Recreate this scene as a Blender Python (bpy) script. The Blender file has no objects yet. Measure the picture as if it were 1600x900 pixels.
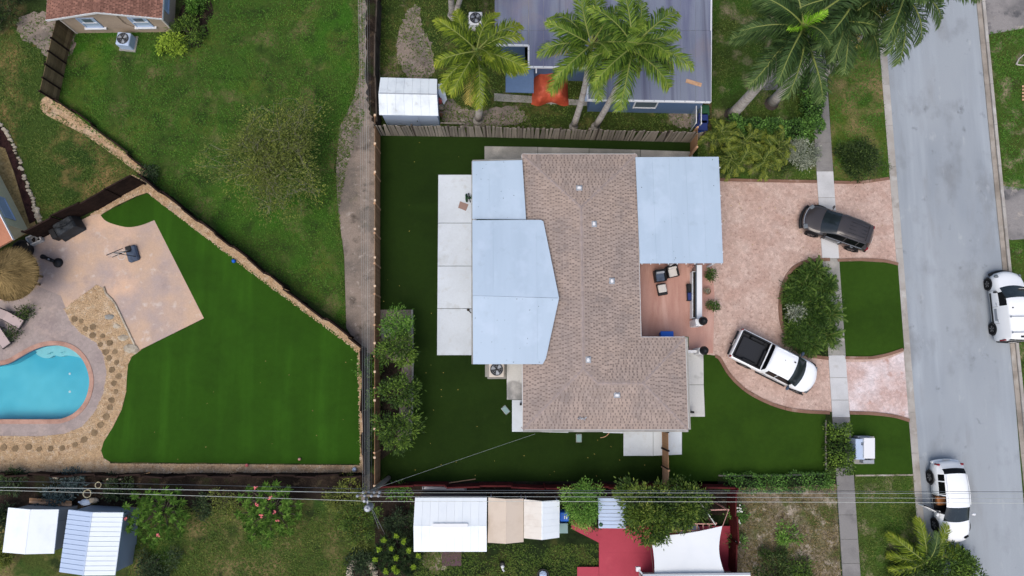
import bpy, math, random
import numpy as np
from mathutils import Vector, Matrix
from mathutils.geometry import tessellate_polygon

random.seed(7); np.random.seed(7)
SC = bpy.context.scene
COL = SC.collection
PI = math.pi
R = math.radians

# ------------------------------------------------------------------ camera, sky, sun, exposure
H = 44.0                       # drone height, metres
FPX = 1081.0                   # focal length in photograph pixels (1600 wide)
TILT = R(7.5)
cd = bpy.data.cameras.new('drone_camera'); cam = bpy.data.objects.new('drone_camera', cd); COL.objects.link(cam)
cam.location = (0, 0, H); cam.rotation_euler = (TILT, 0, 0)
cd.sensor_width = 36; cd.lens = FPX / 1600 * 36; cd.clip_start = .5; cd.clip_end = 2000
SC.camera = cam

SUN_EL, SUN_AZ = R(64), R(208)          # azimuth clockwise from +Y (top of the picture)
w = bpy.data.worlds.new('World'); SC.world = w; w.use_nodes = True
nt = w.node_tree
bg = nt.nodes['Background']; bg.inputs[1].default_value = .125
sky = nt.nodes.new('ShaderNodeTexSky'); sky.sky_type = 'NISHITA'; sky.sun_disc = False
sky.sun_elevation = SUN_EL; sky.sun_rotation = SUN_AZ; sky.air_density = 1.0; sky.dust_density = 4.0; sky.ozone_density = 1.0
nt.links.new(sky.outputs[0], bg.inputs[0])
sd = bpy.data.lights.new('sun', 'SUN'); sun = bpy.data.objects.new('sun', sd); COL.objects.link(sun)
sd.energy = 1.0; sd.angle = R(42); sd.color = (1, .96, .90)
sdir = Vector((math.sin(SUN_AZ) * math.cos(SUN_EL), math.cos(SUN_AZ) * math.cos(SUN_EL), math.sin(SUN_EL)))
sun.rotation_euler = sdir.to_track_quat('Z', 'Y').to_euler(); sun.location = sdir * 80
SC.view_settings.view_transform = 'Standard'; SC.view_settings.look = 'None'
SC.view_settings.exposure = 0.57; SC.view_settings.gamma = 1

# ------------------------------------------------------------------ helpers
CT, ST = math.cos(TILT), math.sin(TILT)
def G(px, py, z=0.0):
    """photograph pixel -> world point at height z"""
    dx = (px - 800) / FPX; dy = -(py - 450) / FPX
    d = Vector((dx, dy * CT + ST, dy * ST - CT)); t = (z - H) / d.z
    return Vector((dx * t, d.y * t, z))
def onwall(px, py, A, B):
    """photograph pixel -> world point on the vertical plane through A and B"""
    dx = (px - 800) / FPX; dy = -(py - 450) / FPX
    d = Vector((dx, dy * CT + ST, dy * ST - CT)); n = Vector((-(B - A).y, (B - A).x, 0))
    t = n.dot(A - Vector((0, 0, H))) / n.dot(d)
    return Vector((0, 0, H)) + d * t
def GP(pts, z=0.0): return [G(p[0], p[1], z) for p in pts]
def lin(v):
    v /= 255.0
    return v / 12.92 if v <= .04045 else ((v + .055) / 1.055) ** 2.4
KEXP = 1.25
def C(r, g, b): return tuple(min(.82, max(.004, lin(x) / KEXP)) for x in (r, g, b)) + (1,)
def smooth(pts, n=6, closed=True):
    P = [Vector((p[0], p[1])) for p in pts]; N = len(P); out = []
    rng = range(N) if closed else range(N - 1)
    for i in rng:
        if closed: a, b, c, d = P[i - 1], P[i], P[(i + 1) % N], P[(i + 2) % N]
        else: a, b, c, d = P[max(i - 1, 0)], P[i], P[i + 1], P[min(i + 2, N - 1)]
        for k in range(n):
            t = k / n
            out.append(.5 * ((2 * b) + (c - a) * t + (2 * a - 5 * b + 4 * c - d) * t * t + (3 * b - a - 3 * c + d) * t ** 3))
    if not closed: out.append(P[-1])
    return [(q.x, q.y) for q in out]

class MB:
    def __init__(s): s.v = []; s.f = []; s.m = []
    def add(s, vs, fs, m=0):
        o = len(s.v); s.v += [Vector(q) for q in vs]
        for f in fs: s.f.append([i + o for i in f]); s.m.append(m)
        return s
    def poly(s, pts, m=0): return s.add(pts, [list(range(len(pts)))], m)
    def sheet(s, pts, m=0):
        tris = tessellate_polygon([[Vector(p) for p in pts]])
        fs = []
        for t in tris:
            a, b, c = (Vector(pts[i]) for i in t)
            fs.append(list(t) if (b - a).cross(c - a).z > 0 else [t[0], t[2], t[1]])
        return s.add(pts, fs, m)
    def slab(s, pts, z0, z1, m=0):
        """vertical prism of a plan outline"""
        P = [Vector((p[0], p[1], 0)) for p in pts]
        if sum((P[i].x * P[(i + 1) % len(P)].y - P[(i + 1) % len(P)].x * P[i].y) for i in range(len(P))) < 0: P.reverse()
        s.sheet([(p.x, p.y, z1) for p in P], m)
        n = len(P)
        s.add([(p.x, p.y, z0) for p in P] + [(p.x, p.y, z1) for p in P], [[i, (i + 1) % n, n + (i + 1) % n, n + i] for i in range(n)], m)
        return s
    def box(s, c, size, rz=0, m=0, mat=None):
        x, y, z = size[0] / 2, size[1] / 2, size[2] / 2
        M = mat if mat is not None else Matrix.Translation(Vector(c)) @ Matrix.Rotation(rz, 4, 'Z')
        vs = [M @ Vector(q) for q in ((-x, -y, -z), (x, -y, -z), (x, y, -z), (-x, y, -z), (-x, -y, z), (x, -y, z), (x, y, z), (-x, y, z))]
        return s.add(vs, [[3, 2, 1, 0], [4, 5, 6, 7], [0, 1, 5, 4], [1, 2, 6, 5], [2, 3, 7, 6], [3, 0, 4, 7]], m)
    def bbox(s, c, size, bev=.02, rz=0, m=0):
        """box with chamfered top and vertical edges"""
        x, y, z = size[0] / 2, size[1] / 2, size[2] / 2; b = min(bev, x * .9, y * .9, z * .9)
        M = Matrix.Translation(Vector(c)) @ Matrix.Rotation(rz, 4, 'Z')
        def ring(x, y, b, z): return [(x - b, -y, z), (x, -y + b, z), (x, y - b, z), (x - b, y, z), (-x + b, y, z), (-x, y - b, z), (-x, -y + b, z), (-x + b, -y, z)]
        vs = ring(x, y, b, -z) + ring(x, y, b, z - b) + ring(x - b, y - b, b * .5, z)
        fs = [[7 - i for i in range(8)], [16 + i for i in range(8)]]
        for k in (0, 8): fs += [[k + i, k + (i + 1) % 8, k + 8 + (i + 1) % 8, k + 8 + i] for i in range(8)]
        return s.add([M @ Vector(q) for q in vs], fs, m)
    def beam(s, a, b, wd, ht, m=0, up=Vector((0, 0, 1))):
        a, b = Vector(a), Vector(b); d = b - a; L = d.length
        if L < 1e-6: return s
        x = d / L; y = up.cross(x)
        if y.length < 1e-4: y = Vector((0, 1, 0)).cross(x)
        y.normalize(); z = x.cross(y)
        M = Matrix((x, y, z)).transposed().to_4x4(); M.translation = (a + b) / 2
        return s.box(None, (L, wd, ht), m=m, mat=M)
    def tube(s, pts, r0, r1=None, n=6, m=0, cap=True):
        r1 = r0 if r1 is None else r1; P = [Vector(p) for p in pts]; N = len(P); vs = []
        for i, p in enumerate(P):
            d = (P[min(i + 1, N - 1)] - P[max(i - 1, 0)]).normalized()
            u = d.cross(Vector((0, 0, 1)))
            if u.length < .05: u = d.cross(Vector((0, 1, 0)))
            u.normalize(); q = d.cross(u)
            rr = (r0[i] if isinstance(r0, (list, tuple)) else r0 + (r1 - r0) * i / max(1, N - 1))
            vs += [p + (u * math.cos(2 * PI * k / n) + q * math.sin(2 * PI * k / n)) * rr for k in range(n)]
        fs = [[i * n + k, i * n + (k + 1) % n, (i + 1) * n + (k + 1) % n, (i + 1) * n + k] for i in range(N - 1) for k in range(n)]
        if cap: fs += [[(N - 1) * n + k for k in range(n)], [n - 1 - k for k in range(n)]]
        return s.add(vs, fs, m)
    def lathe(s, c, prof, n=16, m=0, axis=None):
        M = Matrix.Translation(Vector(c)) @ (axis if axis is not None else Matrix.Identity(4)); vs = []
        for r, z in prof: vs += [M @ Vector((r * math.cos(2 * PI * k / n), r * math.sin(2 * PI * k / n), z)) for k in range(n)]
        N = len(prof)
        fs = [[i * n + k, i * n + (k + 1) % n, (i + 1) * n + (k + 1) % n, (i + 1) * n + k] for i in range(N - 1) for k in range(n)]
        if prof[-1][0] > 1e-3: fs.append([(N - 1) * n + k for k in range(n)])
        if prof[0][0] > 1e-3: fs.append([n - 1 - k for k in range(n)])
        return s.add(vs, fs, m)
    def blob(s, c, r, m=0, sc=(1, 1, 1), jit=.15, lv=0, rnd=random):
        """lumpy stone: subdivided octahedron-like"""
        n1, n2 = (6, 3) if lv == 0 else (9, 5)
        c = Vector(c); vs = [c + Vector((0, 0, r * sc[2]))]
        for i in range(1, n2 + 1):
            ph = PI * i / (n2 + 1)
            for k in range(n1):
                a = 2 * PI * (k + .5 * (i % 2)) / n1; q = r * (1 + rnd.uniform(-jit, jit))
                vs.append(c + Vector((math.sin(ph) * math.cos(a) * q * sc[0], math.sin(ph) * math.sin(a) * q * sc[1], math.cos(ph) * q * sc[2])))
        vs.append(c - Vector((0, 0, r * sc[2]))); fs = []
        for k in range(n1): fs.append([0, 1 + k, 1 + (k + 1) % n1])
        for i in range(n2 - 1):
            for k in range(n1):
                fs.append([1 + i * n1 + k, 1 + (i + 1) * n1 + k, 1 + (i + 1) * n1 + (k + 1) % n1, 1 + i * n1 + (k + 1) % n1])
        L = len(vs) - 1
        for k in range(n1): fs.append([L, 1 + (n2 - 1) * n1 + (k + 1) % n1, 1 + (n2 - 1) * n1 + k])
        return s.add(vs, fs, m)
    def mesh(s, name, mats, inv=None, sm=False):
        me = bpy.data.meshes.new(name)
        vs = s.v if inv is None else [inv @ q for q in s.v]
        me.from_pydata([tuple(q) for q in vs], [], s.f)
        for mt in (mats if isinstance(mats, (list, tuple)) else [mats]): me.materials.append(mt)
        if any(s.m): me.polygons.foreach_set('material_index', s.m)
        if sm: me.polygons.foreach_set('use_smooth', [True] * len(me.polygons))
        me.update(); return me

WM = {}
def link(o, parent=None):
    COL.objects.link(o)
    if parent is not None: o.parent = parent; WM[o.name] = WM[parent.name]
    else: WM[o.name] = Matrix.Identity(4)
    return o
def thing(name, label, cat, loc=(0, 0, 0), group=None, rz=0):
    o = bpy.data.objects.new(name, None); o.empty_display_size = .3; link(o)
    o.location = loc; o.rotation_euler = (0, 0, rz)
    WM[o.name] = Matrix.Translation(Vector(loc)) @ Matrix.Rotation(rz, 4, 'Z')
    o['label'] = label; o['category'] = cat
    if group: o['group'] = group
    return o
def part(parent, name, mb, mats, sm=False, kind=None, label=None):
    """mb is in world coordinates; stored in the local coordinates of its thing"""
    me = mb.mesh(name, mats, WM[parent.name].inverted(), sm); o = bpy.data.objects.new(name, me); link(o, parent)
    if kind: o['kind'] = kind
    if label: o['label'] = label
    return o
def inst(parent, name, me, M, label=None):
    """share a mesh as a part; M is local to the thing"""
    o = bpy.data.objects.new(name, me); link(o, parent); o.matrix_local = M
    if label: o['label'] = label
    return o
def solo(name, mb, mats, label, cat, group=None, sm=False, base=None):
    if base is None:
        xs = [q.x for q in mb.v]; ys = [q.y for q in mb.v]; zs = [q.z for q in mb.v]
        base = Vector(((min(xs) + max(xs)) / 2, (min(ys) + max(ys)) / 2, min(zs)))
    M = Matrix.Translation(base); me = mb.mesh(name, mats, M.inverted(), sm)
    o = bpy.data.objects.new(name, me); link(o); o.location = base; WM[o.name] = M
    o['label'] = label; o['category'] = cat
    if group: o['group'] = group
    return o
def struct(name, mb, mats, kind='structure', sm=False):
    o = bpy.data.objects.new(name, mb.mesh(name, mats, None, sm)); link(o); o['kind'] = kind; return o
def copy_thing(root, loc, rz=None, label=None):
    def cp(o, par):
        c = o.copy(); COL.objects.link(c)
        if par is not None: c.parent = par
        for ch in KIDS.get(o.name, [k for k in bpy.data.objects if k.parent == o]): cp(ch, c)
        return c
    KIDS = {}
    for k in bpy.data.objects:
        if k.parent is not None: KIDS.setdefault(k.parent.name, []).append(k)
    KIDS = {k: v for k, v in KIDS.items()}
    c = cp(root, None); c.location = loc
    if rz is not None: c.rotation_euler = (0, 0, rz)
    if label: c['label'] = label
    return c
def mesh_np(name, V, nper, mat, tone=None):
    """V (N*nper,3) polygons of nper corners each"""
    N = len(V) // nper; me = bpy.data.meshes.new(name)
    me.vertices.add(len(V)); me.vertices.foreach_set('co', np.asarray(V, dtype=np.float32).ravel())
    me.loops.add(N * nper); me.loops.foreach_set('vertex_index', np.arange(N * nper, dtype=np.int32))
    me.polygons.add(N); me.polygons.foreach_set('loop_start', np.arange(0, N * nper, nper, dtype=np.int32))
    if tone is not None:
        at = me.attributes.new('tone', 'FLOAT', 'FACE'); at.data.foreach_set('value', np.asarray(tone, dtype=np.float32))
    me.materials.append(mat); me.update(); me.validate(); return me
def part_np(parent, name, V, nper, mat, tone=None, kind=None):
    if parent is not None:
        Mi = np.array(WM[parent.name].inverted()); V = V @ Mi[:3, :3].T + Mi[:3, 3]
    o = bpy.data.objects.new(name, mesh_np(name, V, nper, mat, tone)); link(o, parent)
    if kind: o['kind'] = kind
    return o

# ------------------------------------------------------------------ materials
def mat(name, base, layers=(), fine=None, rough=.8, bump=None, island=0, objr=0, vor=None, metal=0, spec=.3, grid=None, tone=None, transl=0, coat=0, emit=None, trans=0):
    m = bpy.data.materials.new(name); m.use_nodes = True; t = m.node_tree; N = t.nodes; L = t.links
    bs = N['Principled BSDF']; bs.inputs['Roughness'].default_value = rough; bs.inputs['Metallic'].default_value = metal
    bs.inputs['Specular IOR Level'].default_value = spec if rough < .8 else .06
    if coat: bs.inputs['Coat Weight'].default_value = coat; bs.inputs['Coat Roughness'].default_value = .05
    if trans: bs.inputs['Transmission Weight'].default_value = trans
    tc = N.new('ShaderNodeTexCoord').outputs['Object']
    rgb = N.new('ShaderNodeRGB'); rgb.outputs[0].default_value = base; cur = rgb.outputs[0]
    def noise(scale, det=4, co=None, ro=.6):
        n = N.new('ShaderNodeTexNoise'); n.inputs['Scale'].default_value = scale; n.inputs['Detail'].default_value = det; n.inputs['Roughness'].default_value = ro
        L.new(co if co is not None else tc, n.inputs['Vector']); return n.outputs[0]
    def mrange(x, a, b, c, d, clamp=True):
        n = N.new('ShaderNodeMapRange'); n.clamp = clamp; L.new(x, n.inputs[0])
        for i, q in enumerate((a, b, c, d)): n.inputs[i + 1].default_value = q
        return n.outputs[0]
    def mix(fac, a, b, mode='MIX'):
        n = N.new('ShaderNodeMix'); n.data_type = 'RGBA'; n.blend_type = mode
        if isinstance(fac, (int, float)): n.inputs[0].default_value = fac
        else: L.new(fac, n.inputs[0])
        L.new(a, n.inputs[6])
        if isinstance(b, tuple): n.inputs[7].default_value = b
        else: L.new(b, n.inputs[7])
        return n.outputs[2]
    def maths(op, a, b=None):
        n = N.new('ShaderNodeMath'); n.operation = op
        for i, q in enumerate((a, b)):
            if q is None: continue
            if isinstance(q, (int, float)): n.inputs[i].default_value = q
            else: L.new(q, n.inputs[i])
        return n.outputs[0]
    if tone:                       # colours along the 'tone' attribute
        at = N.new('ShaderNodeAttribute'); at.attribute_name = 'tone'
        gi = N.new('ShaderNodeNewGeometry').outputs['Random Per Island']
        x = maths('ADD', at.outputs['Fac'], maths('MULTIPLY', maths('SUBTRACT', gi, .5), .35))
        cr = N.new('ShaderNodeValToRGB'); L.new(x, cr.inputs[0]); e = cr.color_ramp.elements
        e[0].color = tone[0]; e[0].position = .0; e[1].color = tone[-1]; e[1].position = 1.0
        for i, q in enumerate(tone[1:-1]): ne = e.new((i + 1) / (len(tone) - 1)); ne.color = q
        cur = cr.outputs[0]
    for ly in layers:
        col, scale, lo, hi = ly[:4]; det = ly[4] if len(ly) > 4 else 5; co = None; mx = ly[6] if len(ly) > 6 else 1
        if len(ly) > 5 and ly[5]:
            mp = N.new('ShaderNodeMapping'); L.new(tc, mp.inputs[0]); mp.inputs[3].default_value = ly[5][:3]
            if len(ly[5]) > 3: mp.inputs[1].default_value = (ly[5][3], ly[5][3] * .7, 0)
            co = mp.outputs[0]
        cur = mix(mrange(noise(scale, det, co), lo, hi, 0, mx), cur, col)
    if vor:
        v = N.new('ShaderNodeTexVoronoi'); v.inputs['Scale'].default_value = vor[0]; L.new(tc, v.inputs['Vector'])
        bw = N.new('ShaderNodeSeparateColor'); L.new(v.outputs['Color'], bw.inputs[0])
        cur = mix(1, cur, mrange(bw.outputs[0], 0, 1, 1 - vor[1], 1 + vor[1]), 'MULTIPLY')
        if len(vor) > 2:
            v2 = N.new('ShaderNodeTexVoronoi'); v2.feature = 'DISTANCE_TO_EDGE'; v2.inputs['Scale'].default_value = vor[0]; L.new(tc, v2.inputs['Vector'])
            cur = mix(1, cur, mrange(v2.outputs['Distance'], 0, vor[2], vor[3], 1), 'MULTIPLY')
    if grid:                       # (axis, period, width, dark)
        sx = N.new('ShaderNodeSeparateXYZ'); L.new(tc, sx.inputs[0])
        for ax, per, wd, dk in grid:
            fr = maths('FRACT', maths('DIVIDE', sx.outputs[ax], per))
            cur = mix(1, cur, mrange(maths('LESS_THAN', fr, wd), 0, 1, 1, dk), 'MULTIPLY')
    if fine:
        for sc_, amp in (fine if isinstance(fine[0], tuple) else (fine,)):
            cur = mix(1, cur, mrange(noise(sc_, 3), .3, .7, 1 - amp, 1 + amp), 'MULTIPLY')
    if island:
        gi = N.new('ShaderNodeNewGeometry').outputs['Random Per Island']
        cur = mix(1, cur, mrange(gi, 0, 1, 1 - island, 1 + island), 'MULTIPLY')
    if objr:
        oi = N.new('ShaderNodeObjectInfo').outputs['Random']
        cur = mix(1, cur, mrange(oi, 0, 1, 1 - objr, 1 + objr), 'MULTIPLY')
    L.new(cur, bs.inputs['Base Color'])
    if bump:
        b = N.new('ShaderNodeBump'); b.inputs['Strength'].default_value = bump[1]; b.inputs['Distance'].default_value = bump[2] if len(bump) > 2 else .02
        L.new(noise(bump[0], 4), b.inputs['Height']); L.new(b.outputs[0], bs.inputs['Normal'])
    if transl:
        tr = N.new('ShaderNodeBsdfTranslucent'); L.new(cur, tr.inputs[0]); ms = N.new('ShaderNodeMixShader'); ms.inputs[0].default_value = transl
        L.new(bs.outputs[0], ms.inputs[1]); L.new(tr.outputs[0], ms.inputs[2]); L.new(ms.outputs[0], N['Material Output'].inputs[0])
    return m

M = {}
# ground covers
DIRT = C(140, 122, 110); STRAW = C(128, 116, 78); DRY = C(112, 98, 66)
M['ground'] = mat('rough_ground', C(62, 78, 38), [(C(48, 62, 30), .35, .45, .6), (DRY, .25, .55, .7), (C(38, 48, 26), 1.2, .5, .65)], fine=((9, .35), (30, .3)), bump=(25, .6, .05))
M['lawn_nw'] = mat('lawn_grass', C(66, 88, 36), [(C(60, 102, 30), .15, .48, .62, 3), (C(92, 106, 44), .3, .52, .68, 5, (1, 1, 1, 7), .8), (C(122, 112, 78), .5, .53, .66, 9, (1, 1, 1, 3), .6), (C(50, 70, 30), .7, .50, .66, 7, (1, 1, 1, 11))], fine=((4, .16), (14, .26), (42, .3)), bump=(30, .8, .06))
M['lawn_w'] = mat('left_lawn_grass', C(62, 82, 34), [(C(48, 70, 30), .3, .45, .65), (C(140, 118, 76), .4, .49, .64, 8, (1, 1, 1, 5), .85)], fine=((5, .2), (16, .28), (40, .28)), bump=(30, .8, .06))
M['lawn_n'] = mat('north_yard_grass', C(62, 76, 34), [(C(50, 68, 30), .5, .45, .65), (C(156, 138, 118), .42, .56, .68, 6, (1, 1, 1, 4), .8), (C(104, 100, 58), 1.1, .52, .7)], fine=((6, .22), (18, .3), (42, .28)), bump=(30, .8, .06))
M['lawn_ne'] = mat('front_yard_grass', C(72, 88, 38), [(C(66, 100, 36), .5, .45, .65), (C(160, 146, 120), .7, .52, .66, 8, (1, 1, 1, 9), .8), (C(54, 70, 32), .7, .52, .68, 5, (1, 1, 1, 2))], fine=((6, .2), (18, .26), (42, .26)), bump=(30, .8, .06))
M['verge'] = mat('verge_grass', C(80, 98, 38), [(C(62, 90, 32), .4, .45, .62), (C(138, 122, 84), .45, .45, .62, 8, (1, 1, 1, 6), .85)], fine=((6, .2), (18, .26), (42, .26)), bump=(30, .8, .06))
M['lawn_sw'] = mat('south_yard_grass', C(72, 84, 40), [(C(60, 90, 38), .35, .48, .62), (C(132, 118, 80), .42, .48, .63, 8, (1, 1, 1, 8), .85), (C(48, 60, 32), .7, .54, .66)], fine=((6, .22), (18, .28), (42, .28)), bump=(30, .8, .06))
M['lawn_sm'] = mat('dark_yard_grass', C(40, 54, 28), [(C(80, 82, 44), .5, .52, .68), (C(30, 40, 22), .9, .5, .65)], fine=((6, .25), (20, .3), (42, .25)), bump=(30, .8, .06))  # darker grass tone, for the middle south yard and the island bed
M['weedy'] = mat('dry_weeds', C(130, 118, 98), [(C(80, 90, 46), .45, .46, .60), (C(170, 158, 142), 1.3, .52, .66), (C(82, 72, 56), 1.6, .55, .68, 6, (1, 1, 1, 5))], fine=((8, .3), (24, .35)), bump=(20, .8, .06))
M['turf_l'] = mat('bright_artificial_turf', C(47, 82, 20), [(C(54, 94, 24), .5, .48, .68, 3, (1.6, .12, 1)), (C(43, 74, 19), .25, .45, .7, 3)], fine=((3, .05), (60, .18), (130, .18)), rough=.9, bump=(90, .6, .03))
M['turf_h'] = mat('dark_artificial_turf', C(36, 55, 18), [(C(31, 48, 16), .3, .42, .65, 4), (C(52, 70, 30), 1.1, .6, .8, 6, (1, 1, 1, 3), .4), (C(38, 58, 20), .35, .5, .7, 3, (.15, 1.2, 1))], fine=((4, .08), (60, .2), (130, .18)), rough=.9, bump=(90, .6, .03))
M['turf_f'] = mat('front_artificial_turf', C(51, 78, 22), [(C(45, 70, 20), .4, .42, .65, 3), (C(52, 80, 24), .35, .5, .7, 3, (.15, 1.2, 1))], fine=((4, .07), (60, .2), (130, .18)), rough=.9, bump=(90, .6, .03))
M['dirt'] = mat('dirt_path', C(146, 133, 122), [(C(118, 110, 102), .6, .42, .62), (C(96, 88, 80), 1.3, .55, .7), (C(92, 94, 60), .5, .6, .75, 6, (1, 1, 1, 4), .7), (C(170, 160, 150), 2.2, .58, .72)], fine=((10, .12), (34, .18)), bump=(18, .5, .04))
M['darksoil'] = mat('dark_soil', C(52, 44, 38), [(C(36, 30, 26), .8, .45, .6), (C(84, 72, 58), 1.5, .56, .7), (C(46, 54, 30), .7, .55, .7)], fine=((12, .3), (34, .3)), bump=(14, .8, .06))
M['mulch'] = mat('dark_mulch', C(66, 44, 42), [(C(48, 32, 32), 3, .45, .6)], fine=((20, .35), (50, .3)), bump=(30, .9, .05))
M['gravel'] = mat('tan_gravel', C(192, 164, 128), [(C(208, 182, 150), .8, .45, .65), (C(166, 138, 102), 1.8, .52, .7)], vor=(14, .22), fine=((40, .15),), rough=.9, bump=(30, .8, .05))
M['gravel_y'] = mat('yellow_gravel', C(150, 128, 86), [(C(176, 156, 116), 1.2, .48, .66), (C(110, 96, 64), 2, .52, .7)], vor=(12, .25), fine=((40, .15),), bump=(30, .8, .05))
M['pebble'] = mat('pebbles', C(200, 172, 138), [(C(216, 196, 170), 3, .5, .62), (C(164, 132, 98), 4, .55, .68)], island=.3, rough=.85)
M['graveledge'] = mat('edge_gravel', C(186, 156, 122), [(C(198, 174, 146), .9, .45, .65), (C(156, 126, 94), 2, .52, .7), (C(146, 140, 132), .6, .56, .7)], vor=(13, .25), fine=((40, .15),), rough=.9, bump=(30, .8, .05))
# paving
M['stamped'] = mat('stamped_concrete', C(197, 171, 158), [(C(187, 157, 143), .6, .42, .68), (C(206, 183, 171), .9, .48, .72, 6, (1, 1, 1, 8)), (C(156, 124, 112), 3.2, .58, .70, 6, (1, 1, 1, 3), .6), (C(142, 112, 102), 7, .60, .68, 3, (1, 1, 1, 5), .6)], vor=(6.5, .12, .05, .82), fine=((16, .1), (40, .12)), rough=.6, bump=(10, .35, .02), spec=.15)
M['stamped_worn'] = mat('worn_stamped_concrete', C(204, 178, 170), [(C(224, 212, 212), .5, .42, .64, 7), (C(190, 156, 144), 1.5, .56, .7)], vor=(6.5, .12, .05, .84), fine=((16, .1), (40, .12)), rough=.6, bump=(10, .35, .02), spec=.15)
M['porch'] = mat('porch_floor', C(192, 149, 135), [(C(180, 136, 122), .9, .45, .65, 4, (1.5, .25, 1)), (C(204, 166, 152), 1.3, .52, .7, 4, (1.6, .2, 1, 4))], fine=((14, .05),), rough=.6, bump=(8, .15, .01), spec=.15)
M['patio'] = mat('pool_patio', C(200, 171, 147), [(C(178, 160, 152), .28, .42, .6, 4), (C(214, 180, 154), .22, .5, .66, 4, (1, 1, 1, 6)), (C(158, 142, 138), .9, .55, .72, 6, (1, 1, 1, 3), .6), (C(210, 194, 182), 1.4, .58, .72, 6)], fine=((12, .07), (34, .08)), rough=.65, bump=(9, .25, .02), spec=.15)
M['deck'] = mat('pool_deck', C(164, 150, 144), [(C(150, 136, 132), .5, .44, .64), (C(178, 160, 150), .8, .52, .7, 5, (1, 1, 1, 4))], vor=(7, .09, .04, .9), fine=((30, .12),), rough=.7, bump=(12, .3, .02))
M['coping'] = mat('pool_coping', C(186, 146, 128), [(C(160, 122, 106), 1.2, .45, .65)], fine=((14, .12),), rough=.6, bump=(10, .3, .02))
M['edging'] = mat('brown_edging', C(138, 108, 92), [(C(120, 92, 78), .9, .45, .65), (C(166, 142, 128), 1.1, .58, .7)], fine=((16, .1),), bump=(12, .3, .02))
M['conc'] = mat('white_concrete', C(214, 222, 228), [(C(202, 209, 214), .35, .45, .7, 4), (C(178, 180, 174), .7, .56, .74, 7, (1, 1, 1, 5), .6), (C(196, 198, 196), 2.2, .56, .7, 6, (1, 1, 1, 2), .5)], fine=((10, .03), (40, .03)), rough=.8, bump=(20, .15, .01), objr=.025)
M['conc_g'] = mat('grey_concrete', C(158, 156, 150), [(C(136, 136, 130), .5, .45, .65), (C(180, 176, 168), .8, .52, .7, 5, (1, 1, 1, 4))], fine=((12, .08),), rough=.8, bump=(20, .2, .01), objr=.04)
M['conc_dirty'] = mat('dirty_concrete', C(206, 206, 202), [(C(140, 140, 138), .4, .5, .56, 4), (C(190, 188, 184), .8, .5, .7)], fine=((12, .05),), rough=.75)
M['walk_c'] = mat('clean_sidewalk', C(206, 207, 208), [(C(188, 189, 190), .5, .45, .68), (C(170, 165, 158), 1.2, .6, .76, 6, (1, 1, 1, 3), .6)], fine=((14, .05), (40, .06)), rough=.8, objr=.04, bump=(30, .2, .01))
M['walk_d'] = mat('weathered_sidewalk', C(140, 138, 136), [(C(122, 120, 119), .7, .44, .64), (C(148, 145, 142), 1.0, .55, .72, 5, (1, 1, 1, 4))], fine=((14, .08), (40, .08)), rough=.85, objr=.05, bump=(30, .25, .01))
M['road'] = mat('grey_asphalt', C(161, 168, 174), [(C(147, 155, 163), .16, .42, .62, 4, (1, .35, 1)), (C(170, 178, 185), .3, .50, .66, 4, (1.6, .12, 1, 5)), (C(126, 130, 134), .45, .54, .70, 8, (1, .6, 1, 3), .6), (C(104, 107, 112), 1.3, .63, .74, 9, (1, .8, 1, 9), .6), (C(190, 194, 196), 1.5, .62, .74, 6, (1, .4, 1, 2), .5), (C(128, 126, 124), .6, .55, .74, 8, (1, .25, 1, 14), .45)], fine=((20, .06), (60, .09)), rough=.85, bump=(60, .3, .01))
M['gutter'] = mat('gutter_concrete', C(180, 176, 170), [(C(160, 154, 146), .5, .42, .62), (C(134, 128, 120), 1.1, .56, .72, 6, (1, .5, 1, 3)), (C(200, 198, 194), .8, .58, .72)], fine=((20, .07),), rough=.85, objr=.05)
M['gutter_d'] = mat('stained_kerb_concrete', C(166, 158, 148), [(C(138, 130, 120), .6, .45, .62), (C(190, 186, 178), .7, .55, .7, 5, (1, .5, 1, 3))], fine=((20, .08),), rough=.85, objr=.06)
M['drive_g'] = mat('grey_driveway', C(146, 142, 140), [(C(118, 116, 116), .5, .45, .62), (C(92, 92, 94), .8, .55, .68), (C(172, 164, 156), 1, .58, .7)], fine=((16, .12),), rough=.85)
M['stone'] = mat('stepping_stone', C(138, 118, 92), [(C(116, 98, 76), 5, .45, .62)], fine=((30, .12),), objr=.14, bump=(14, .4, .02))
M['rock'] = mat('pale_rock', C(186, 176, 158), [(C(158, 146, 128), 4, .45, .62)], fine=((20, .12),), objr=.15, bump=(10, .4, .03))
M['water'] = mat('pool_plaster', C(66, 180, 204), [(C(96, 196, 214), .2, .42, .62, 3)], fine=((1.5, .03),), rough=.4)
M['step'] = mat('pool_step_plaster', C(150, 208, 214), fine=((3, .05),), rough=.5)
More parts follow.
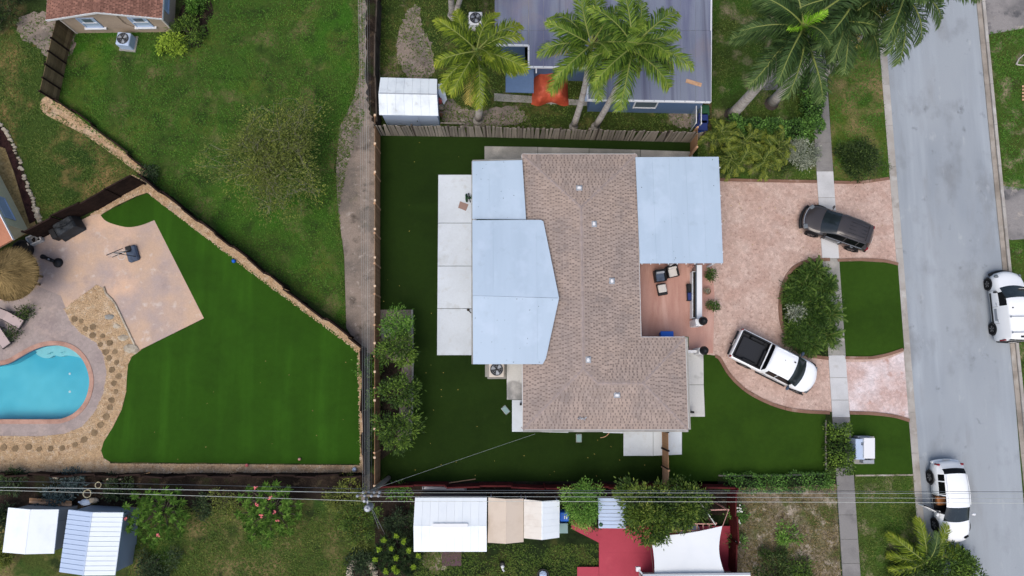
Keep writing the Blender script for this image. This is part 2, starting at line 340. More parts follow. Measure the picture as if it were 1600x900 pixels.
def water_mat():
    m = bpy.data.materials.new('pool_water'); m.use_nodes = True; t = m.node_tree; N = t.nodes; L = t.links; N.remove(N['Principled BSDF'])
    tr = N.new('ShaderNodeBsdfTransparent'); tr.inputs[0].default_value = (.84, .97, .99, 1); gl = N.new('ShaderNodeBsdfGlossy'); gl.inputs['Roughness'].default_value = .05
    fr = N.new('ShaderNodeFresnel'); fr.inputs[0].default_value = 1.33; mx = N.new('ShaderNodeMixShader'); nz = N.new('ShaderNodeTexNoise'); nz.inputs['Scale'].default_value = 3
    tc = N.new('ShaderNodeTexCoord'); L.new(tc.outputs['Object'], nz.inputs['Vector']); b = N.new('ShaderNodeBump'); b.inputs['Strength'].default_value = .25; b.inputs['Distance'].default_value = .04
    L.new(nz.outputs[0], b.inputs['Height']); L.new(b.outputs[0], gl.inputs['Normal']); L.new(b.outputs[0], fr.inputs['Normal'])
    L.new(fr.outputs[0], mx.inputs[0]); L.new(tr.outputs[0], mx.inputs[1]); L.new(gl.outputs[0], mx.inputs[2]); L.new(mx.outputs[0], N['Material Output'].inputs[0]); return m
M['surface'] = water_mat()
# roofs and walls
M['sh_base'] = mat('shingle_base', C(132, 119, 113), [(C(139, 125, 117), .4, .45, .65)], fine=((14, .08),), rough=.9)
M['sh_tab'] = mat('shingle_tab', C(163, 149, 141), [(C(171, 154, 143), .3, .42, .62), (C(150, 138, 132), .9, .52, .7, 4, (1, 1, 1, 5))], island=.11, fine=((20, .06),), rough=.9)
M['sh_ridge'] = mat('ridge_shingle', C(160, 147, 142), island=.10, fine=((16, .06),), rough=.9)
M['br_base'] = mat('brown_shingle_base', C(112, 82, 72), fine=((14, .1),), rough=.9)
M['br_tab'] = mat('brown_shingle_tab', C(146, 107, 93), [(C(126, 92, 80), .8, .45, .65), (C(162, 118, 100), 1.4, .56, .7)], island=.25, rough=.9)
M['panel'] = mat('pale_blue_roof_panel', C(182, 201, 219), [(C(176, 195, 213), .3, .45, .65, 3, (2.5, .3, 1)), (C(160, 176, 192), 1.3, .6, .76, 7, (1, 1, 1, 4), .4), (C(188, 206, 224), .6, .5, .66, 4, (1, 1, 1, 9))], rough=.5, objr=.01, spec=.25)
M['panel_edge'] = mat('white_gutter_trim', C(216, 220, 222), rough=.5)
M['stucco'] = mat('pale_stucco', C(216, 206, 194), fine=((10, .05),), bump=(40, .3, .01))
M['stucco_tan'] = mat('tan_stucco', C(186, 166, 146), [(C(170, 152, 134), .7, .5, .7)], fine=((10, .05),), bump=(40, .3, .01))
M['stucco_grey'] = mat('sage_stucco', C(224, 216, 180), [(C(210, 202, 168), .7, .5, .7)], fine=((10, .05),), bump=(40, .3, .01))
M['bluewall'] = mat('blue_painted_wall', C(96, 120, 152), fine=((6, .05),), rough=.7)
M['greyroof'] = mat('grey_rolled_roofing', C(131, 138, 154), [(C(112, 116, 140), .5, .45, .62, 4, (2.2, .25, 1)), (C(136, 138, 160), .7, .54, .7, 4, (2.5, .2, 1, 3)), (C(140, 134, 142), .3, .6, .72, 5, (1, 1, 1, 6), .7), (C(104, 106, 124), .25, .55, .62, 3, (6, .08, 1, 5), .8)], fine=((18, .06),), rough=.9, objr=.04)
M['white'] = mat('white_paint', C(232, 234, 236), rough=.5)
M['whiteroof'] = mat('white_metal_roof', C(240, 247, 251), [(C(226, 235, 242), .5, .48, .68), (C(204, 210, 212), 1.2, .64, .78, 6, (1, 1, 1, 3), .5)], rough=.55, objr=.015)
M['oldwhite'] = mat('stained_white_roof', C(232, 240, 244), [(C(212, 221, 227), .9, .48, .66), (C(180, 184, 182), 1.6, .6, .74, 6, (1, 1, 1, 3), .7), (C(184, 168, 148), 2.2, .68, .78, 6, (1, 1, 1, 8), .6)], rough=.6)
M['bluemetal'] = mat('blue_white_metal', C(184, 202, 228), fine=((3, .02),), rough=.5, objr=.015)
M['whitemetal'] = mat('bright_white_metal', C(236, 245, 251), fine=((3, .02),), rough=.5, objr=.01)
M['shedwall'] = mat('grey_shed_wall', C(154, 166, 182), rough=.6)
M['shedwall_w'] = mat('pale_grey_shed_wall', C(164, 166, 168), rough=.6)
M['tanvinyl'] = mat('tan_canopy_fabric', C(214, 199, 182), [(C(202, 186, 168), .8, .48, .68)], rough=.7)
M['creamvinyl'] = mat('cream_canopy_fabric', C(230, 224, 214), [(C(214, 204, 192), .9, .5, .7), (C(188, 176, 160), 2, .62, .76, 6, (1, 1, 1, 4), .5)], rough=.7)
M['sail'] = mat('white_sail_fabric', C(232, 237, 240), [(C(224, 230, 234), .4, .48, .68)], rough=.8)
M['thatch'] = mat('straw_thatch', C(150, 128, 86), [(C(118, 100, 66), .9, .46, .64)], island=.35, rough=.95)
M['thatch_d'] = mat('thatch_underlayer', C(92, 76, 50), rough=.95)
M['orange_roof'] = mat('orange_painted_roof', C(190, 132, 104), [(C(170, 116, 92), .8, .45, .65)], fine=((10, .06),))
# wood, metal and other
M['greywood'] = mat('weathered_grey_wood', C(150, 142, 130), [(C(120, 112, 102), 1.4, .45, .64, 5, (3, 3, .3)), (C(96, 90, 80), 2.4, .58, .72)], objr=.26, fine=((20, .12),), rough=.9)
M['greypost'] = mat('dark_weathered_wood', C(84, 76, 68), [(C(62, 56, 50), 2, .45, .65)], objr=.15, rough=.9)
M['tanwood'] = mat('new_tan_wood', C(206, 166, 132), [(C(188, 148, 114), 1.5, .45, .65, 5, (3, 3, .3))], objr=.08, fine=((16, .08),), rough=.8)
M['tanwood_d'] = mat('tan_wood_boards', C(170, 134, 102), [(C(150, 116, 86), 1.5, .45, .65, 5, (3, 3, .3))], objr=.1, fine=((16, .08),), rough=.8)
M['palewood'] = mat('pale_wood', C(224, 196, 166), rough=.8)
M['darkwood'] = mat('dark_stained_wood', C(50, 38, 34), [(C(38, 29, 27), 2, .45, .65)], objr=.22, rough=.85)
M['brownwood'] = mat('mixed_brown_wood', C(132, 112, 84), [(C(108, 90, 68), 1.6, .45, .65, 5, (3, 3, .5))], objr=.28, fine=((16, .1),), rough=.9)
M['redwood'] = mat('dark_red_wood', C(88, 38, 38), [(C(70, 30, 32), 2, .45, .65)], objr=.15, rough=.8)
M['reddeck'] = mat('red_painted_deck', C(178, 68, 84), [(C(168, 62, 78), .5, .45, .65), (C(188, 82, 94), .7, .55, .72, 5, (1, 1, 1, 4))], fine=((10, .04),), rough=.6, objr=.02, spec=.15)
M['grey_met'] = mat('galvanised_metal', C(164, 170, 178), rough=.5, metal=.3)
M['wire'] = mat('aluminium_wire', C(178, 184, 182), rough=.5)
M['wire_d'] = mat('dark_wire', C(84, 90, 98), rough=.5)
M['wire_w'] = mat('white_wire', C(208, 212, 204), rough=.6)
M['polewood'] = mat('grey_pole_wood', C(132, 124, 114), [(C(110, 102, 94), 2, .45, .65)], rough=.9)
M['black'] = mat('black_plastic', C(26, 27, 30), rough=.5)
M['blackfab'] = mat('black_fabric', C(40, 44, 48), [(C(52, 58, 64), 2, .45, .65)], rough=.7, bump=(6, .5, .05))
M['navy'] = mat('slate_blue_plastic', C(74, 88, 108), [(C(56, 66, 84), 2.5, .45, .65)], rough=.5)
M['rubber'] = mat('tyre_rubber', C(30, 30, 32), rough=.8)
M['rim'] = mat('alloy_rim', C(150, 150, 152), rough=.35, metal=.6)
M['glass'] = mat('dark_car_glass', C(34, 42, 46), [(C(46, 56, 60), 1.2, .45, .65)], rough=.08, spec=.6)
M['glass_b'] = mat('tinted_car_glass', C(16, 18, 20), rough=.12, spec=.15)
M['pane'] = mat('window_glass', C(96, 108, 118), rough=.1, spec=.6)
M['pane_l'] = mat('sky_window_glass', C(176, 196, 220), rough=.1, spec=.6)
M['carwhite'] = mat('white_car_paint', C(250, 253, 255), rough=.3, coat=.5, fine=((1.2, .01),))
M['cardark'] = mat('dark_brown_car_paint', C(66, 62, 62), rough=.3, coat=.6, metal=.25)
M['chrome'] = mat('bright_trim', C(196, 200, 204), rough=.25, metal=.7)
M['redlamp'] = mat('red_lamp', C(140, 24, 34), rough=.2)
M['lamp'] = mat('headlamp_glass', C(110, 116, 120), rough=.15, spec=.6)
M['bedliner'] = mat('bed_liner', C(33, 36, 42), rough=.6, bump=(20, .2, .01))
M['seat'] = mat('dark_seat', C(36, 34, 36), rough=.7)
M['tanseat'] = mat('tan_leather', C(176, 118, 70), rough=.6)
M['blue'] = mat('bright_blue_plastic', C(20, 100, 205), rough=.5)
M['bluebin'] = mat('dark_blue_plastic', C(38, 54, 112), rough=.5)
M['greenbin'] = mat('green_plastic', C(40, 84, 52), rough=.5)
M['orange'] = mat('orange_tarp', C(204, 92, 62), [(C(180, 74, 50), 1.2, .45, .62), (C(222, 112, 82), 1.5, .56, .7, 5, (1, 1, 1, 4))], rough=.6, bump=(3, .5, .08))
M['cream'] = mat('cream_cushion', C(212, 208, 202), rough=.85, bump=(8, .2, .02))
M['mauve'] = mat('mauve_sling', C(190, 172, 168), rough=.85)
M['rose'] = mat('brown_mat_fabric', C(158, 132, 122), fine=((30, .1),), rough=.95)
M['purple'] = mat('purple_brown_rubber', C(98, 76, 84), fine=((20, .1),), rough=.9)
M['green_mat'] = mat('green_doormat', C(74, 106, 72), fine=((40, .15),), rough=.95)
M['teal'] = mat('grey_green_lid', C(132, 160, 158), rough=.6)
M['terra'] = mat('pot_clay', C(150, 116, 98), fine=((10, .1),), rough=.85)
def clear_mat():
    m = mat('clear_acrylic', (.8, .85, .88, 1), rough=.1); m.node_tree.nodes['Principled BSDF'].inputs['Alpha'].default_value = .12; return m
M['acrylic'] = clear_mat()
M['copper'] = mat('pinkish_metal', C(196, 148, 136), rough=.6)
# plants
def leafm(name, *cols, tr=.3, k=1.45):
    cols = tuple(tuple(min(.7, q * k) for q in c[:3]) + (1,) for c in cols)
    return mat(name, cols[0], tone=cols, rough=.55, transl=tr, spec=.18)
M['lf_citrus'] = leafm('citrus_leaves', C(26, 42, 20), C(54, 78, 32), C(98, 126, 48), C(140, 166, 70))
M['lf_dark'] = leafm('dark_leaves', C(24, 36, 20), C(44, 62, 30), C(72, 92, 44), C(108, 124, 62))
M['lf_mango'] = leafm('glossy_tree_leaves', C(24, 38, 18), C(56, 80, 30), C(102, 122, 48), C(150, 156, 78))
M['lf_lime'] = leafm('lime_leaves', C(44, 74, 28), C(76, 116, 42), C(116, 154, 66), C(146, 178, 90))
M['lf_hedge'] = leafm('hedge_leaves', C(22, 38, 18), C(42, 66, 28), C(72, 104, 44), C(108, 138, 72), k=2.7)
M['lf_sparse'] = leafm('olive_leaves', C(66, 76, 36), C(92, 104, 48), C(118, 128, 60), C(150, 156, 64), k=1.4)
M['lf_silver'] = leafm('silver_leaves', C(86, 94, 80), C(122, 130, 112), C(156, 162, 144), C(184, 188, 172))
M['lf_plum'] = leafm('plumeria_leaves', C(40, 62, 28), C(70, 100, 40), C(106, 142, 60), C(140, 172, 84))
M['lf_yel'] = leafm('bright_rosette_leaves', C(70, 92, 32), C(120, 146, 48), C(150, 176, 60), C(178, 198, 84))
M['lf_shade'] = leafm('shade_plant_leaves', C(26, 36, 26), C(44, 60, 40), C(66, 84, 52), C(92, 112, 62))
M['lf_bluegrey'] = leafm('blue_grey_leaves', C(38, 52, 54), C(60, 78, 80), C(86, 104, 104), C(112, 128, 122))
M['lf_cycad'] = leafm('cycad_leaves', C(30, 48, 20), C(50, 76, 30), C(78, 106, 42), C(110, 134, 58))
M['fr_yel'] = leafm('yellow_green_fronds', C(34, 52, 18), C(76, 100, 28), C(134, 152, 44), C(180, 182, 72), tr=.25, k=1.1)
M['fr_mid'] = leafm('green_fronds', C(24, 40, 16), C(58, 84, 28), C(104, 128, 44), C(150, 160, 70), tr=.25)
M['fr_dark'] = leafm('dark_green_fronds', C(26, 42, 22), C(46, 68, 34), C(72, 96, 50), C(112, 130, 76), tr=.2, k=1.25)
M['fr_new'] = leafm('new_fronds', C(70, 120, 26), C(110, 160, 36), C(146, 196, 56), C(170, 210, 80), tr=.3)
M['fr_dry'] = leafm('drying_fronds', C(96, 84, 40), C(134, 120, 58), C(160, 146, 76), C(186, 170, 96), tr=.2)
M['fr_areca'] = leafm('areca_leaves', C(34, 50, 22), C(76, 96, 36), C(124, 136, 52), C(168, 170, 76), tr=.25, k=1.1)
M['rachis'] = mat('frond_rib', C(128, 138, 70), rough=.6)
M['bark'] = mat('grey_bark', C(118, 108, 98), [(C(90, 82, 74), 3, .45, .65)], fine=((20, .12),), rough=.95)
M['palmbark'] = mat('pale_palm_bark', C(186, 180, 172), [(C(158, 150, 142), 1.6, .45, .62, 5, (.6, .6, 3)), (C(128, 120, 112), 1.2, .62, .74, 5, (.6, .6, 3, 5))], fine=((16, .08),), rough=.9)
M['palmroot'] = mat('dark_palm_base', C(84, 76, 72), fine=((14, .15),), rough=.95)
M['crownshaft'] = mat('green_crownshaft', C(110, 138, 66), rough=.6)
M['twig'] = mat('pale_twigs', C(142, 138, 118), rough=.9)
M['flower'] = mat('pink_flower', C(228, 120, 120), island=.15, rough=.7)
M['whiteflower'] = mat('white_flower', C(236, 236, 226), rough=.7)
M['gr_blade'] = leafm('grass_blades', C(44, 66, 24), C(66, 90, 34), C(90, 106, 46), C(132, 124, 72), tr=.15)
M['gr_bright'] = leafm('fresh_grass_blades', C(44, 78, 24), C(62, 102, 32), C(80, 116, 40), C(110, 124, 56), tr=.15)
M['gr_dry'] = leafm('dry_grass_blades', C(64, 66, 36), C(96, 90, 56), C(128, 114, 80), C(160, 142, 112), tr=.15)

# ------------------------------------------------------------------ setting: ground, lawns, paving, road
def ground_sheet(name, px, z, m, smooth_n=0, kind='structure'):
    pts = smooth(px, smooth_n) if smooth_n else px
    if name == 'bare_earth': pts = [(x + random.uniform(-3, 3), y + random.uniform(-3, 3)) for x, y in smooth(px, 9)]
    return struct(name, MB().sheet(GP(pts, z)), m, kind)
def raised(name, px, z0, z1, m, smooth_n=0):
    pts = smooth(px, smooth_n) if smooth_n else px
    return struct(name, MB().slab([(q.x, q.y) for q in GP(pts)], z0, z1), m)
def inpoly(P, poly):
    x, y = P[:, 0], P[:, 1]; r = np.zeros(len(P), bool); n = len(poly); j = n - 1
    for i in range(n):
        xi, yi, xj, yj = poly[i][0], poly[i][1], poly[j][0], poly[j][1]
        if abs(yj - yi) > 1e-9: r ^= ((yi > y) != (yj > y)) & (x < (xj - xi) * (y - yi) / (yj - yi) + xi)
        j = i
    return r
RG = np.random.default_rng(5)
def scatter(px, n, holes=()):
    W = [(q.x, q.y) for q in GP(px)]; xs = [q[0] for q in W]; ys = [q[1] for q in W]; out = np.zeros((0, 2))
    HW = [[(q.x, q.y) for q in GP(h)] for h in holes]
    for _ in range(12):
        P = np.column_stack([RG.uniform(min(xs), max(xs), n), RG.uniform(min(ys), max(ys), n)]); P = P[inpoly(P, W)]
        for h in HW: P = P[~inpoly(P, h)]
        out = np.vstack([out, P])
        if len(out) >= n: break
    return out[:n]
def tufts(px, n, m, z=.02, size=(.05, .13), holes=(), clump=True):
    P = scatter(px, n, holes); k = len(P)
    f = np.sin(P[:, 0] * 1.3 + np.sin(P[:, 1] * .9) * 2) * np.cos(P[:, 1] * 1.1 + 1.7 * np.sin(P[:, 0] * .7)) + RG.normal(0, .5, k)
    if clump: keep = f > -.45; P = P[keep]; f = f[keep]; k = len(P)
    V = np.zeros((k, 2, 3, 3))
    for b in range(2):
        a = RG.uniform(0, 2 * PI, k); L = RG.uniform(*size, k); wd = RG.uniform(.012, .035, k)
        dx, dy = np.cos(a), np.sin(a)
        base = np.column_stack([P, np.full(k, z)])
        V[:, b, 0] = base + np.column_stack([-dy * wd, dx * wd, np.zeros(k)])
        V[:, b, 1] = base + np.column_stack([dy * wd, -dx * wd, np.zeros(k)])
        V[:, b, 2] = base + np.column_stack([dx * L, dy * L, RG.uniform(.03, .1, k)])
    tone = np.clip(np.repeat(.42 + .16 * f, 2) + RG.normal(0, .1, 2 * k), 0, 1)
    return part_np(None, 'grass', V.reshape(-1, 3), 3, m, tone, 'stuff')

POOL = smooth([(-90, 572), (-30, 574), (0, 571), (16, 567), (32, 558), (50, 548), (70, 541), (92, 540), (110, 545), (124, 555), (134, 570), (140, 590), (139, 608), (132, 628), (118, 644), (100, 653), (80, 655), (0, 655), (-90, 655)], 5)
def sheet_hole(outer, hole):
    pts = [Vector(p) for p in outer] + [Vector(p) for p in hole]
    mb = MB(); fs = []
    for t in tessellate_polygon([[Vector(p) for p in outer], [Vector(p) for p in hole]]):
        a, b, c = (pts[i] for i in t); fs.append(list(t) if (b - a).cross(c - a).z > 0 else [t[0], t[2], t[1]])
    return mb.add(pts, fs)
struct('ground', sheet_hole([(-260, -260, -.005), (260, -260, -.005), (260, 260, -.005), (-260, 260, -.005)], GP(POOL, -.005)), M['ground'])
P_NW = [(88, 150), (105, 95), (118, 40), (280, 40), (300, -40), (562, -40), (562, 150), (532, 195), (522, 262), (537, 400), (541, 512), (400, 408), (240, 285), (200, 245), (75, 160)]
P_W = [(-60, 110), (20, 40), (70, 80), (62, 158), (228, 272), (62, 366), (44, 290), (20, 228), (0, 195), (-60, 150)]
ground_sheet('lawn', P_NW, .010, M['lawn_nw']); tufts(P_NW, 34000, M['gr_bright'], size=(.04, .11))
ground_sheet('lawn', P_W, .012, M['lawn_w']); tufts(P_W, 9000, M['gr_blade'])
ground_sheet('bare_earth', [(30, 30), (78, 18), (100, 38), (118, 60), (106, 92), (84, 104), (58, 72), (34, 60)], .018, M['dirt'], 4)
ground_sheet('bare_earth', [(286, 8), (330, 0), (326, 40), (312, 72), (290, 66), (282, 40)], .018, M['darksoil'], 4)
P_TRAIL = [(64, 158), (76, 150), (92, 160), (150, 204), (234, 268), (226, 275), (206, 263), (132, 211), (70, 178)]
tufts([(26, 16), (120, 16), (120, 108), (50, 108)], 1200, M['gr_blade'], .022); ground_sheet('sandy_trail', P_TRAIL, .02, M['graveledge'], 4)
P_PATH = [(558, -40), (594, -40), (594, 560), (562, 545), (541, 512), (538, 400), (528, 330), (525, 262), (530, 200), (552, 155), (562, 110)]
ground_sheet('dirt_path', P_PATH, .016, M['dirt'])
tufts([(552, -30), (570, -30), (570, 190), (545, 250), (530, 330), (541, 500), (534, 500), (522, 300), (524, 200), (548, 150)], 3200, M['gr_blade'], .018)
ground_sheet('bare_earth', [(576, -40), (592, -40), (592, 190), (582, 186), (574, 150), (572, 60)], .019, M['darksoil'])
# north neighbour's yard
P_N = [(590, -60), (780, -60), (780, 90), (1088, 150), (1090, 212), (590, 208)]
ground_sheet('yard', P_N, .008, M['lawn_n']); tufts(P_N, 15000, M['gr_blade'])
ground_sheet('bare_earth', [(634, 24), (652, 10), (660, 40), (672, 62), (680, 100), (668, 122), (640, 122), (622, 96), (620, 60)], .014, M['dirt'], 4)
ground_sheet('bare_earth', [(690, 150), (735, 172), (800, 166), (822, 182), (800, 196), (700, 194)], .014, M['dirt'], 4)
ground_sheet('bare_earth', [(1040, 165), (1080, 160), (1084, 196), (1060, 200), (1046, 186)], .014, M['dirt'], 4)
raised('concrete_strip', [(772, 146), (925, 158), (925, 166), (772, 158)], -.05, .05, M['conc_g'])
P_NE = [(1112, -60), (1262, -60), (1276, 282), (1090, 280), (1090, 210), (1112, 205)]
ground_sheet('yard', P_NE, .010, M['lawn_ne']); tufts(P_NE, 10000, M['gr_blade'])
P_V = [(1284, -60), (1366, -60), (1391, 281), (1302, 285)]
ground_sheet('verge', P_V, .012, M['verge']); tufts(P_V, 6500, M['gr_bright'])
# the house's own yard, all artificial turf
ground_sheet('artificial_turf', [(593, 207), (1090, 217), (1092, 282), (1120, 282), (1120, 560), (1046, 560), (1046, 757), (592, 757)], .012, M['turf_h'])
ground_sheet('artificial_turf', [(1040, 640), (1090, 550), (1122, 556), (1140, 586), (1165, 610), (1200, 630), (1240, 642), (1290, 646), (1290, 742), (1120, 746), (1122, 757), (1040, 757)], .016, M['turf_f'])
# south side
P_SW = [(-80, 738), (572, 738), (600, 760), (598, 940), (-80, 940)]
ground_sheet('yard', P_SW, .008, M['lawn_sw']); tufts([(200, 790), (560, 790), (556, 940), (200, 940)], 14000, M['gr_blade'])
ground_sheet('dark_soil', [(-80, 738), (580, 738), (604, 760), (640, 760), (640, 940), (590, 940), (584, 800), (480, 778), (400, 790), (300, 800), (230, 790), (110, 800), (0, 800), (-80, 800)], .014, M['darksoil'])
P_SM = [(600, 755), (1148, 755), (1148, 940), (600, 940)]
ground_sheet('yard', P_SM, .008, M['lawn_sm']); tufts([(648, 850), (936, 850), (936, 930), (648, 930)], 6000, M['gr_blade'])
ground_sheet('dark_soil', [(606, 752), (1150, 752), (1150, 806), (660, 788), (606, 790)], .016, M['darksoil'])
ground_sheet('bare_earth', [(658, 862), (694, 862), (704, 884), (680, 896), (662, 884)], .016, M['weedy'], 4)
P_WD = [(1146, 762), (1306, 756), (1316, 940), (1146, 940)]
ground_sheet('yard', P_WD, .010, M['weedy']); tufts(P_WD, 6000, M['gr_dry'])
P_VL = [(1335, 742), (1427, 741), (1442, 940), (1344, 940)]
ground_sheet('verge', P_VL, .012, M['lawn_ne']); tufts(P_VL, 7000, M['gr_blade'])
ground_sheet('artificial_turf', [(1326, 644), (1360, 645), (1396, 650), (1423, 657), (1429, 742), (1336, 743)], .018, M['turf_f'])
# right of the road
ground_sheet('verge', [(1534, -60), (1700, -60), (1700, 940), (1612, 940), (1560, 300)], .010, M['lawn_ne'])
tufts([(1546, 50), (1640, 40), (1640, 300), (1570, 296)], 5000, M['gr_bright']); tufts([(1578, 380), (1660, 370), (1660, 640), (1600, 640)], 3000, M['gr_bright'])
ground_sheet('driveway', [(1532, -60), (1700, -60), (1700, 38), (1600, 44), (1544, 54)], .03, M['drive_g'])
ground_sheet('driveway', [(1562, 289), (1586, 293), (1700, 310), (1700, 366), (1580, 375), (1571, 372)], .03, M['drive_g'])

# road, kerbs
def xl(y): return 1368 + .0788 * y          # outer edge of the left gutter
def xr(y): return 1525 + .098 * y           # inner edge of the right kerb
ground_sheet('road', [(xl(-90) + 6, -90), (xr(-90) + 4, -90), (xr(980) + 4, 980), (xl(980) + 6, 980)], .0, M['road'])
def strip_bits(root_name, xa, xb, ys, z0, z1, m, part_name, gap=.02, skip=()):
    r = struct(root_name, MB().slab([(q.x, q.y) for q in GP([(xa(ys[0]), ys[0]), (xb(ys[0]), ys[0]), (xb(ys[-1]), ys[-1]), (xa(ys[-1]), ys[-1])])], -.05, z0), M['conc_g'])
    for i in range(len(ys) - 1):
        a, b, c, d = GP([(xa(ys[i]), ys[i]), (xb(ys[i]), ys[i]), (xb(ys[i + 1]), ys[i + 1]), (xa(ys[i + 1]), ys[i + 1])])
        g = (d - a).normalized() * gap / 2
        mm = m(ys[i], ys[i + 1]) if callable(m) else m
        j = random.uniform(-.003, .003)
        part(r, part_name, MB().slab([(q.x, q.y) for q in (a + g, b + g, c - g, d - g)], z0 - .02, z1 + j), mm)
    return r
ys = [-60 + 64 * i for i in range(17)]
strip_bits('gutter', lambda y: xl(y), lambda y: xl(y) + 11, ys, .015, .045, M['gutter'], 'gutter_slab')
strip_bits('kerb', lambda y: xr(y), lambda y: xr(y) + 7, ys, .02, .05, M['gutter_d'], 'gutter_slab')
strip_bits('kerb', lambda y: xr(y) + 7.5, lambda y: xr(y) + 12, ys, .03, .14, M['gutter'], 'kerb_stone')

# circular driveway, porch, island
DRV = [(1000, 282), (1126, 281), (1200, 282), (1276, 283), (1345, 283), (1392, 279), (1402, 409), (1412, 548), (1423, 656), (1395, 649), (1360, 645), (1330, 644), (1290, 643), (1240, 639), (1200, 627), (1165, 607), (1140, 583), (1122, 556), (1098, 553), (1000, 553)]
driveway = ground_sheet('driveway', DRV, .030, M['stamped'])
ground_sheet('driveway_apron', [(1321, 566), (1350, 566), (1390, 560), (1412, 550), (1421, 653), (1395, 647), (1360, 643), (1328, 642)], .036, M['stamped_worn'])
raised('porch_floor', [(1000, 405), (1090, 405), (1112, 412), (1116, 460), (1114, 552), (1070, 552), (1066, 530), (1000, 530)], .0, .05, M['porch'])
def ribbon(name, px, wd, z0, z1, m, n=8, closed=False, piece=None):
    """edging strip along a curve, cut in pieces with a joint between them"""
    P = [Vector((q.x, q.y, 0)) for q in GP(smooth(px, n, closed) if n else px)]
    if closed: P.append(P[0].copy())
    # resample
    L = [0]
    for i in range(1, len(P)): L.append(L[-1] + (P[i] - P[i - 1]).length)
    def at(s):
        for i in range(1, len(P)):
            if L[i] >= s or i == len(P) - 1:
                t = (s - L[i - 1]) / max(1e-6, L[i] - L[i - 1]); return P[i - 1].lerp(P[i], t)
    piece = piece or L[-1]; k = max(1, round(L[-1] / piece)); st = L[-1] / k
    r = None
    for j in range(k):
        s0, s1 = j * st + (.012 if k > 1 else 0), (j + 1) * st - (.012 if k > 1 else 0); nn = max(2, int((s1 - s0) / .25) + 1)
        A, B = [], []
        for i in range(nn):
            s = s0 + (s1 - s0) * i / (nn - 1); p = at(s); d = (at(min(s + .1, L[-1])) - at(max(s - .1, 0))).normalized(); q = Vector((-d.y, d.x, 0)) * wd / 2
            A.append(p + q); B.append(p - q)
        mb = MB(); o = 0
        vs = [(q.x, q.y, z) for z in (z0, z1) for q in A] + [(q.x, q.y, z) for z in (z0, z1) for q in B]
        a0, a1, b0, b1 = 0, nn, 2 * nn, 3 * nn; fs = []
        for i in range(nn - 1):
            fs += [[b1 + i, b1 + i + 1, a1 + i + 1, a1 + i], [a1 + i, a1 + i + 1, a0 + i + 1, a0 + i], [b0 + i, b0 + i + 1, b1 + i + 1, b1 + i]]
        fs += [[a0, b0, b1, a1], [a0 + nn - 1, a1 + nn - 1, b1 + nn - 1, b0 + nn - 1]]
        mb.add(vs, fs)
        if r is None:
            if k == 1: return struct(name, mb, m)
            r = bpy.data.objects.new(name, None); link(r); r['kind'] = 'structure'
        part(r, 'edging_block', mb, m)
    return r
ribbon('driveway_edging', [(1122, 281), (1200, 283), (1276, 284)], .18, .0, .10, M['edging'], piece=3)
ribbon('driveway_edging', [(1303, 285), (1345, 285), (1388, 279)], .18, .0, .10, M['edging'], piece=3)
ribbon('driveway_edging', [(1117, 556), (1124, 560), (1140, 586), (1165, 610), (1200, 629), (1240, 641), (1296, 645)], .2, .0, .10, M['edging'], piece=3)
ribbon('driveway_edging', [(1327, 645), (1360, 646), (1396, 650), (1420, 657)], .2, .0, .10, M['edging'], piece=3)
BED = [(1296, 406), (1280, 406), (1258, 409), (1238, 420), (1225, 440), (1219, 465), (1219, 495), (1226, 522), (1240, 543), (1260, 555), (1294, 560)]
bp = smooth(BED, 6, False)
ground_sheet('planting_bed', bp + [(1300, 560), (1294, 406)], .045, M['lawn_sm']); tufts(bp, 3500, M['gr_blade'], .05)
ribbon('island_edging', BED, .2, .0, .12, M['edging'], piece=3)
ground_sheet('artificial_turf', [(1308, 409), (1345, 408), (1380, 410), (1403, 413), (1413, 546), (1386, 552), (1360, 557), (1318, 558)], .050, M['turf_f'])
ribbon('island_edging', [(1308, 407), (1345, 406), (1380, 408), (1402, 413)], .18, .0, .12, M['edging'], piece=3)
ribbon('island_edging', [(1320, 559), (1360, 559), (1386, 554), (1410, 546)], .18, .0, .12, M['edging'], piece=3)
ribbon('turf_edging', [(1336, 743), (1428, 742)], .09, 0, .05, M['gutter_d'], 4, piece=1.2); ribbon('turf_edging', [(1290, 656), (1290, 740)], .09, 0, .05, M['gutter_d'], 4, piece=1.2); ribbon('turf_edging', [(1122, 743), (1204, 743), (1290, 741)], .09, 0, .05, M['gutter_d'], 4, piece=1.2)
# sidewalk in slabs
def swr(y): return 1283 + .0675 * y
def swm(a, b):
    c = (a + b) / 2
    return M['walk_c'] if (268 < c < 405 or 552 < c < 650) else M['conc_g'] if 404 < c < 553 else M['walk_d']
strip_bits('sidewalk', lambda y: swr(y) - 25 - .003 * y, swr, [-60, -20, 20, 60, 100, 138, 181, 224, 268, 309, 356, 404, 452, 485, 520, 555, 590, 625, 652, 690, 728, 766, 804, 842, 880, 940], .04, .075, swm, 'paving_slab', .03)
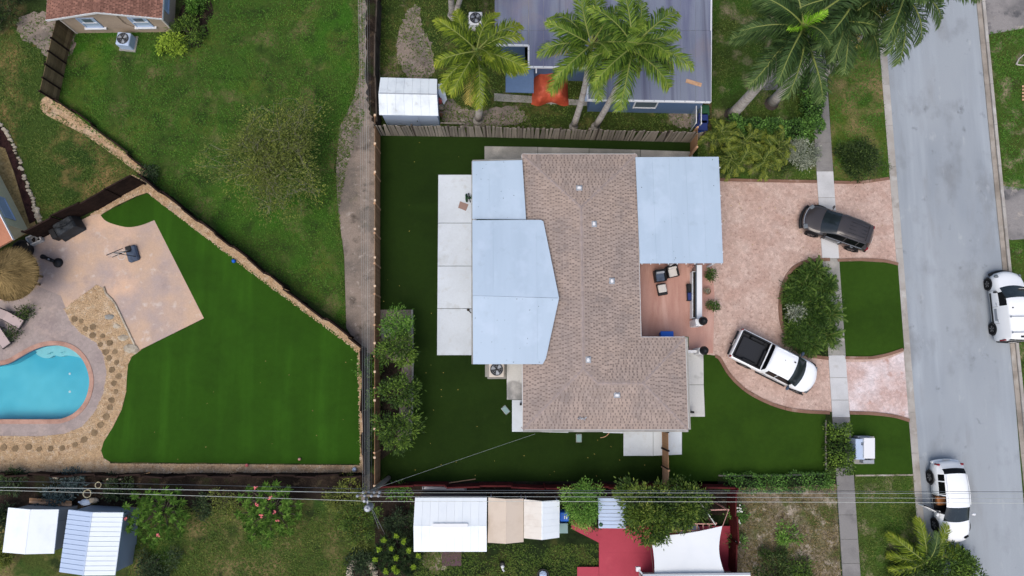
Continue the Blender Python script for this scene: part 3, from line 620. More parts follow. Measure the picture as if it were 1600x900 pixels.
# house slabs
def slabs(name, polys, z, m):
    r = bpy.data.objects.new(name, None); link(r); r['kind'] = 'structure'
    for p in polys:
        mm = m; q = p
        if isinstance(p, tuple): q, mm = p
        W = GP(q); c = sum(W, Vector()) / len(W)
        part(r, 'concrete_slab', MB().slab([((w_.x - c.x) * .997 + c.x, (w_.y - c.y) * .997 + c.y) for w_ in W], -.05, z + random.uniform(-.004, .004)), mm)
slabs('back_patio', [[(685, 273.5), (745, 273.5), (745, 348.6), (684.6, 348.6)], [(684.6, 349.2), (745, 349.2), (745, 415.6), (684, 415.6)], [(684, 416.2), (745, 416.2), (745, 482), (683.5, 482)], [(683.5, 482.6), (745, 482.6), (745, 555), (683, 555)]], .07, M['conc'])
slabs('side_walkway', [[(757, 229), (840, 230.3), (840, 262), (757, 262)], [(840.5, 230.3), (920, 232.4), (920, 262), (840.5, 262)], [(920.5, 232.4), (1000, 234.6), (1000, 262), (920.5, 262)], [(1000.5, 234.6), (1082, 237.5), (1082, 262), (1000.5, 262)]], .07, M['conc_g'])  # grey instead of white puts the shade north of the house into the colour
slabs('side_step', [([(791.5, 568), (835, 568), (835, 624.5), (792, 624.5)], M['conc_dirty']), [(800, 625), (845, 625), (845, 674.5), (800, 674.5)], [(846, 664), (888, 664), (888, 676), (846, 675)], [(942, 664), (974, 664), (974, 677), (942, 676)]], .07, M['conc'])
slabs('gate_slab', [[(974, 662), (1020, 662), (1020, 712), (974, 712)], [(1020.5, 662), (1065, 662), (1065, 710), (1020.5, 712)]], .07, M['conc'])
slabs('front_slab', [([(1060, 551), (1098.5, 551), (1099, 601), (1060, 601)], M['conc_dirty']), ([(1060, 601.5), (1099, 601.5), (1101, 651), (1060, 651)], M['conc_dirty'])], .08, M['conc'])
slabs('equipment_pad', [[(758, 566), (790, 566), (790, 589), (758, 589)]], .06, M['conc_g'])
# bed of small trees along the tan fence
ground_sheet('planting_bed', [(592, 484), (643, 484), (644, 640), (640, 690), (592, 700)], .022, M['dirt'])
ground_sheet('planting_bed', [(594, 560), (628, 566), (624, 640), (620, 700), (594, 720)], .026, M['darksoil'])
ribbon('bed_edging', [(644, 484), (645, 560), (644, 640), (641, 688)], .12, .0, .10, M['conc_g'], 4, piece=1.8)
raised('concrete_pad', [(596, 512), (618, 512), (618, 529), (596, 529)], .0, .07, M['conc_g'])

# ------------------------------------------------------------------ pool yard
PATIO = [(-90, 470), (-90, 420), (0, 400), (40, 384), (72, 366), (110, 352), (145, 335), (162, 334), (160, 338), (170, 345), (185, 351), (200, 354.5), (220, 351), (241, 343.5), (319, 497), (218, 547), (165, 525), (95, 478), (60, 470), (-90, 510)]
ground_sheet('pool_patio', PATIO, .035, M['patio'])
struct('pool_surround', sheet_hole(GP([(-90, 500), (0, 470), (60, 448), (95, 462), (112, 505), (135, 526), (160, 540), (170, 580), (166, 615), (150, 645), (125, 672), (100, 684), (-90, 690)], .04), GP(POOL, .04)), M['deck'])
TURF = [(230, 302), (214, 308), (186, 322), (157, 336)] + smooth([(157, 336), (165, 345), (180, 351), (200, 355), (220, 352), (241, 344)], 4, False) + [(319, 498), (222, 546)] + smooth([(222, 546), (206, 555), (199, 566), (198, 585), (197, 610), (190, 640), (176, 668), (162, 690), (158, 704), (162, 716), (172, 721)], 4, False) + [(200, 722), (564, 725), (560, 548), (552, 541)]
ground_sheet('artificial_turf', TURF, .045, M['turf_l'])
GRAVEL_A = [(100, 483), (128, 462), (152, 445), (163, 452), (166, 464), (175, 470), (184, 486), (200, 518), (216, 548), (222, 546), (206, 557), (200, 570), (198, 590), (197, 612), (190, 640), (176, 668), (162, 690), (158, 704), (162, 716), (172, 722), (172, 738), (-90, 738), (-90, 692), (0, 681), (60, 682), (100, 678), (128, 667), (148, 645), (162, 615), (167, 582), (162, 555), (150, 535), (128, 522), (112, 505)]
gravel_bed = ground_sheet('gravel_bed', GRAVEL_A, .050, M['gravel'])
GRAVEL_B = [(206, 272), (232, 286), (300, 338), (400, 414), (480, 478), (552, 530), (566, 548), (572, 738), (160, 740), (160, 724), (563, 727), (558, 552), (546, 540), (400, 432), (300, 355), (230, 301), (214, 306), (180, 322), (160, 334), (140, 336), (170, 316), (215, 292)]
ground_sheet('gravel_strip', GRAVEL_B, .042, M['graveledge'])
def pebbles(px, n, m, z, sz=(.02, .045)):
    P = scatter(px, n); k = len(P); s = RG.uniform(*sz, k)[:, None]; a = RG.uniform(0, PI, k); c = np.column_stack([P, np.full(k, z)])
    ax = np.column_stack([np.cos(a), np.sin(a), np.zeros(k)]) * s * RG.uniform(.8, 1.5, (k, 1)); ay = np.column_stack([-np.sin(a), np.cos(a), np.zeros(k)]) * s
    az = np.column_stack([np.zeros(k), np.zeros(k), np.ones(k)]) * s * .7
    V = np.zeros((k, 4, 3, 3)); q = [ax, ay, -ax, -ay]
    for i in range(4): V[:, i, 0] = c + az; V[:, i, 1] = c + q[i]; V[:, i, 2] = c + q[(i + 1) % 4]
    me = mesh_np('gravel', V.reshape(-1, 3), 3, m); o = bpy.data.objects.new('gravel', me); link(o); o['kind'] = 'stuff'
    # weld the four faces of each pebble so that an island is a pebble
    return o
pebbles(GRAVEL_A, 13000, M['pebble'], .055); pebbles(GRAVEL_B, 9000, M['pebble'], .047)
# stepping stones in the gravel: two wandering rows and one along the bottom
sts = [(117, 499), (128, 502), (135, 514), (146, 511), (146, 524), (161, 525), (158, 538), (172, 536), (166, 550), (180, 550), (171, 560), (183, 566), (176, 578), (186, 588), (179, 599), (182, 612), (175, 625), (173, 636), (167, 651), (158, 664), (148, 676), (132, 687), (118, 695), (98, 700), (80, 701), (62, 702), (46, 698), (25, 701), (7, 699)]
for x, y in sts:
    mb = MB(); c = G(x, y); n = random.randint(6, 8); r = random.uniform(.17, .23); a0 = random.uniform(0, 6)
    mb.slab([(c.x + math.cos(a0 + 2 * PI * k / n) * r * random.uniform(.8, 1.15), c.y + math.sin(a0 + 2 * PI * k / n) * r * random.uniform(.8, 1.1)) for k in range(n)], .0, .085)
    part(gravel_bed, 'stepping_stone', mb, M['stone'])
for x, y, r, mm in ((172, 495, .26, 'grey_met'), (193, 528, .3, 'rock'), (205, 545, .42, 'rock'), (182, 510, .22, 'rock')):
    mb = MB(); mb.blob(G(x, y, .04), r, sc=(1.3, .75, .25), jit=.2, lv=1); part(gravel_bed, 'flat_stone', mb, M['conc_g'] if mm == 'grey_met' else M['rock'])
# low stone edge between gravel and patio
ribbon('patio_edge', [(163, 448), (168, 462), (178, 470), (190, 494), (216, 549)], .1, .0, .12, M['rock'], 4, piece=.5)
# pool: sunken basin, coping, water, steps
def offs(px, d):
    W = [Vector((q.x, q.y, 0)) for q in GP(px)]; n = len(W); out = []
    ar = sum(W[i].x * W[(i + 1) % n].y - W[(i + 1) % n].x * W[i].y for i in range(n))
    for i in range(n):
        t = (W[(i + 1) % n] - W[i - 1]).normalized(); nn = Vector((t.y, -t.x, 0)) * (1 if ar > 0 else -1); out.append(W[i] + nn * d)
    return out
inner = offs(POOL, 0); outer = offs(POOL, .28); n = len(inner)
pool = thing('swimming_pool', 'curved turquoise swimming pool with pink coping and pale curved steps', 'pool', G(60, 600))
mb = MB()
vs = [(q.x, q.y, .07) for q in inner] + [(q.x, q.y, .07) for q in outer] + [(q.x, q.y, .0) for q in outer] + [(q.x, q.y, -.1) for q in inner]
fs = []
for i in range(n):
    j = (i + 1) % n; fs += [[i, n + i, n + j, j], [n + i, 2 * n + i, 2 * n + j, n + j], [j, 3 * n + j, 3 * n + i, i]]
mb.add(vs, fs); part(pool, 'coping', mb, M['coping'])
mb = MB(); mb.sheet([(q.x, q.y, -.8) for q in inner]); part(pool, 'basin_floor', mb, M['water'])
mb = MB(); mb.add([(q.x, q.y, -.1) for q in inner] + [(q.x, q.y, -.8) for q in inner], [[i, (i + 1) % n, n + (i + 1) % n, n + i] for i in range(n)]); part(pool, 'basin_wall', mb, M['water'])
mb = MB(); q3 = offs(POOL, -.012); mb.add([(q.x, q.y, -.005) for q in q3] + [(q.x, q.y, -.2) for q in q3], [[i, (i + 1) % n, n + (i + 1) % n, n + i] for i in range(n)]); part(pool, 'tile_band', mb, M['bluewall'])
for dz, pts in ((-.32, [(50, 546), (70, 541), (92, 540), (112, 545.5), (124, 554), (116, 553), (107, 551), (97, 549), (88, 551.5), (78, 549.5), (70, 553), (60, 552)]), (-.55, [(50, 550), (92, 546), (128, 560), (122, 560), (112, 557), (97, 555), (88, 557), (78, 555), (70, 559), (58, 558)])):
    mb = MB(); mb.slab([(q.x, q.y) for q in GP(smooth(pts, 4), -.1)], -.8, dz); part(pool, 'step', mb, M['step'])
for x, y in ((109, 584), (109, 612)):
    mb = MB(); mb.lathe(G(x, y, -.8), [(.08, 0), (.06, .02), (0, .03)], 10); part(pool, 'floor_light', mb, M['white'])
mb = MB(); mb.sheet([(q.x, q.y, -.07) for q in inner]); part(pool, 'water_surface', mb, M['surface'])
# side bed at far left: yellow gravel, mulch, rocks
ground_sheet('gravel_bed', [(-40, 215), (8, 228), (22, 260), (42, 310), (54, 345), (60, 360), (28, 372), (-40, 330)], .030, M['gravel_y'], 0)
ground_sheet('mulch_bed', [(-20, 190), (4, 200), (20, 228), (38, 280), (52, 318), (56, 345), (46, 350), (36, 318), (22, 270), (8, 232), (-20, 222)], .034, M['mulch'], 0)
rb = struct('rock_border', MB().slab([(q.x, q.y) for q in GP([(-12, 190), (8, 198), (24, 228), (42, 276), (56, 318), (62, 342), (56, 344), (50, 318), (36, 278), (19, 230), (4, 202), (-12, 196)])], -.02, .036), M['darksoil'])
for i in range(46):
    t = i / 45; x, y = smooth([(-6, 192), (6, 200), (21, 228), (38, 275), (53, 316), (60, 345)], 10, False)[min(49, int(t * 50))]
    mb = MB(); s = random.uniform(.09, .15) * (1.5 if t > .85 else 1); mb.blob(G(x + random.uniform(-2, 2), y + random.uniform(-2, 2), .07), s, sc=(1.2, .9, .7), jit=.2); part(rb, 'stone', mb, M['rock'])

# ------------------------------------------------------------------ buildings
def plane_frame(P):
    a, b = P[0], P[1]; e = (b - a).normalized()
    n = Vector()
    for i in range(len(P)): n += (P[i] - a).cross(P[(i + 1) % len(P)] - a)
    n.normalize()
    if n.z < 0: n = -n
    u = n.cross(e)
    if sum((p - a).dot(u) for p in P) < 0: u = -u
    return a, e, u, n
def scan(P2, v):
    xs = []; n = len(P2)
    for i in range(n):
        (x0, y0), (x1, y1) = P2[i], P2[(i + 1) % n]
        if (y0 > v) != (y1 > v): xs.append(x0 + (v - y0) * (x1 - x0) / (y1 - y0))
    xs.sort(); return [(xs[i], xs[i + 1]) for i in range(0, len(xs) - 1, 2)]
def shingle_face(parent, P, mb_base, mb_tab, course=.165, rnd=random):
    """a roof plane laid with courses of raised tabs; P[0]-P[1] is the eave"""
    a, e, u, n = plane_frame(P)
    mb_base.poly(P if (P[1] - P[0]).cross(P[2] - P[0]).z > 0 else P[::-1])
    P2 = [((p - a).dot(e), (p - a).dot(u)) for p in P]; vmax = max(q[1] for q in P2); v = 0; k = 0
    while v < vmax - .02:
        for x0, x1 in scan(P2, min(v + course * .5, vmax - .01)):
            x = x0 - rnd.uniform(0, .2)
            while x < x1:
                wd = rnd.uniform(.10, .24); s0, s1 = max(x, x0), min(x + wd, x1)
                if s1 - s0 > .03:
                    v1 = min(v + course * 1.02, vmax); h0, h1 = .024, .006
                    q = [a + e * s0 + u * v + n * h0, a + e * s1 + u * v + n * h0, a + e * s1 + u * v1 + n * h1, a + e * s0 + u * v1 + n * h1, a + e * s0 + u * v, a + e * s1 + u * v]
                    mb_tab.add(q, [[0, 1, 2, 3], [4, 5, 1, 0]])
                x += wd + rnd.uniform(.035, .10)
        # continuous lap line of the course: a slim raised strip at its lower edge
        for x0, x1 in scan(P2, min(v + .02, vmax - .01)):
            q = [a + e * x0 + u * v + n * .013, a + e * x1 + u * v + n * .013, a + e * x1 + u * (v + course * .3) + n * .011, a + e * x0 + u * (v + course * .3) + n * .011]
            mb_tab.add(q, [[0, 1, 2, 3]])
        v += course; k += 1
def ridge_caps(mb, a, b, wd=.15, piece=.3, lift=.03, drop=.05):
    d = b - a; L = d.length; k = max(1, round(L / piece)); d.normalize(); s = Vector((-d.y, d.x, 0)).normalized()
    for i in range(k):
        p, q = a + d * (L * i / k), a + d * (L * (i + 1.08) / k); z = Vector((0, 0, lift)); z2 = Vector((0, 0, lift - .015)); dn = Vector((0, 0, -drop))
        vs = [p + z2, q + z, p + z2 + s * wd + dn, q + z + s * wd + dn, p + z2 - s * wd + dn, q + z - s * wd + dn]
        mb.add(vs, [[0, 1, 3, 2], [1, 0, 4, 5], [1, 5, 3]])
def wall_ring(mb, pts, z0, z1, th=.15):
    """closed outer walls of a plan outline"""
    n = len(pts)
    mb.add([(p[0], p[1], z0) for p in pts] + [(p[0], p[1], z1) for p in pts], [[i, (i + 1) % n, n + (i + 1) % n, n + i] for i in range(n)])

# ---- main house: L-shaped hip roof
EZ = 2.75
x0 = G(816.5, 500, EZ).x; yN = G(905, 241, EZ).y; xE = G(999, 430, EZ).x; yM = G(1035, 527, EZ).y; xF = G(1073, 600, EZ).x; yS = G(940, 671, EZ).y
SL = .21
house = thing('house', 'large L-shaped house with pinkish brown shingle roof and pale blue metal additions', 'house', ((x0 + xE) / 2, (yN + yS) / 2, 0))
def RZ(d): return EZ + SL * d
cx = (x0 + xE) / 2; hw = (xE - x0) / 2; cy = (yM + yS) / 2; hh = (yM - yS) / 2
NW, NE, SW, SE, MC, EN = Vector((x0, yN, EZ)), Vector((xE, yN, EZ)), Vector((x0, yS, EZ)), Vector((xF, yS, EZ)), Vector((xE, yM, EZ)), Vector((xF, yM, EZ))
AN = Vector((cx, yN - hw, RZ(hw))); P1 = Vector((cx, yS + hw, RZ(hw))); P2_ = Vector((cx + (hw - hh), yS + hh, RZ(hh))); P3 = Vector((xF - hh, yS + hh, RZ(hh)))
mbb, mbt = MB(), MB()
for F in ([NE, NW, AN], [NW, SW, P1, AN], [MC, NE, AN, P1, P2_], [SW, SE, P3, P2_, P1], [EN, MC, P2_, P3], [SE, EN, P3]): shingle_face(house, F, mbb, mbt)
roof = part(house, 'roof', mbb, M['sh_base'])
part(roof, 'shingles', mbt, M['sh_tab'], kind='stuff')
mbr = MB()
for a, b in ((NW, AN), (NE, AN), (P1, AN), (SW, P1), (P2_, P1), (P3, P2_), (EN, P3), (SE, P3)): ridge_caps(mbr, a, b)
part(roof, 'ridge_shingles', mbr, M['sh_ridge'], kind='stuff')
mb = MB()
ring = [NW, SW, SE, EN, MC, NE]
for i in range(6):
    a, b = ring[i], ring[(i + 1) % 6]; d = (b - a).normalized(); o = Vector((d.y, -d.x, 0)) * .02
    mb.beam(a + o + Vector((0, 0, -.10)), b + o + Vector((0, 0, -.10)), .03, .2)
part(house, 'fascia', mb, M['panel_edge'])
mb = MB(); gz = Vector((0, 0, -.02))
for a, b in ((SW, SE), (Vector((xF, yS, EZ)), Vector((xF, yM, EZ)))):
    d = (b - a).normalized(); o = Vector((d.y, -d.x, 0)) * .09; mb.beam(a + o + gz, b + o + gz, .11, .09)
part(house, 'gutter', mb, M['conc_g'])
mb = MB(); ins = .5
outl = [(x0 + ins, yN - ins), (x0 + ins, yS + ins), (xF - ins, yS + ins), (xF - ins, yM - ins), (xE - ins, yM - ins), (xE - ins, yN - ins)]
wall_ring(mb, outl, -.05, EZ - .02)
mb.sheet([(NW.x + .02, NW.y - .02, EZ - .1), (SW.x + .02, SW.y + .02, EZ - .1), (SE.x - .02, SE.y + .02, EZ - .1), (EN.x - .02, EN.y - .02, EZ - .1), (MC.x - .02, MC.y - .02, EZ - .1), (NE.x - .02, NE.y - .02, EZ - .1)])
part(house, 'wall', mb, M['stucco'])
def wall_window(par, a, b, t, wd, z0, z1, name='window', frame='white', glass='pane', out=.03):
    """framed window on the wall running a -> b, outward to the right of a->b"""
    a, b = Vector(a), Vector(b); d = (b - a).normalized(); nrm = Vector((d.y, -d.x, 0)); c = a.lerp(b, t); mb = MB()
    p0, p1 = c - d * wd / 2 + nrm * out, c + d * wd / 2 + nrm * out; up = Vector((0, 0, 1)); f = .07
    mb.beam(p0 + up * (z0 + f / 2), p1 + up * (z0 + f / 2), .08, f); mb.beam(p0 + up * (z1 - f / 2), p1 + up * (z1 - f / 2), .08, f)
    for p in (p0 + d * f / 2, p1 - d * f / 2): mb.beam(p + up * (z0 + f), p + up * (z1 - f), .08, f)
    w_ = part(par, name, mb, M[frame])
    mb = MB(); mb.add([p0 + up * z0 - nrm * .005, p1 + up * z0 - nrm * .005, p1 + up * z1 - nrm * .005, p0 + up * z1 - nrm * .005], [[0, 1, 2, 3]]); part(w_, 'pane', mb, M[glass]); return w_
wall_window(house, (xF - ins, yS + ins, 0), (xF - ins, yM - ins, 0), .5, 1.6, .9, 2.1)
wall_window(house, (x0 + ins, yS + ins, 0), (xF - ins, yS + ins, 0), .3, 1.2, 1.0, 2.1)
wall_window(house, (x0 + ins, yS + ins, 0), (xF - ins, yS + ins, 0), .72, 1.2, 1.0, 2.1)
wall_window(house, (xE - ins, yM - ins, 0), (xE - ins, yN - ins, 0), .2, 1.8, .8, 2.1)
wall_window(house, (xE - ins, yM - ins, 0), (xE - ins, yN - ins, 0), .38, .95, .05, 2.1, 'door', 'white', 'white')
def roof_z(x, y): return RZ(max(min(x - x0, xE - x, yN - y, y - yS), min(x - x0, xF - x, yM - y, y - yS)))
for px, py in ((905, 294), (928, 350), (956, 439), (919, 562), (964, 617)):
    p = G(px, py, 3.5); z = roof_z(p.x, p.y); p = G(px, py, z); rz = PI / 2 if py < 300 or py > 600 else 0
    v = MB(); v.bbox((p.x, p.y, z + .13), (.17, .24, .2), .05, rz); vp = part(house, 'roof_vent', v, M['white'])
    v = MB(); v.bbox((p.x, p.y, z + .02), (.34, .38, .05), .02, rz); part(vp, 'flashing', v, M['grey_met'])
mb = MB(); p = G(908, 654, 2.9)
for i in range(5): mb.beam(p + Vector((-.2 + i * .1, random.uniform(-.1, .1), .05)), p + Vector((-.1 + i * .1, random.uniform(-.1, .1), .12)), .05, .03)
part(house, 'roof_bracket', mb, M['grey_met'])
# metal roof additions, panel by panel
def panel_roof(par, name, quad, kx, edge_sides=(0, 1, 2, 3), th=.09, m='panel', gap=.004, lip=.05, em='panel'):
    """quad a,b,c,d (world); split along a->b into kx panels running b->c"""
    a, b, c, d = [Vector(q) for q in quad]; mb = MB(); dz = Vector((0, 0, -th))
    mb.add([a + dz * .35, b + dz * .35, c + dz * .35, d + dz * .35, a + dz, b + dz, c + dz, d + dz], [[0, 1, 2, 3], [7, 6, 5, 4]] + [[4 + i, 4 + (i + 1) % 4, (i + 1) % 4, i] for i in range(4)])
    r = part(par, name, mb, M[em])
    for i in range(kx):
        t0, t1 = i / kx, (i + 1) / kx; p = [a.lerp(b, t0), a.lerp(b, t1), d.lerp(c, t1), d.lerp(c, t0)]; g = (b - a).normalized() * gap / 2
        q = [p[0] + g, p[1] - g, p[2] - g, p[3] + g]; mb = MB(); dn = Vector((0, 0, -th * .34))
        mb.add(q + [z + dn for z in q], [[0, 1, 2, 3]] + [[4 + j, 4 + (j + 1) % 4, (j + 1) % 4, j] for j in range(4)]); part(r, 'roof_panel', mb, M[m])
    return r
cz = 2.72
CPn = [G(993, 245.5, cz + .18), G(1123, 245, cz), G(1130, 411, cz), G(1000, 411.5, cz + .18)]
panel_roof(house, 'carport_roof', [CPn[3], CPn[2], CPn[1], CPn[0]], 5)
zb = 2.9
panel_roof(house, 'patio_roof', [G(738, 342, zb - .1), G(822, 343, zb + .12), G(816, 250, zb + .12), G(738, 252, zb - .1)], 3)
# larger patio roof: shallow gable, ridge running east-west at its widest point
g0, g1 = zb + .32, zb + .62
south = [G(739, 569, g0 - .1), G(848, 569, g0), G(853, 560, g0 + .02), G(873.5, 466, g1 + .02), G(738.5, 462, g1 - .12)]
north = [G(738.5, 461.7, g1 - .12), G(873.5, 465.5, g1 + .02), G(849, 346, g0 + .02), G(845, 343.5, g0), G(738, 344, g0 - .1)]
def clip_strip(P, xa, xb):
    def cut(P, f):
        out = []
        for i in range(len(P)):
            p, q = P[i], P[(i + 1) % len(P)]; fp, fq = f(p), f(q)
            if fp >= 0: out.append(p)
            if (fp >= 0) != (fq >= 0): out.append(p.lerp(q, fp / (fp - fq)))
        return out
    return cut(cut(P, lambda p: p.x - xa), lambda p: xb - p.x)
gable = None
for P in (south, north):
    mb = MB(); dn = Vector((0, 0, -.12)); k = len(P)
    mb.add([p + dn * .3 for p in P] + [p + dn for p in P], [list(range(k)), [2 * k - 1 - i for i in range(k)]] + [[k + i, k + (i + 1) % k, (i + 1) % k, i] for i in range(k)])
    gr = part(house, 'patio_roof', mb, M['panel'])
    xa = min(p.x for p in P); xb = max(p.x for p in P); kx = 4
    for i in range(kx):
        Q = clip_strip(P, xa + (xb - xa) * i / kx + .002, xa + (xb - xa) * (i + 1) / kx - .002)
        if len(Q) > 2:
            mb = MB(); k = len(Q); mb.add(Q + [q + dn * .29 for q in Q], [list(range(k))] + [[k + j, k + (j + 1) % k, (j + 1) % k, j] for j in range(k)]); part(gr, 'roof_panel', mb, M['panel'])
mb = MB(); mb.tube([G(738, 252, zb - .18), G(738, 569, zb - .18)], .05, n=6); mb.tube([G(738, 251, zb - .16), G(816, 249, zb - .12)], .05, n=6); part(house, 'gutter', mb, M['conc_g'])
for px, py, z in ((740, 256, zb - .15), (740, 340, zb - .15), (740, 460, zb - .15), (740, 564, zb - .15), (1119, 249, cz - .1), (1124, 330, cz - .1), (1126, 407, cz - .1), (1060, 407, cz - .1)):
    p = G(px, py, z); mb = MB(); mb.box((p.x + (.1 if px < 800 else -.12), p.y, z / 2), (.09, .09, z)); part(house, 'post', mb, M['white'])
mb = MB()
for i in range(10):
    t = i / 9; a = G(1003 + 124 * t, 412.4, cz - .02); mb.box(a, (.05, .06, .1))
for i in range(4):
    a = G(1124.5 + 1.6 * i, 262 + 44 * i, cz - .02); mb.box(a, (.06, .05, .08))
part(house, 'gutter_bracket', mb, M['white'])
# downpipes
for px, py in ((813.5, 631), (1077, 643)):
    mb = MB(); p = G(px, py, 0); mb.box((p.x, p.y, .5), (.12, .12, 1.0)); part(house, 'downpipe', mb, M['black'])

def litter(par, quad, n_, seed):
    rg = np.random.default_rng(seed); q = [np.array(v) for v in quad]; u_, v_ = rg.uniform(.03, .97, n_)[:, None], rg.uniform(.03, .97, n_)[:, None]; v_ = np.where(rg.uniform(0, 1, (n_, 1)) < .4, rg.choice([.03, .97], (n_, 1)), v_)
    P = (q[0] * (1 - u_) + q[1] * u_) * (1 - v_) + (q[3] * (1 - u_) + q[2] * u_) * v_ + np.array([0, 0, .03]); a_ = rg.uniform(0, 2 * PI, n_); D = np.column_stack([np.cos(a_), np.sin(a_), np.zeros(n_)]); S = np.column_stack([-np.sin(a_), np.cos(a_), np.zeros(n_)]); L = rg.uniform(.02, .055, (n_, 1)); W_ = L * rg.uniform(.2, .45, (n_, 1))
    V = np.stack([P - D * L, P + S * W_, P + D * L, P - S * W_], 1).reshape(-1, 3); part_np(par, 'leaf_litter', V, 4, M['darksoil'], None, 'stuff')
litter(house, CPn, 18, 1); litter(house, [G(738, 342, zb - .1), G(822, 343, zb + .12), G(816, 250, zb + .12), G(738, 252, zb - .1)], 16, 2); litter(house, [south[0], south[1], south[3], south[4]], 22, 3)
# ---- porch: garden wall with columns, planter, furniture
wz = 2.2
pw = thing('porch_wall', 'low white porch wall ending in square columns beside the pink driveway', 'wall', G(1094, 460))
def boxpx(mb, x0_, y0_, x1_, y1_, z0, z1, zp=None, m=0, bev=0):
    """box whose TOP outline spans the given photograph pixels"""
    P = GP([(x0_, y0_), (x1_, y0_), (x1_, y1_), (x0_, y1_)], z1)
    if bev: c = sum(P, Vector()) / 4; mb.bbox((c.x, c.y, (z0 + z1) / 2), ((P[1].x - P[0].x + P[2].x - P[3].x) / 2, (P[0].y - P[3].y + P[1].y - P[2].y) / 2, z1 - z0), bev, m=m)
    else: mb.slab([(p.x, p.y) for p in P], z0, z1, m)
    return mb
part(pw, 'wall_panel', boxpx(MB(), 1089, 414, 1097, 498, .0, 1.0), M['white'])
part(pw, 'column', boxpx(MB(), 1087, 498, 1099, 509, .0, 1.5, bev=.04), M['white'])
part(pw, 'planter_box', boxpx(MB(), 1082, 424, 1087, 497, .0, .7), M['whitemetal'])
part(pw, 'planter_soil', boxpx(MB(), 1083, 425, 1086, 496, .7, .72), M['darksoil'])
mb = MB(); boxpx(mb, 1087.3, 412, 1088.8, 497, .0, .95); part(pw, 'glass_screen', mb, M['pane'])
pw2 = thing('porch_wall', 'short white porch wall and column at the corner of the shingle roof', 'wall', G(1085, 549))
part(pw2, 'wall_panel', boxpx(MB(), 1066, 547, 1092, 551, .0, 1.0), M['white'])
part(pw2, 'column', boxpx(MB(), 1092, 543, 1103, 553, .0, 1.5, bev=.04), M['white'])
for (px, py), lab in (((1097, 502), 'black cone topiary lamp on the column at the end of the long porch wall'), ((1098.5, 548), 'black cone topiary lamp on the column of the short porch wall')):
    p = G(px - .5, py, 1.5); t = thing('column_lamp', lab, 'lamp', p, 'black lamps on the porch columns')
    mb = MB(); mb.lathe(p, [(.12, 0), (.05, .04), (.05, .12), (.20, .16), (.28, .3), (.2, .62), (.04, .8)], 12); part(t, 'shade', mb, M['black'], sm=True)
    mb = MB(); mb.lathe(p + Vector((0, 0, .8)), [(.03, 0), (.03, .06), (0, .09)], 8); part(t, 'finial', mb, M['black'])

def lounge_chair(px, py, rz, label, cush, group, blanket=False, w_=.62, L=1.75):
    """adjustable lounger: frame, legs, seat and back cushions"""
    p = G(px, py); t = thing('lounge_chair', label, 'lounge chair', p, group, rz)
    W = WM[t.name]
    def q(x, y, z): return W @ Vector((x, y, z))
    mb = MB()
    for s in (-1, 1): mb.beam(q(-L * .5, s * w_ / 2, .32), q(L * .22, s * w_ / 2, .32), .05, .05); mb.beam(q(L * .2, s * w_ / 2, .32), q(L * .5, s * w_ / 2, .68), .05, .05)
    mb.beam(q(-L * .5, -w_ / 2, .32), q(-L * .5, w_ / 2, .32), .05, .05); mb.beam(q(L * .5, -w_ / 2, .68), q(L * .5, w_ / 2, .68), .05, .05)
    part(t, 'frame', mb, M['black'])
    for sx in (-.42, .2):
        for s in (-1, 1): mb = MB(); mb.beam(q(L * sx, s * w_ / 2, 0.02), q(L * sx, s * w_ / 2, .3), .045, .045); part(t, 'leg', mb, M['black'])
    mb = MB(); mb.box(None, (L * .68, w_ * .9, .07), mat=W @ Matrix.Translation((-L * .14, 0, .38))); part(t, 'seat_cushion', mb, cush)
    ang = -math.atan2(.36, L * .3); mb = MB(); mb.box(None, (L * .36, w_ * .9, .07), mat=W @ Matrix.Translation((L * .35, 0, .55)) @ Matrix.Rotation(ang, 4, 'Y')); part(t, 'back_cushion', mb, cush)
    return t
lounge_chair(22.5, 498, R(152), 'mauve pool lounger farther from the turquoise pool beside a dark plant', M['mauve'], 'mauve loungers on the pool deck')
lounge_chair(6, 524, R(128), 'mauve pool lounger nearer the turquoise pool and cut by the picture edge', M['mauve'], 'mauve loungers on the pool deck')
def patio_chair(px, py, rz, label, group, deep=False, foot=False):
    p = G(px, py); t = thing('patio_chair', label, 'armchair', p, group, rz); W = WM[t.name]
    def bx(x, y, z, sx, sy, sz, name, m): mb = MB(); mb.bbox(None or (0, 0, 0), (sx, sy, sz), .02); mb.v = [W @ (v + Vector((x, y, z))) for v in mb.v]; return part(t, name, mb, m)
    bx(0, 0, .28, .72, .7, .1, 'base_frame', M['black'])
    bx(0, -.33, .4, .72, .07, .5, 'armrest', M['black']); bx(0, .33, .4, .72, .07, .5, 'armrest', M['black'])
    bx(-.34, 0, .5, .08, .72, .75, 'backrest', M['black']); bx(-.2, 0, .55, .14, .52, .45, 'back_cushion', M['grey_met'] if deep else M['cream'])
    bx(.05, 0, .40, .52, .56, .14, 'seat_cushion', M['cream'] if not deep else M['navy'])
    for sx in (-.3, .3):
        for sy in (-.3, .3): bx(sx, sy, .12, .05, .05, .24, 'leg', M['black'])
    return t
patio_chair(1029, 433, R(-82), 'black patio armchair with a round green grey cushion', 'patio chairs on the porch', deep=True)
patio_chair(1048, 426, R(-78), 'black patio armchair with pale patterned cushions nearest the carport', 'patio chairs on the porch')
p = G(1033, 453); t = thing('ottoman', 'black framed footstool with a cream top in front of the armchair', 'footstool', p, None, R(-80)); W = WM[t.name]
mb = MB(); mb.bbox((0, 0, .22), (.75, .6, .2), .03); mb.v = [W @ v for v in mb.v]; part(t, 'frame', mb, M['black'])
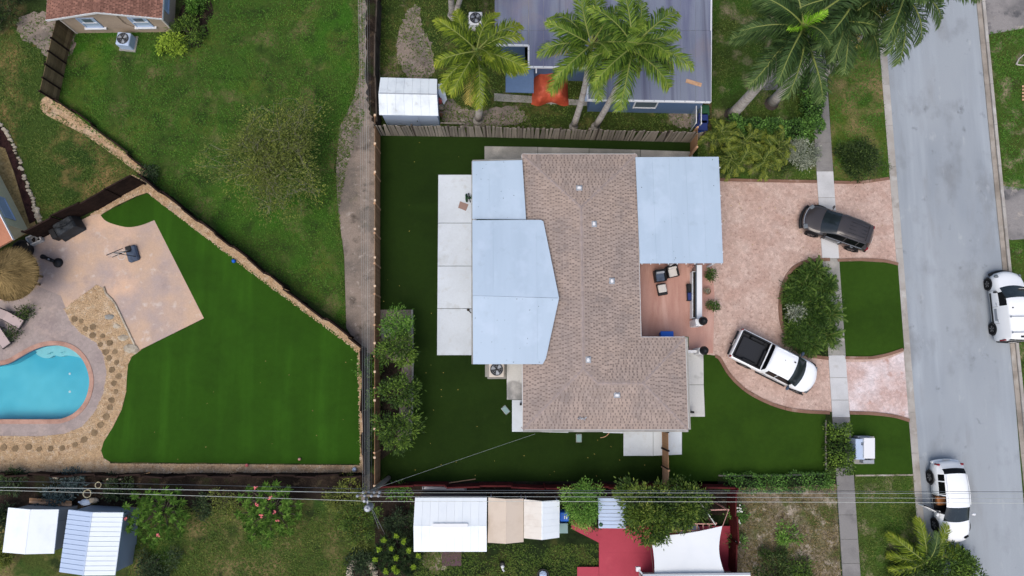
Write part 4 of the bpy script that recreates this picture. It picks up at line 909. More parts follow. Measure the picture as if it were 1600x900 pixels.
mb = MB(); mb.bbox((-.05, 0, .38), (.5, .52, .12), .04); mb.v = [W @ v for v in mb.v]; part(t, 'cushion', mb, M['cream'])
for a in (-.32, .32):
    for b in (-.24, .24): mb = MB(); mb.box((a, b, .06), (.05, .05, .12)); mb.v = [W @ v for v in mb.v]; part(t, 'leg', mb, M['black'])
p = G(1077, 458); t = thing('garden_bench', 'dark navy bench against the white planter of the porch', 'bench', p); W = WM[t.name]
mb = MB(); mb.bbox((0, .26, .42), (.42, .48, .1), .03); mb.v = [W @ v for v in mb.v]; part(t, 'seat_cushion', mb, M['black'])
mb = MB(); mb.bbox((0, -.26, .42), (.42, .48, .1), .03); mb.v = [W @ v for v in mb.v]; part(t, 'seat_cushion', mb, M['bluebin'])
mb = MB(); mb.box((0, 0, .33), (.5, 1.1, .06)); mb.v = [W @ v for v in mb.v]; part(t, 'frame', mb, M['black'])
for a in (-.2, .2):
    for b in (-.5, .5): mb = MB(); mb.box((a, b, .16), (.05, .05, .3)); mb.v = [W @ v for v in mb.v]; part(t, 'leg', mb, M['black'])
mb = MB(); c = G(1042, 524.5, .6); t = thing('storage_bin', 'bright blue plastic bin half under the shingle roof edge by the porch', 'bin', G(1042, 524))
mb.bbox((c.x, c.y, .3), (.75, .5, .6), .06); part(t, 'tub', mb, M['blue']); mb = MB(); mb.bbox((c.x, c.y, .63), (.82, .56, .06), .03); part(t, 'lid', mb, M['blue'])
solo('doormat', MB().slab([(q.x, q.y) for q in GP([(1070, 526), (1076, 526), (1076, 543), (1070, 543)], .06)], .052, .07), M['green_mat'], 'green doormat beside the corner of the shingle roof', 'doormat')
b_ = thing('bicycle_rack', 'pinkish tangled metal frame at the porch wall under the carport edge', 'rack', G(1083, 416)); mb = MB()
for i in range(5): a = 2 * PI * i / 5; c = G(1080 + i * 2.2, 417 - i, .4); mb.tube([c + Vector((math.cos(k * PI / 6) * .22, .1 * math.sin(i), math.sin(k * PI / 6) * .22)) for k in range(13)], .02, n=5)
part(b_, 'hoop', mb, M['copper']); mb = MB(); mb.beam(G(1078, 420, .08), G(1090, 415, .08), .06, .04); part(b_, 'base_bar', mb, M['copper'])
solo('floor_mat', MB().slab([(q.x, q.y) for q in GP([(719, 315), (732, 320), (728, 330), (716, 325)])], .076, .10), M['rose'], 'square brown mat lying askew on the white back patio', 'mat')
t = thing('hose_reel', 'dark hose reel leaning at the edge of the blue patio roof', 'hose reel', G(734, 308)); mb = MB(); mb.lathe(G(735, 309, .3), [(.05, -.3), (.28, -.28), (.28, -.22), (.08, -.2), (.08, .1), (.28, .12), (.28, .18)], 14, axis=Matrix.Rotation(R(80), 4, 'Y')); part(t, 'drum', mb, M['greenbin'])
mb = MB(); mb.beam(G(732, 302, .1), G(735, 316, .9), .06, .04); part(t, 'handle', mb, M['black'])
t = thing('hose_stand', 'small grey stake standing at the back patio edge near its lower end', 'stake', G(733, 486)); mb = MB(); mb.tube([G(731.5, 484, .1), G(736, 489, .5)], .03, n=6); part(t, 'stake', mb, M['greypost']); mb = MB(); mb.lathe(G(731.5, 484, .07), [(.1, 0), (.08, .03), (0, .05)], 8); part(t, 'foot', mb, M['greypost'])

# ---- air conditioners
def ac_unit(px, py, s, label, top='grey_met', rz=0, h=.75):
    c = G(px, py, h); base = Vector((c.x, c.y, 0)); t = thing('air_conditioner', label, 'air conditioner', base, 'air conditioning units', rz); W = WM[t.name]
    def add(name, mb, m, sm=False): mb.v = [W @ v for v in mb.v]; return part(t, name, mb, m, sm)
    mb = MB(); mb.bbox((0, 0, .04), (s * 1.25, s * 1.25, .08), .02); add('pad', mb, M['conc_g'])
    mb = MB(); mb.bbox((0, 0, .08 + (h - .08) / 2), (s, s, h - .08), .05); add('cabinet', mb, M[top])
    r = s * .43; mb = MB(); mb.lathe((0, 0, h - .002), [(r, 0), (r, .012), (r * .96, .012), (0, .012)], 22); add('fan_well', mb, M['black'])
    for k in range(3):
        a = 2 * PI * k / 3 + .5; mb = MB()
        ar = [(math.cos(a + f) * q * r, math.sin(a + f) * q * r) for q, f in ((.15, -.3), (.82, -.12), (.86, .4), (.8, .62), (.15, .5))]
        mb.add([(x, y, h + .025 + .02 * (i > 2)) for i, (x, y) in enumerate(ar)], [[0, 1, 2, 3, 4]]); add('fan_blade', mb, M['grey_met'])
    mb = MB(); mb.lathe((0, 0, h + .01), [(r * .2, 0), (r * .2, .04), (0, .06)], 10); add('fan_hub', mb, M['black'])
    mb = MB()
    for q in (.45, .72, .98): mb.tube([(math.cos(2 * PI * i / 20) * r * q, math.sin(2 * PI * i / 20) * r * q, h + .05) for i in range(21)], .006, n=4)
    for k in range(8): a = PI * k / 4; mb.beam((math.cos(a) * r * .2, math.sin(a) * r * .2, h + .05), (math.cos(a) * r, math.sin(a) * r, h + .045), .008, .008)
    add('grille', mb, M['grey_met']); return t
ac_unit(776, 577, .95, 'grey air conditioner with a large fan below the blue patio roof', 'stucco')
ac_unit(192, 60, .9, 'blue grey air conditioner by the tan house with two windows', 'bluemetal', R(-6))
ac_unit(743, 28, .9, 'white air conditioner beside the grey roof and yellow palm', 'white')
# ---- utility boxes in the turf
for (x, y, rz, lab) in ((790, 640.5, R(40), 'small pale green valve box lid tilted in the dark turf'), (904.5, 684.5, 0, 'small pale green valve box lid straight below the house')):
    p = G(x, y); t = thing('valve_box', lab, 'valve box', p, 'valve boxes in the turf', rz); W = WM[t.name]
    mb = MB(); mb.bbox((0, 0, .03), (.36, .52, .08), .02); mb.v = [W @ v for v in mb.v]; part(t, 'body', mb, M['conc_g'])
    mb = MB(); mb.bbox((0, 0, .085), (.31, .46, .03), .02); mb.v = [W @ v for v in mb.v]; part(t, 'lid', mb, M['teal'])
# utility cabinet on the verge
p = G(1352, 703); t = thing('utility_cabinet', 'grey and white utility cabinet on the turf verge by the sidewalk', 'utility cabinet', p)
part(t, 'plinth', boxpx(MB(), 1334, 682, 1366, 725, 0, .12), M['conc_g'])
part(t, 'door_front', boxpx(MB(), 1337, 686, 1351, 718, .1, .95), M['bluemetal'])
part(t, 'roof_panel', boxpx(MB(), 1350, 684.5, 1367, 716.5, .1, 1.1), M['white'])
part(t, 'side_box', boxpx(MB(), 1349, 719, 1366, 724, .1, .6), M['grey_met'])
part(t, 'vent_box', boxpx(MB(), 1340, 681.5, 1360, 684, .1, .6), M['grey_met'])
for y in (692, 694.5): part(t, 'latch', boxpx(MB(), 1346, y, 1349, y + 1, .94, 1.0), M['black'])

# ---- tan house with brown shingles (top left)
A, B = G(121, 52), G(272, 50); d = (B - A).normalized(); nrm = Vector((d.y, -d.x, 0)); back = -nrm * 11; WH = 2.5
th = thing('house', 'tan stucco house with brown shingle gable roof and two white windows', 'house', A)
mid = A.lerp(B, .5); rise = .75; up = Vector((0, 0, 1))
mb = MB(); mb.add([A, B, B + up * WH, mid + up * (WH + rise), A + up * WH], [[0, 1, 2, 3, 4]]); mb.add([B, B + back, B + back + up * WH, B + up * WH], [[0, 1, 2, 3]]); mb.add([A + back, A, A + up * WH, A + back + up * WH], [[0, 1, 2, 3]])
part(th, 'wall', mb, M['stucco_tan'])
oh = .45; k = rise / (B - A).length * 2; mbb, mbt, mbr = MB(), MB(), MB(); f = nrm * .4
eL, eR, rg = A - d * oh + up * (WH - oh * k + .08), B + d * oh + up * (WH - oh * k + .08), mid + up * (WH + rise + .08)
shingle_face(th, [eL + f, eL + back, rg + back, rg + f], mbb, mbt, .17); shingle_face(th, [eR + back, eR + f, rg + f, rg + back], mbb, mbt, .17)
r_ = part(th, 'roof', mbb, M['br_base']); part(r_, 'shingles', mbt, M['br_tab'], kind='stuff'); ridge_caps(mbr, rg + f, rg + back, .17); part(r_, 'ridge_shingles', mbr, M['br_tab'], kind='stuff')
mb = MB()
for a, b in ((eL + f, rg + f), (rg + f, eR + f), (eR + f, eR + back), (eL + f, eL + back)): mb.beam(a - up * .08, b - up * .08, .04, .16)
part(th, 'fascia', mb, M['white'])
for px, py in ((137, 32), (222, 36)):
    q = onwall(px, py, A, B); tt = (q - A).dot(d) / (B - A).length
    w_ = wall_window(th, A, B, tt, 1.15, .8, 2.0, 'window', 'bluemetal', 'pane_l')
    c = A + d * (q - A).dot(d); mb = MB(); mb.beam(c + nrm * .04 + up * 1.4 - d * .5, c + nrm * .04 + up * 1.4 + d * .5, .05, .06); part(w_, 'sash', mb, M['white'])
    mb = MB(); mb.beam(c + nrm * .06 + up * .76 - d * .72, c + nrm * .06 + up * .76 + d * .72, .2, .07); part(w_, 'sill', mb, M['white'])
    mb = MB(); mb.add([c + nrm * .031 + d * s + up * z for s, z in ((-.3, 1.42), (.3, 1.42), (.3, 1.85), (-.3, 1.85))], [[0, 1, 2, 3]]); part(w_, 'screen', mb, M['pane'])
wall_window(th, B, B + back, .12, 1.1, .9, 2.0, 'window', 'bluemetal', 'pane_l')
mb = MB(); c = A.lerp(B, .6); mb.tube([c + nrm * .05 + up * 2.3, c + nrm * .05 + up * 1.2, c + nrm * .06 + d * .6 + up * .4], .03, n=5); part(th, 'conduit', mb, M['stucco_tan'])
for q in (A, B): mb = MB(); mb.beam(q, q + up * WH, .1, .1); part(th, 'corner_trim', mb, M['stucco'])

# ---- grey-roofed house (top middle)
gz = 2.7
gh = thing('house', 'long house with flat grey rolled roofing and white edge trim behind palms', 'house', G(960, 60))
def outl_px(pts, z): return GP(pts, z)
RO = [(772, -70), (774, 70), (826, 71), (826, 104.5), (918, 106), (918, 156), (1110, 159.5), (1112, -70)]
P = outl_px(RO, gz + .02); mb = MB(); mb.slab([(q.x, q.y) for q in P], gz - .16, gz); rf = part(gh, 'roof', mb, M['conc_g'])
def stripx(x_a, x_b, ya, yb):
    mb = MB(); q = GP([(x_a, ya), (x_b, ya), (x_b, yb), (x_a, yb)], gz); mb.slab([(v.x, v.y) for v in q], gz - .02, gz + .02 + random.uniform(0, .012)); return mb
for xa, xb, yb in [(773, 800, 69.5), (800.3, 825.6, 70.3)] + [(826.3 + i * 23, 849 + i * 23, 104) for i in range(4)] + [(918.3 + i * 24.1, 942.1 + i * 24.1, 155.5 + i * .45) for i in range(8)]:
    for y0_ in (-68, -10, 48): 
        y1_ = min(y0_ + 57.6, yb)
        if y0_ == 48 or y1_ <= y0_: y1_ = yb
        if y1_ - y0_ > 4: part(rf, 'roofing_strip', stripx(xa, xb, y0_, y1_), M['greyroof'])
mb = MB(); E = outl_px(RO, gz)
for i in range(1, 7): mb.beam(E[i] - up * .04, E[i + 1] - up * .04, .10, .14)
part(gh, 'edge_trim', mb, M['white'])
mb = MB()
for i in range(1, 6):
    L = (E[i + 1] - E[i]).length; n_ = int(L / .6)
    for j in range(n_): mb.box(E[i].lerp(E[i + 1], (j + .5) / max(1, n_)) + up * .04, (.05, .05, .04))
part(gh, 'trim_clip', mb, M['grey_met'])
WO = [(782, -70), (784, 78), (834, 80), (834, 112), (914, 116), (914, 160), (1094, 164), (1092, -70)]
Wp = GP([(x, y) for x, y in WO], 0); Wp = [G(x, y, gz - .15) for x, y in [(782, -66), (782, 64), (820, 66), (820, 99), (924, 100), (924, 150), (1104, 154), (1106, -66)]]
mb = MB(); wall_ring(mb, [(q.x, q.y) for q in Wp], -.05, gz - .15); part(gh, 'wall', mb, M['bluewall'])
panel_roof(gh, 'porch_roof', [G(790, 143.5, 2.2), G(834, 145, 2.2), G(834, 104, 2.3), G(790, 104, 2.3)], 2, m='bluewall', em='bluewall')
panel_roof(gh, 'porch_roof', [G(914, 158, 2.2), G(938, 158.5, 2.2), G(938, 130, 2.3), G(914, 129, 2.3)], 1, m='bluemetal', em='white')
mb = MB(); a = G(838, 105, 2.5); mb.beam(a, a + Vector((0, -.25, -.3)), .08, .05); part(gh, 'downpipe', mb, M['white'])
mb = MB(); mb.beam(G(1072, 126, gz + .03), G(1096, 133, gz + .03), .25, .03); part(gh, 'roof_patch', mb, M['tanwood'])
wall_window(gh, (Wp[5].x, Wp[5].y, 0), (Wp[6].x, Wp[6].y, 0), .5, 1.5, .9, 2.0)
# orange tarp over something
t = thing('tarpaulin', 'orange tarpaulin draped over a heap beside the blue porch roof', 'tarpaulin', G(860, 145)); mb = MB(); NX, NY = 22, 20
for j in range(NY + 1):
    for i in range(NX + 1):
        u_, v_ = i / NX, j / NY; x = 834 + 54 * u_ - 4 * v_ + 5 * v_ * v_ * u_; y = 113 + 50 * v_ + 3 * math.sin(u_ * 9) * v_
        e = min(1, 5 * min(u_, 1 - u_)) * min(1, 4 * (1 - v_)); z = .02 + 1.1 * e ** .6 * (1 - .25 * v_) + .05 * math.sin(u_ * 14 + v_ * 6) + .05 * math.sin(v_ * 11 - u_ * 7)
        z = max(.02, z); mb.v.append(G(x, y, z))
for j in range(NY):
    for i in range(NX): a = j * (NX + 1) + i; mb.f.append([a, a + NX + 1, a + NX + 2, a + 1]); mb.m.append(0)
part(t, 'sheet', mb, M['orange'], sm=True)
mb = MB()
for u_ in (.1, .5, .9): mb.tube([G(834 + 54 * u_, 160, .12), G(834 + 54 * u_, 164, .05)], .02, n=5)
part(t, 'tie_cord', mb, M['wire_w'])

# ---- sheds and canopies
def gable_shed(label, roof_px, zE, rise, ridge_ax, kx, mA, mB, wallm, th=.05, inset=.12, name='shed', door=None, gap=.02, cap=None, wallz=None, open_=False):
    """roof_px: four eave corners a,b,c,d clockwise from top-left of the photograph; ridge parallel to a-b ('x') or a-d ('y')"""
    a, b, c, d = [G(x, y, zE) for x, y in roof_px]; t = thing(name, label, 'canopy' if open_ else 'shed', Vector(((a.x + c.x) / 2, (a.y + c.y) / 2, 0)))
    if ridge_ax == 'x': r0, r1 = a.lerp(d, .5), b.lerp(c, .5); sides = [(a, b, r1, r0), (d, c, r1, r0)]
    else: r0, r1 = a.lerp(b, .5), d.lerp(c, .5); sides = [(a, d, r1, r0), (b, c, r1, r0)]
    u3 = Vector((0, 0, rise)); r0, r1 = r0 + u3, r1 + u3
    for (e0, e1, _, _), mm in zip(sides, (mA, mB)):
        mb = MB(); q = [e0, e1, r1, r0]; dn = Vector((0, 0, -th)); nz = (q[1] - q[0]).cross(q[2] - q[0]).z
        if nz < 0: q = [q[1], q[0], q[3], q[2]]
        mb.add([v + dn * .5 for v in q] + [v + dn for v in q], [[0, 1, 2, 3], [7, 6, 5, 4]] + [[4 + i, 4 + (i + 1) % 4, (i + 1) % 4, i] for i in range(4)])
        rp = part(t, 'roof', mb, M[mm])
        for i in range(kx):
            t0, t1 = i / kx, (i + 1) / kx; g = (q[1] - q[0]).normalized() * gap; z = Vector((0, 0, .0))
            s = [q[0].lerp(q[1], t0) + g, q[0].lerp(q[1], t1) - g, q[3].lerp(q[2], t1) - g, q[3].lerp(q[2], t0) + g]
            rb = Vector((0, 0, .012)); mb = MB(); mb.add([v + rb for v in s] + [v + dn * .5 for v in s], [[0, 1, 2, 3]] + [[4 + j, 4 + (j + 1) % 4, (j + 1) % 4, j] for j in range(4)]); part(rp, 'roof_panel', mb, M[mm])
    c0 = (a + b + c + d) / 4
    def ins(p): v = c0 - p; v.z = 0; return p + Vector((math.copysign(inset, v.x), math.copysign(inset, v.y), 0))
    q = [ins(p) for p in (a, b, c, d)]
    if not open_:
        mb = MB(); mb.add([(p.x, p.y, 0) for p in q] + [(p.x, p.y, zE - .05) for p in q], [[i, (i + 1) % 4, 4 + (i + 1) % 4, 4 + i] for i in range(4)])
        if ridge_ax == 'x': mb.add([q[0] - up * .05, q[3] - up * .05, r0 - up * .06], [[0, 1, 2]]); mb.add([q[1] - up * .05, q[2] - up * .05, r1 - up * .06], [[0, 1, 2]])
        else: mb.add([q[0] - up * .05, q[1] - up * .05, r0 - up * .06], [[0, 1, 2]]); mb.add([q[3] - up * .05, q[2] - up * .05, r1 - up * .06], [[0, 1, 2]])
        part(t, 'wall', mb, M[wallm])
        mb = MB(); fc = q[1].lerp(q[2], .5) if ridge_ax == 'y' else q[3].lerp(q[2], .5)
        if ridge_ax == 'y': mb.box((fc.x + .02, fc.y, .95), (.04, 1.0, 1.8))
        else: mb.box((fc.x, fc.y - .02, .95), (1.0, .04, 1.8))
        dd = part(t, 'door', mb, M[wallm]); mb = MB()
        if ridge_ax == 'y': mb.box((fc.x + .06, fc.y + .38, .95), (.04, .04, .15))
        else: mb.box((fc.x + .38, fc.y - .06, .95), (.04, .04, .15))
        part(dd, 'handle', mb, M['black'])
    else:
        for p in q: mb = MB(); mb.tube([(p.x, p.y, 0), (p.x, p.y, zE - .03)], .04, n=6); part(t, 'post', mb, M['white'])
    mb = MB(); mb.beam(r0 + up * .005, r1 + up * .005, .06, .03); part(t, 'ridge_cap', mb, M[cap or mB]); return t
gable_shed('weathered white metal shed with stained roof beside the alley fence', [(594.5, 121), (683, 123.5), (685, 181), (592.5, 179.5)], 2.1, .45, 'x', 7, 'oldwhite', 'oldwhite', 'bluemetal', cap='grey_met', gap=.005)
gable_shed('plain white metal shed at the lower left beside a ribbed blue shed', [(13, 793), (92, 796), (84.5, 865), (4, 863)], 2.0, .3, 'y', 1, 'whiteroof', 'whiteroof', 'shedwall_w', gap=.003)
gable_shed('ribbed pale blue and white metal shed beside the plumeria trees', [(107, 796), (193, 800.5), (180, 899), (92.5, 894)], 2.1, .38, 'y', 13, 'bluemetal', 'whitemetal', 'shedwall', gap=.02, cap='bluemetal')
gable_shed('large bright white metal shed with a ridge vent south of the yard', [(648.5, 777.5), (761, 777.5), (760.5, 862), (646.5, 862)], 2.1, .4, 'x', 9, 'whiteroof', 'whiteroof', 'shedwall_w', gap=.004)
mb = MB(); mb.beam(G(676, 821, 2.55), G(731, 821, 2.55), .22, .07)
sh = [o for o in bpy.data.objects if o.get('label', '').startswith('large bright white')][0]; part(sh, 'ridge_vent', mb, M['white'])
gable_shed('tan fabric canopy squeezed between the big white shed and cream canopy', [(763, 777), (818, 779), (818, 847), (762, 848)], 2.2, .35, 'y', 1, 'tanvinyl', 'tanvinyl', 'tanvinyl', name='canopy', open_=True, gap=.006)
gable_shed('cream canopy with a stained right slope next to the blue tub', [(818.6, 780), (874.5, 781.5), (874, 840), (818.6, 841)], 2.3, .5, 'y', 6, 'creamvinyl', 'whiteroof', 'tanvinyl', name='canopy', open_=True, gap=.002)
t = thing('lean_to', 'small grey ribbed metal lean-to roof between two trees by the red deck', 'lean-to', G(955, 805))
panel_roof(t, 'roof', [G(978, 778.5, 2.2), G(978, 826, 2.1), G(935.5, 825.5, 2.1), G(934, 778, 2.2)], 8, m='bluemetal', em='grey_met', gap=.03)
for x, y in ((937, 781), (975, 781), (938, 822), (974, 822)): q = G(x, y, 2.1); mb = MB(); mb.box((q.x, q.y, 1), (.08, .08, 2)); part(t, 'post', mb, M['greypost'])
mb = MB(); mb.lathe(G(939, 820, 2.15), [(.12, 0), (.09, .05), (0, .06)], 8); part(t, 'vent_cap', mb, M['greenbin'])
# red deck
t = thing('deck', 'red painted deck with a ramp beside the white shade sail', 'deck', G(970, 860))
def deck_boards(par, x0_, y0_, x1_, y1_, n_, z):
    for i in range(n_):
        ya, yb = y0_ + (y1_ - y0_) * i / n_, y0_ + (y1_ - y0_) * (i + 1) / n_
        q = GP([(x0_, ya + .04), (x1_, ya + .04), (x1_, yb - .04), (x0_, yb - .04)], z); part(par, 'deck_panel', MB().slab([(v.x, v.y) for v in q], z - .1, z + random.uniform(-.003, .003)), M['reddeck'])
deck_boards(t, 936, 822, 1142, 906, 2, .25); deck_boards(t, 902, 886, 935.6, 906, 1, .25)
q = GP([(893, 812), (936, 826), (936, 848), (893, 826)], .2); part(t, 'ramp', MB().slab([(v.x, v.y) for v in q], .0, .22), M['reddeck'])
# shade sail
t = thing('shade_sail', 'white shade sail with curved edges stretched over the red deck', 'shade sail', G(1075, 870)); mb = MB()
cs = [G(1016, 838, 2.6), G(1129, 822, 2.6), G(1133, 899, 2.5), G(1022, 903, 2.5)]; NX = NY = 16
for j in range(NY + 1):
    for i in range(NX + 1):
        u_, v_ = i / NX, j / NY; pt = cs[0].lerp(cs[1], u_).lerp(cs[3].lerp(cs[2], u_), v_); c0 = sum(cs, Vector()) / 4
        bow = 4 * u_ * (1 - u_) * abs(2 * v_ - 1) * .10 * (1 if v_ < .5 else .2) + 4 * v_ * (1 - v_) * abs(2 * u_ - 1) * (.05 if u_ < .5 else .13)
        pt = pt.lerp(c0, bow); pt.z = 2.55 - .12 * math.sin(PI * u_) * math.sin(PI * v_); mb.v.append(pt)
for j in range(NY):
    for i in range(NX): a = j * (NX + 1) + i; mb.f.append([a, a + NX + 1, a + NX + 2, a + 1]); mb.m.append(0)
part(t, 'canvas', mb, M['sail'], sm=True)
for i, (a, b) in enumerate(((cs[1], G(1138, 798, 2.6)), (cs[0], G(1016, 834, 2.6)))): mb = MB(); mb.tube([a, b], .02, n=5); part(t, 'tie_rope', mb, M['copper'])
mb = MB(); mb.tube([G(1015, 840, .25), cs[3]], .02, n=5); part(t, 'tie_rope', mb, M['copper'])
for x, y in ((1138, 797), (1119, 818)): q = G(x, y, 2.6); mb = MB(); mb.tube([(q.x, q.y, 0), q], .05, n=7); part(t, 'pole', mb, M['copper'])
# pergola ladder rails north of the sail
t = thing('pergola', 'pinkish rail frame of a pergola above the red deck by the sail', 'pergola', G(1085, 820))
for (a, b) in (((1050, 818), (1118, 818.5)), ((1050, 829), (1118, 829)), ((1105, 797), (1139, 796))): mb = MB(); mb.beam(G(*a, 2.3), G(*b, 2.3), .06, .08); part(t, 'rail', mb, M['copper'])
for i in range(8): x = 1051 + i * 9.5; mb = MB(); mb.beam(G(x, 818.5, 2.26), G(x, 829, 2.26), .05, .05); part(t, 'rung', mb, M['copper'])
for x, y in ((1052, 819), (1118, 819), (1118, 829), (1052, 829), (1106, 797)): q = G(x, y, 2.25); mb = MB(); mb.box((q.x, q.y, 1.1), (.07, .07, 2.2)); part(t, 'post', mb, M['copper'])
mb = MB(); mb.tube([G(1081, 766, 2.8), G(1118, 820, 2.5)], .03, n=5); part(t, 'brace', mb, M['wire_w'])
for x in (1062, 1082):
    c = G(x, 826, .7); tt = thing('round_chair', 'white round-backed chair under the pergola rails, %s of two' % ('left' if x < 1070 else 'right'), 'chair', (c.x, c.y, .25), 'white chairs under the pergola')
    mb = MB(); mb.lathe((c.x, c.y, .65), [(.28, 0), (.3, .05), (.26, .08), (0, .06)], 14); part(tt, 'seat', mb, M['white']); mb = MB(); mb.tube([(c.x + math.cos(a) * .32, c.y + math.sin(a) * .32, 1.0) for a in [PI * k / 8 for k in range(9)]], .04, n=6); part(tt, 'backrest', mb, M['white'])
    for a in range(4): mb = MB(); mb.tube([(c.x + .2 * math.cos(a * PI / 2), c.y + .2 * math.sin(a * PI / 2), .25), (c.x + .2 * math.cos(a * PI / 2), c.y + .2 * math.sin(a * PI / 2), .66)], .02, n=5); part(tt, 'leg', mb, M['white'])
# roof edge of the house below the picture
t = thing('house', 'pale roof edge with gutter of the house along the bottom of the picture', 'house', G(1090, 925))
q = GP([(1006, 899), (1172, 897), (1176, 960), (1004, 960)], 2.7); part(t, 'roof', MB().slab([(v.x, v.y) for v in q], 2.6, 2.75), M['whiteroof'])
mb = MB(); mb.beam(G(1004, 898.3, 2.72), G(1172, 896.3, 2.72), .12, .1); part(t, 'gutter', mb, M['grey_met'])
mb = MB(); mb.beam(G(996, 889, 2.2), G(1006, 899, 2.6), .1, .06); mb.box(G(997, 889, 2.2), (.25, .25, .2)); part(t, 'downpipe', mb, M['white'])
q = GP([(1010, 912), (1166, 910), (1168, 960), (1008, 960)], 2.6); mb = MB(); wall_ring(mb, [(v.x, v.y) for v in q], 0, 2.6); part(t, 'wall', mb, M['stucco'])
# blue tub, boxes between canopy and deck
t = thing('storage_tub', 'bright blue tub with white lettering beside the cream canopy', 'tub', G(881, 808)); part(t, 'body', boxpx(MB(), 875, 800, 889, 815, 0, .9, bev=.05), M['blue'])
for a in (0, 3.2): mb = MB(); boxpx(mb, 881.5 + a, 806, 883 + a, 811, .9, .91); part(t, 'letter', mb, M['white'])
t = thing('storage_box', 'grey green storage box below the blue tub', 'box', G(881, 825)); part(t, 'body', boxpx(MB(), 874.5, 818, 887, 833, 0, .7, bev=.03), M['teal']); part(t, 'lid', boxpx(MB(), 874, 817.5, 887.4, 833.4, .7, .75, bev=.02), M['teal'])
solo('rubber_mat', MB().slab([(v.x, v.y) for v in GP([(690.5, 856), (721, 856), (721, 884), (690.5, 884)])], 0.01, .05), M['purple'], 'purple brown mat on the ground below the big white shed', 'mat')
t = thing('white_pipe', 'white pipe with grey ends lying along the fence above the big white shed', 'pipe', G(694, 763)); mb = MB(); mb.tube([G(663, 762, .12), G(726, 764, .12)], .1, n=8); part(t, 'tube', mb, M['white'])
for x, y in ((661, 762), (728, 764)): mb = MB(); mb.tube([G(x - 1, y, .12), G(x + 1, y, .12)], .115, n=8); part(t, 'end_cap', mb, M['grey_met'])

# ---- house on the left edge and thatched hut
A, B = G(46, 362), G(-30, 215); d = (B - A).normalized(); nrm = Vector((-d.y, d.x, 0)) * -1
t = thing('house', 'sage grey house wall with a blue window and orange roof at the left edge', 'house', A); WH = 2.3; inw = -nrm if nrm.x > 0 else nrm
mb = MB(); q = [A, B, B + inw * 6, A + inw * 6]; wall_ring(mb, [(v.x, v.y) for v in q], 0, WH); part(t, 'wall', mb, M['stucco_grey'])
q = [A - d * 1.25 - inw * .12, B - inw * .12, B + inw * 6, A - d * 1.25 + inw * 6]; mb = MB(); mb.slab([(v.x, v.y) for v in q], WH, WH + .12); part(t, 'roof', mb, M['orange_roof'])
mb = MB(); mb.beam(Vector((q[0].x, q[0].y, WH + .06)), Vector((q[1].x, q[1].y, WH + .06)), .05, .16); part(t, 'gutter', mb, M['white'])
w0 = onwall(8, 325, A, B); tt = (w0 - A).dot(d) / (B - A).length; wall_window(t, A, B, tt, 1.7, .9, 1.9, 'window', 'bluemetal', 'pane_l')
hc = G(5, 426, 2.9); t = thing('thatched_hut', 'round hut with a shaggy straw thatch roof beside the pool patio', 'hut', (hc.x, hc.y, 0)); rr = 1.68
mb = MB(); mb.lathe((hc.x, hc.y, 2.1), [(rr - .05, 0), (rr * .55, .5), (0, 1.15)], 22); rp = part(t, 'roof', mb, M['thatch_d'])
k = 5200; a = RG.uniform(0, 2 * PI, k); f = np.sqrt(RG.uniform(.0, 1, k)); L = RG.uniform(.25, .5, k); r0 = f * (rr - .28); aj = a + RG.normal(0, .25, k); zf = lambda r: 3.25 - 1.15 * np.clip(r / rr, 0, 1.4) + .06
V = np.zeros((k, 3, 3)); wd = RG.uniform(.012, .03, k); r1 = r0 + L
V[:, 0] = np.column_stack([hc.x + np.cos(a) * r0 - np.sin(a) * wd, hc.y + np.sin(a) * r0 + np.cos(a) * wd, zf(r0) + RG.uniform(0, .06, k)])
V[:, 1] = np.column_stack([hc.x + np.cos(a) * r0 + np.sin(a) * wd, hc.y + np.sin(a) * r0 - np.cos(a) * wd, zf(r0) + RG.uniform(0, .06, k)])
V[:, 2] = np.column_stack([hc.x + np.cos(a) * r0 + np.cos(aj) * L, hc.y + np.sin(a) * r0 + np.sin(aj) * L, zf(r1) + RG.uniform(-.02, .08, k)])
part_np(rp, 'thatch', V.reshape(-1, 3), 3, M['thatch'], None, 'stuff')
for i in range(5): a_ = i * 2 * PI / 5 + .4; mb = MB(); mb.tube([(hc.x + math.cos(a_) * .45, hc.y + math.sin(a_) * .45, 0), (hc.x + math.cos(a_) * .45, hc.y + math.sin(a_) * .45, 2.2)], .07, n=7); part(t, 'post', mb, M['brownwood'])

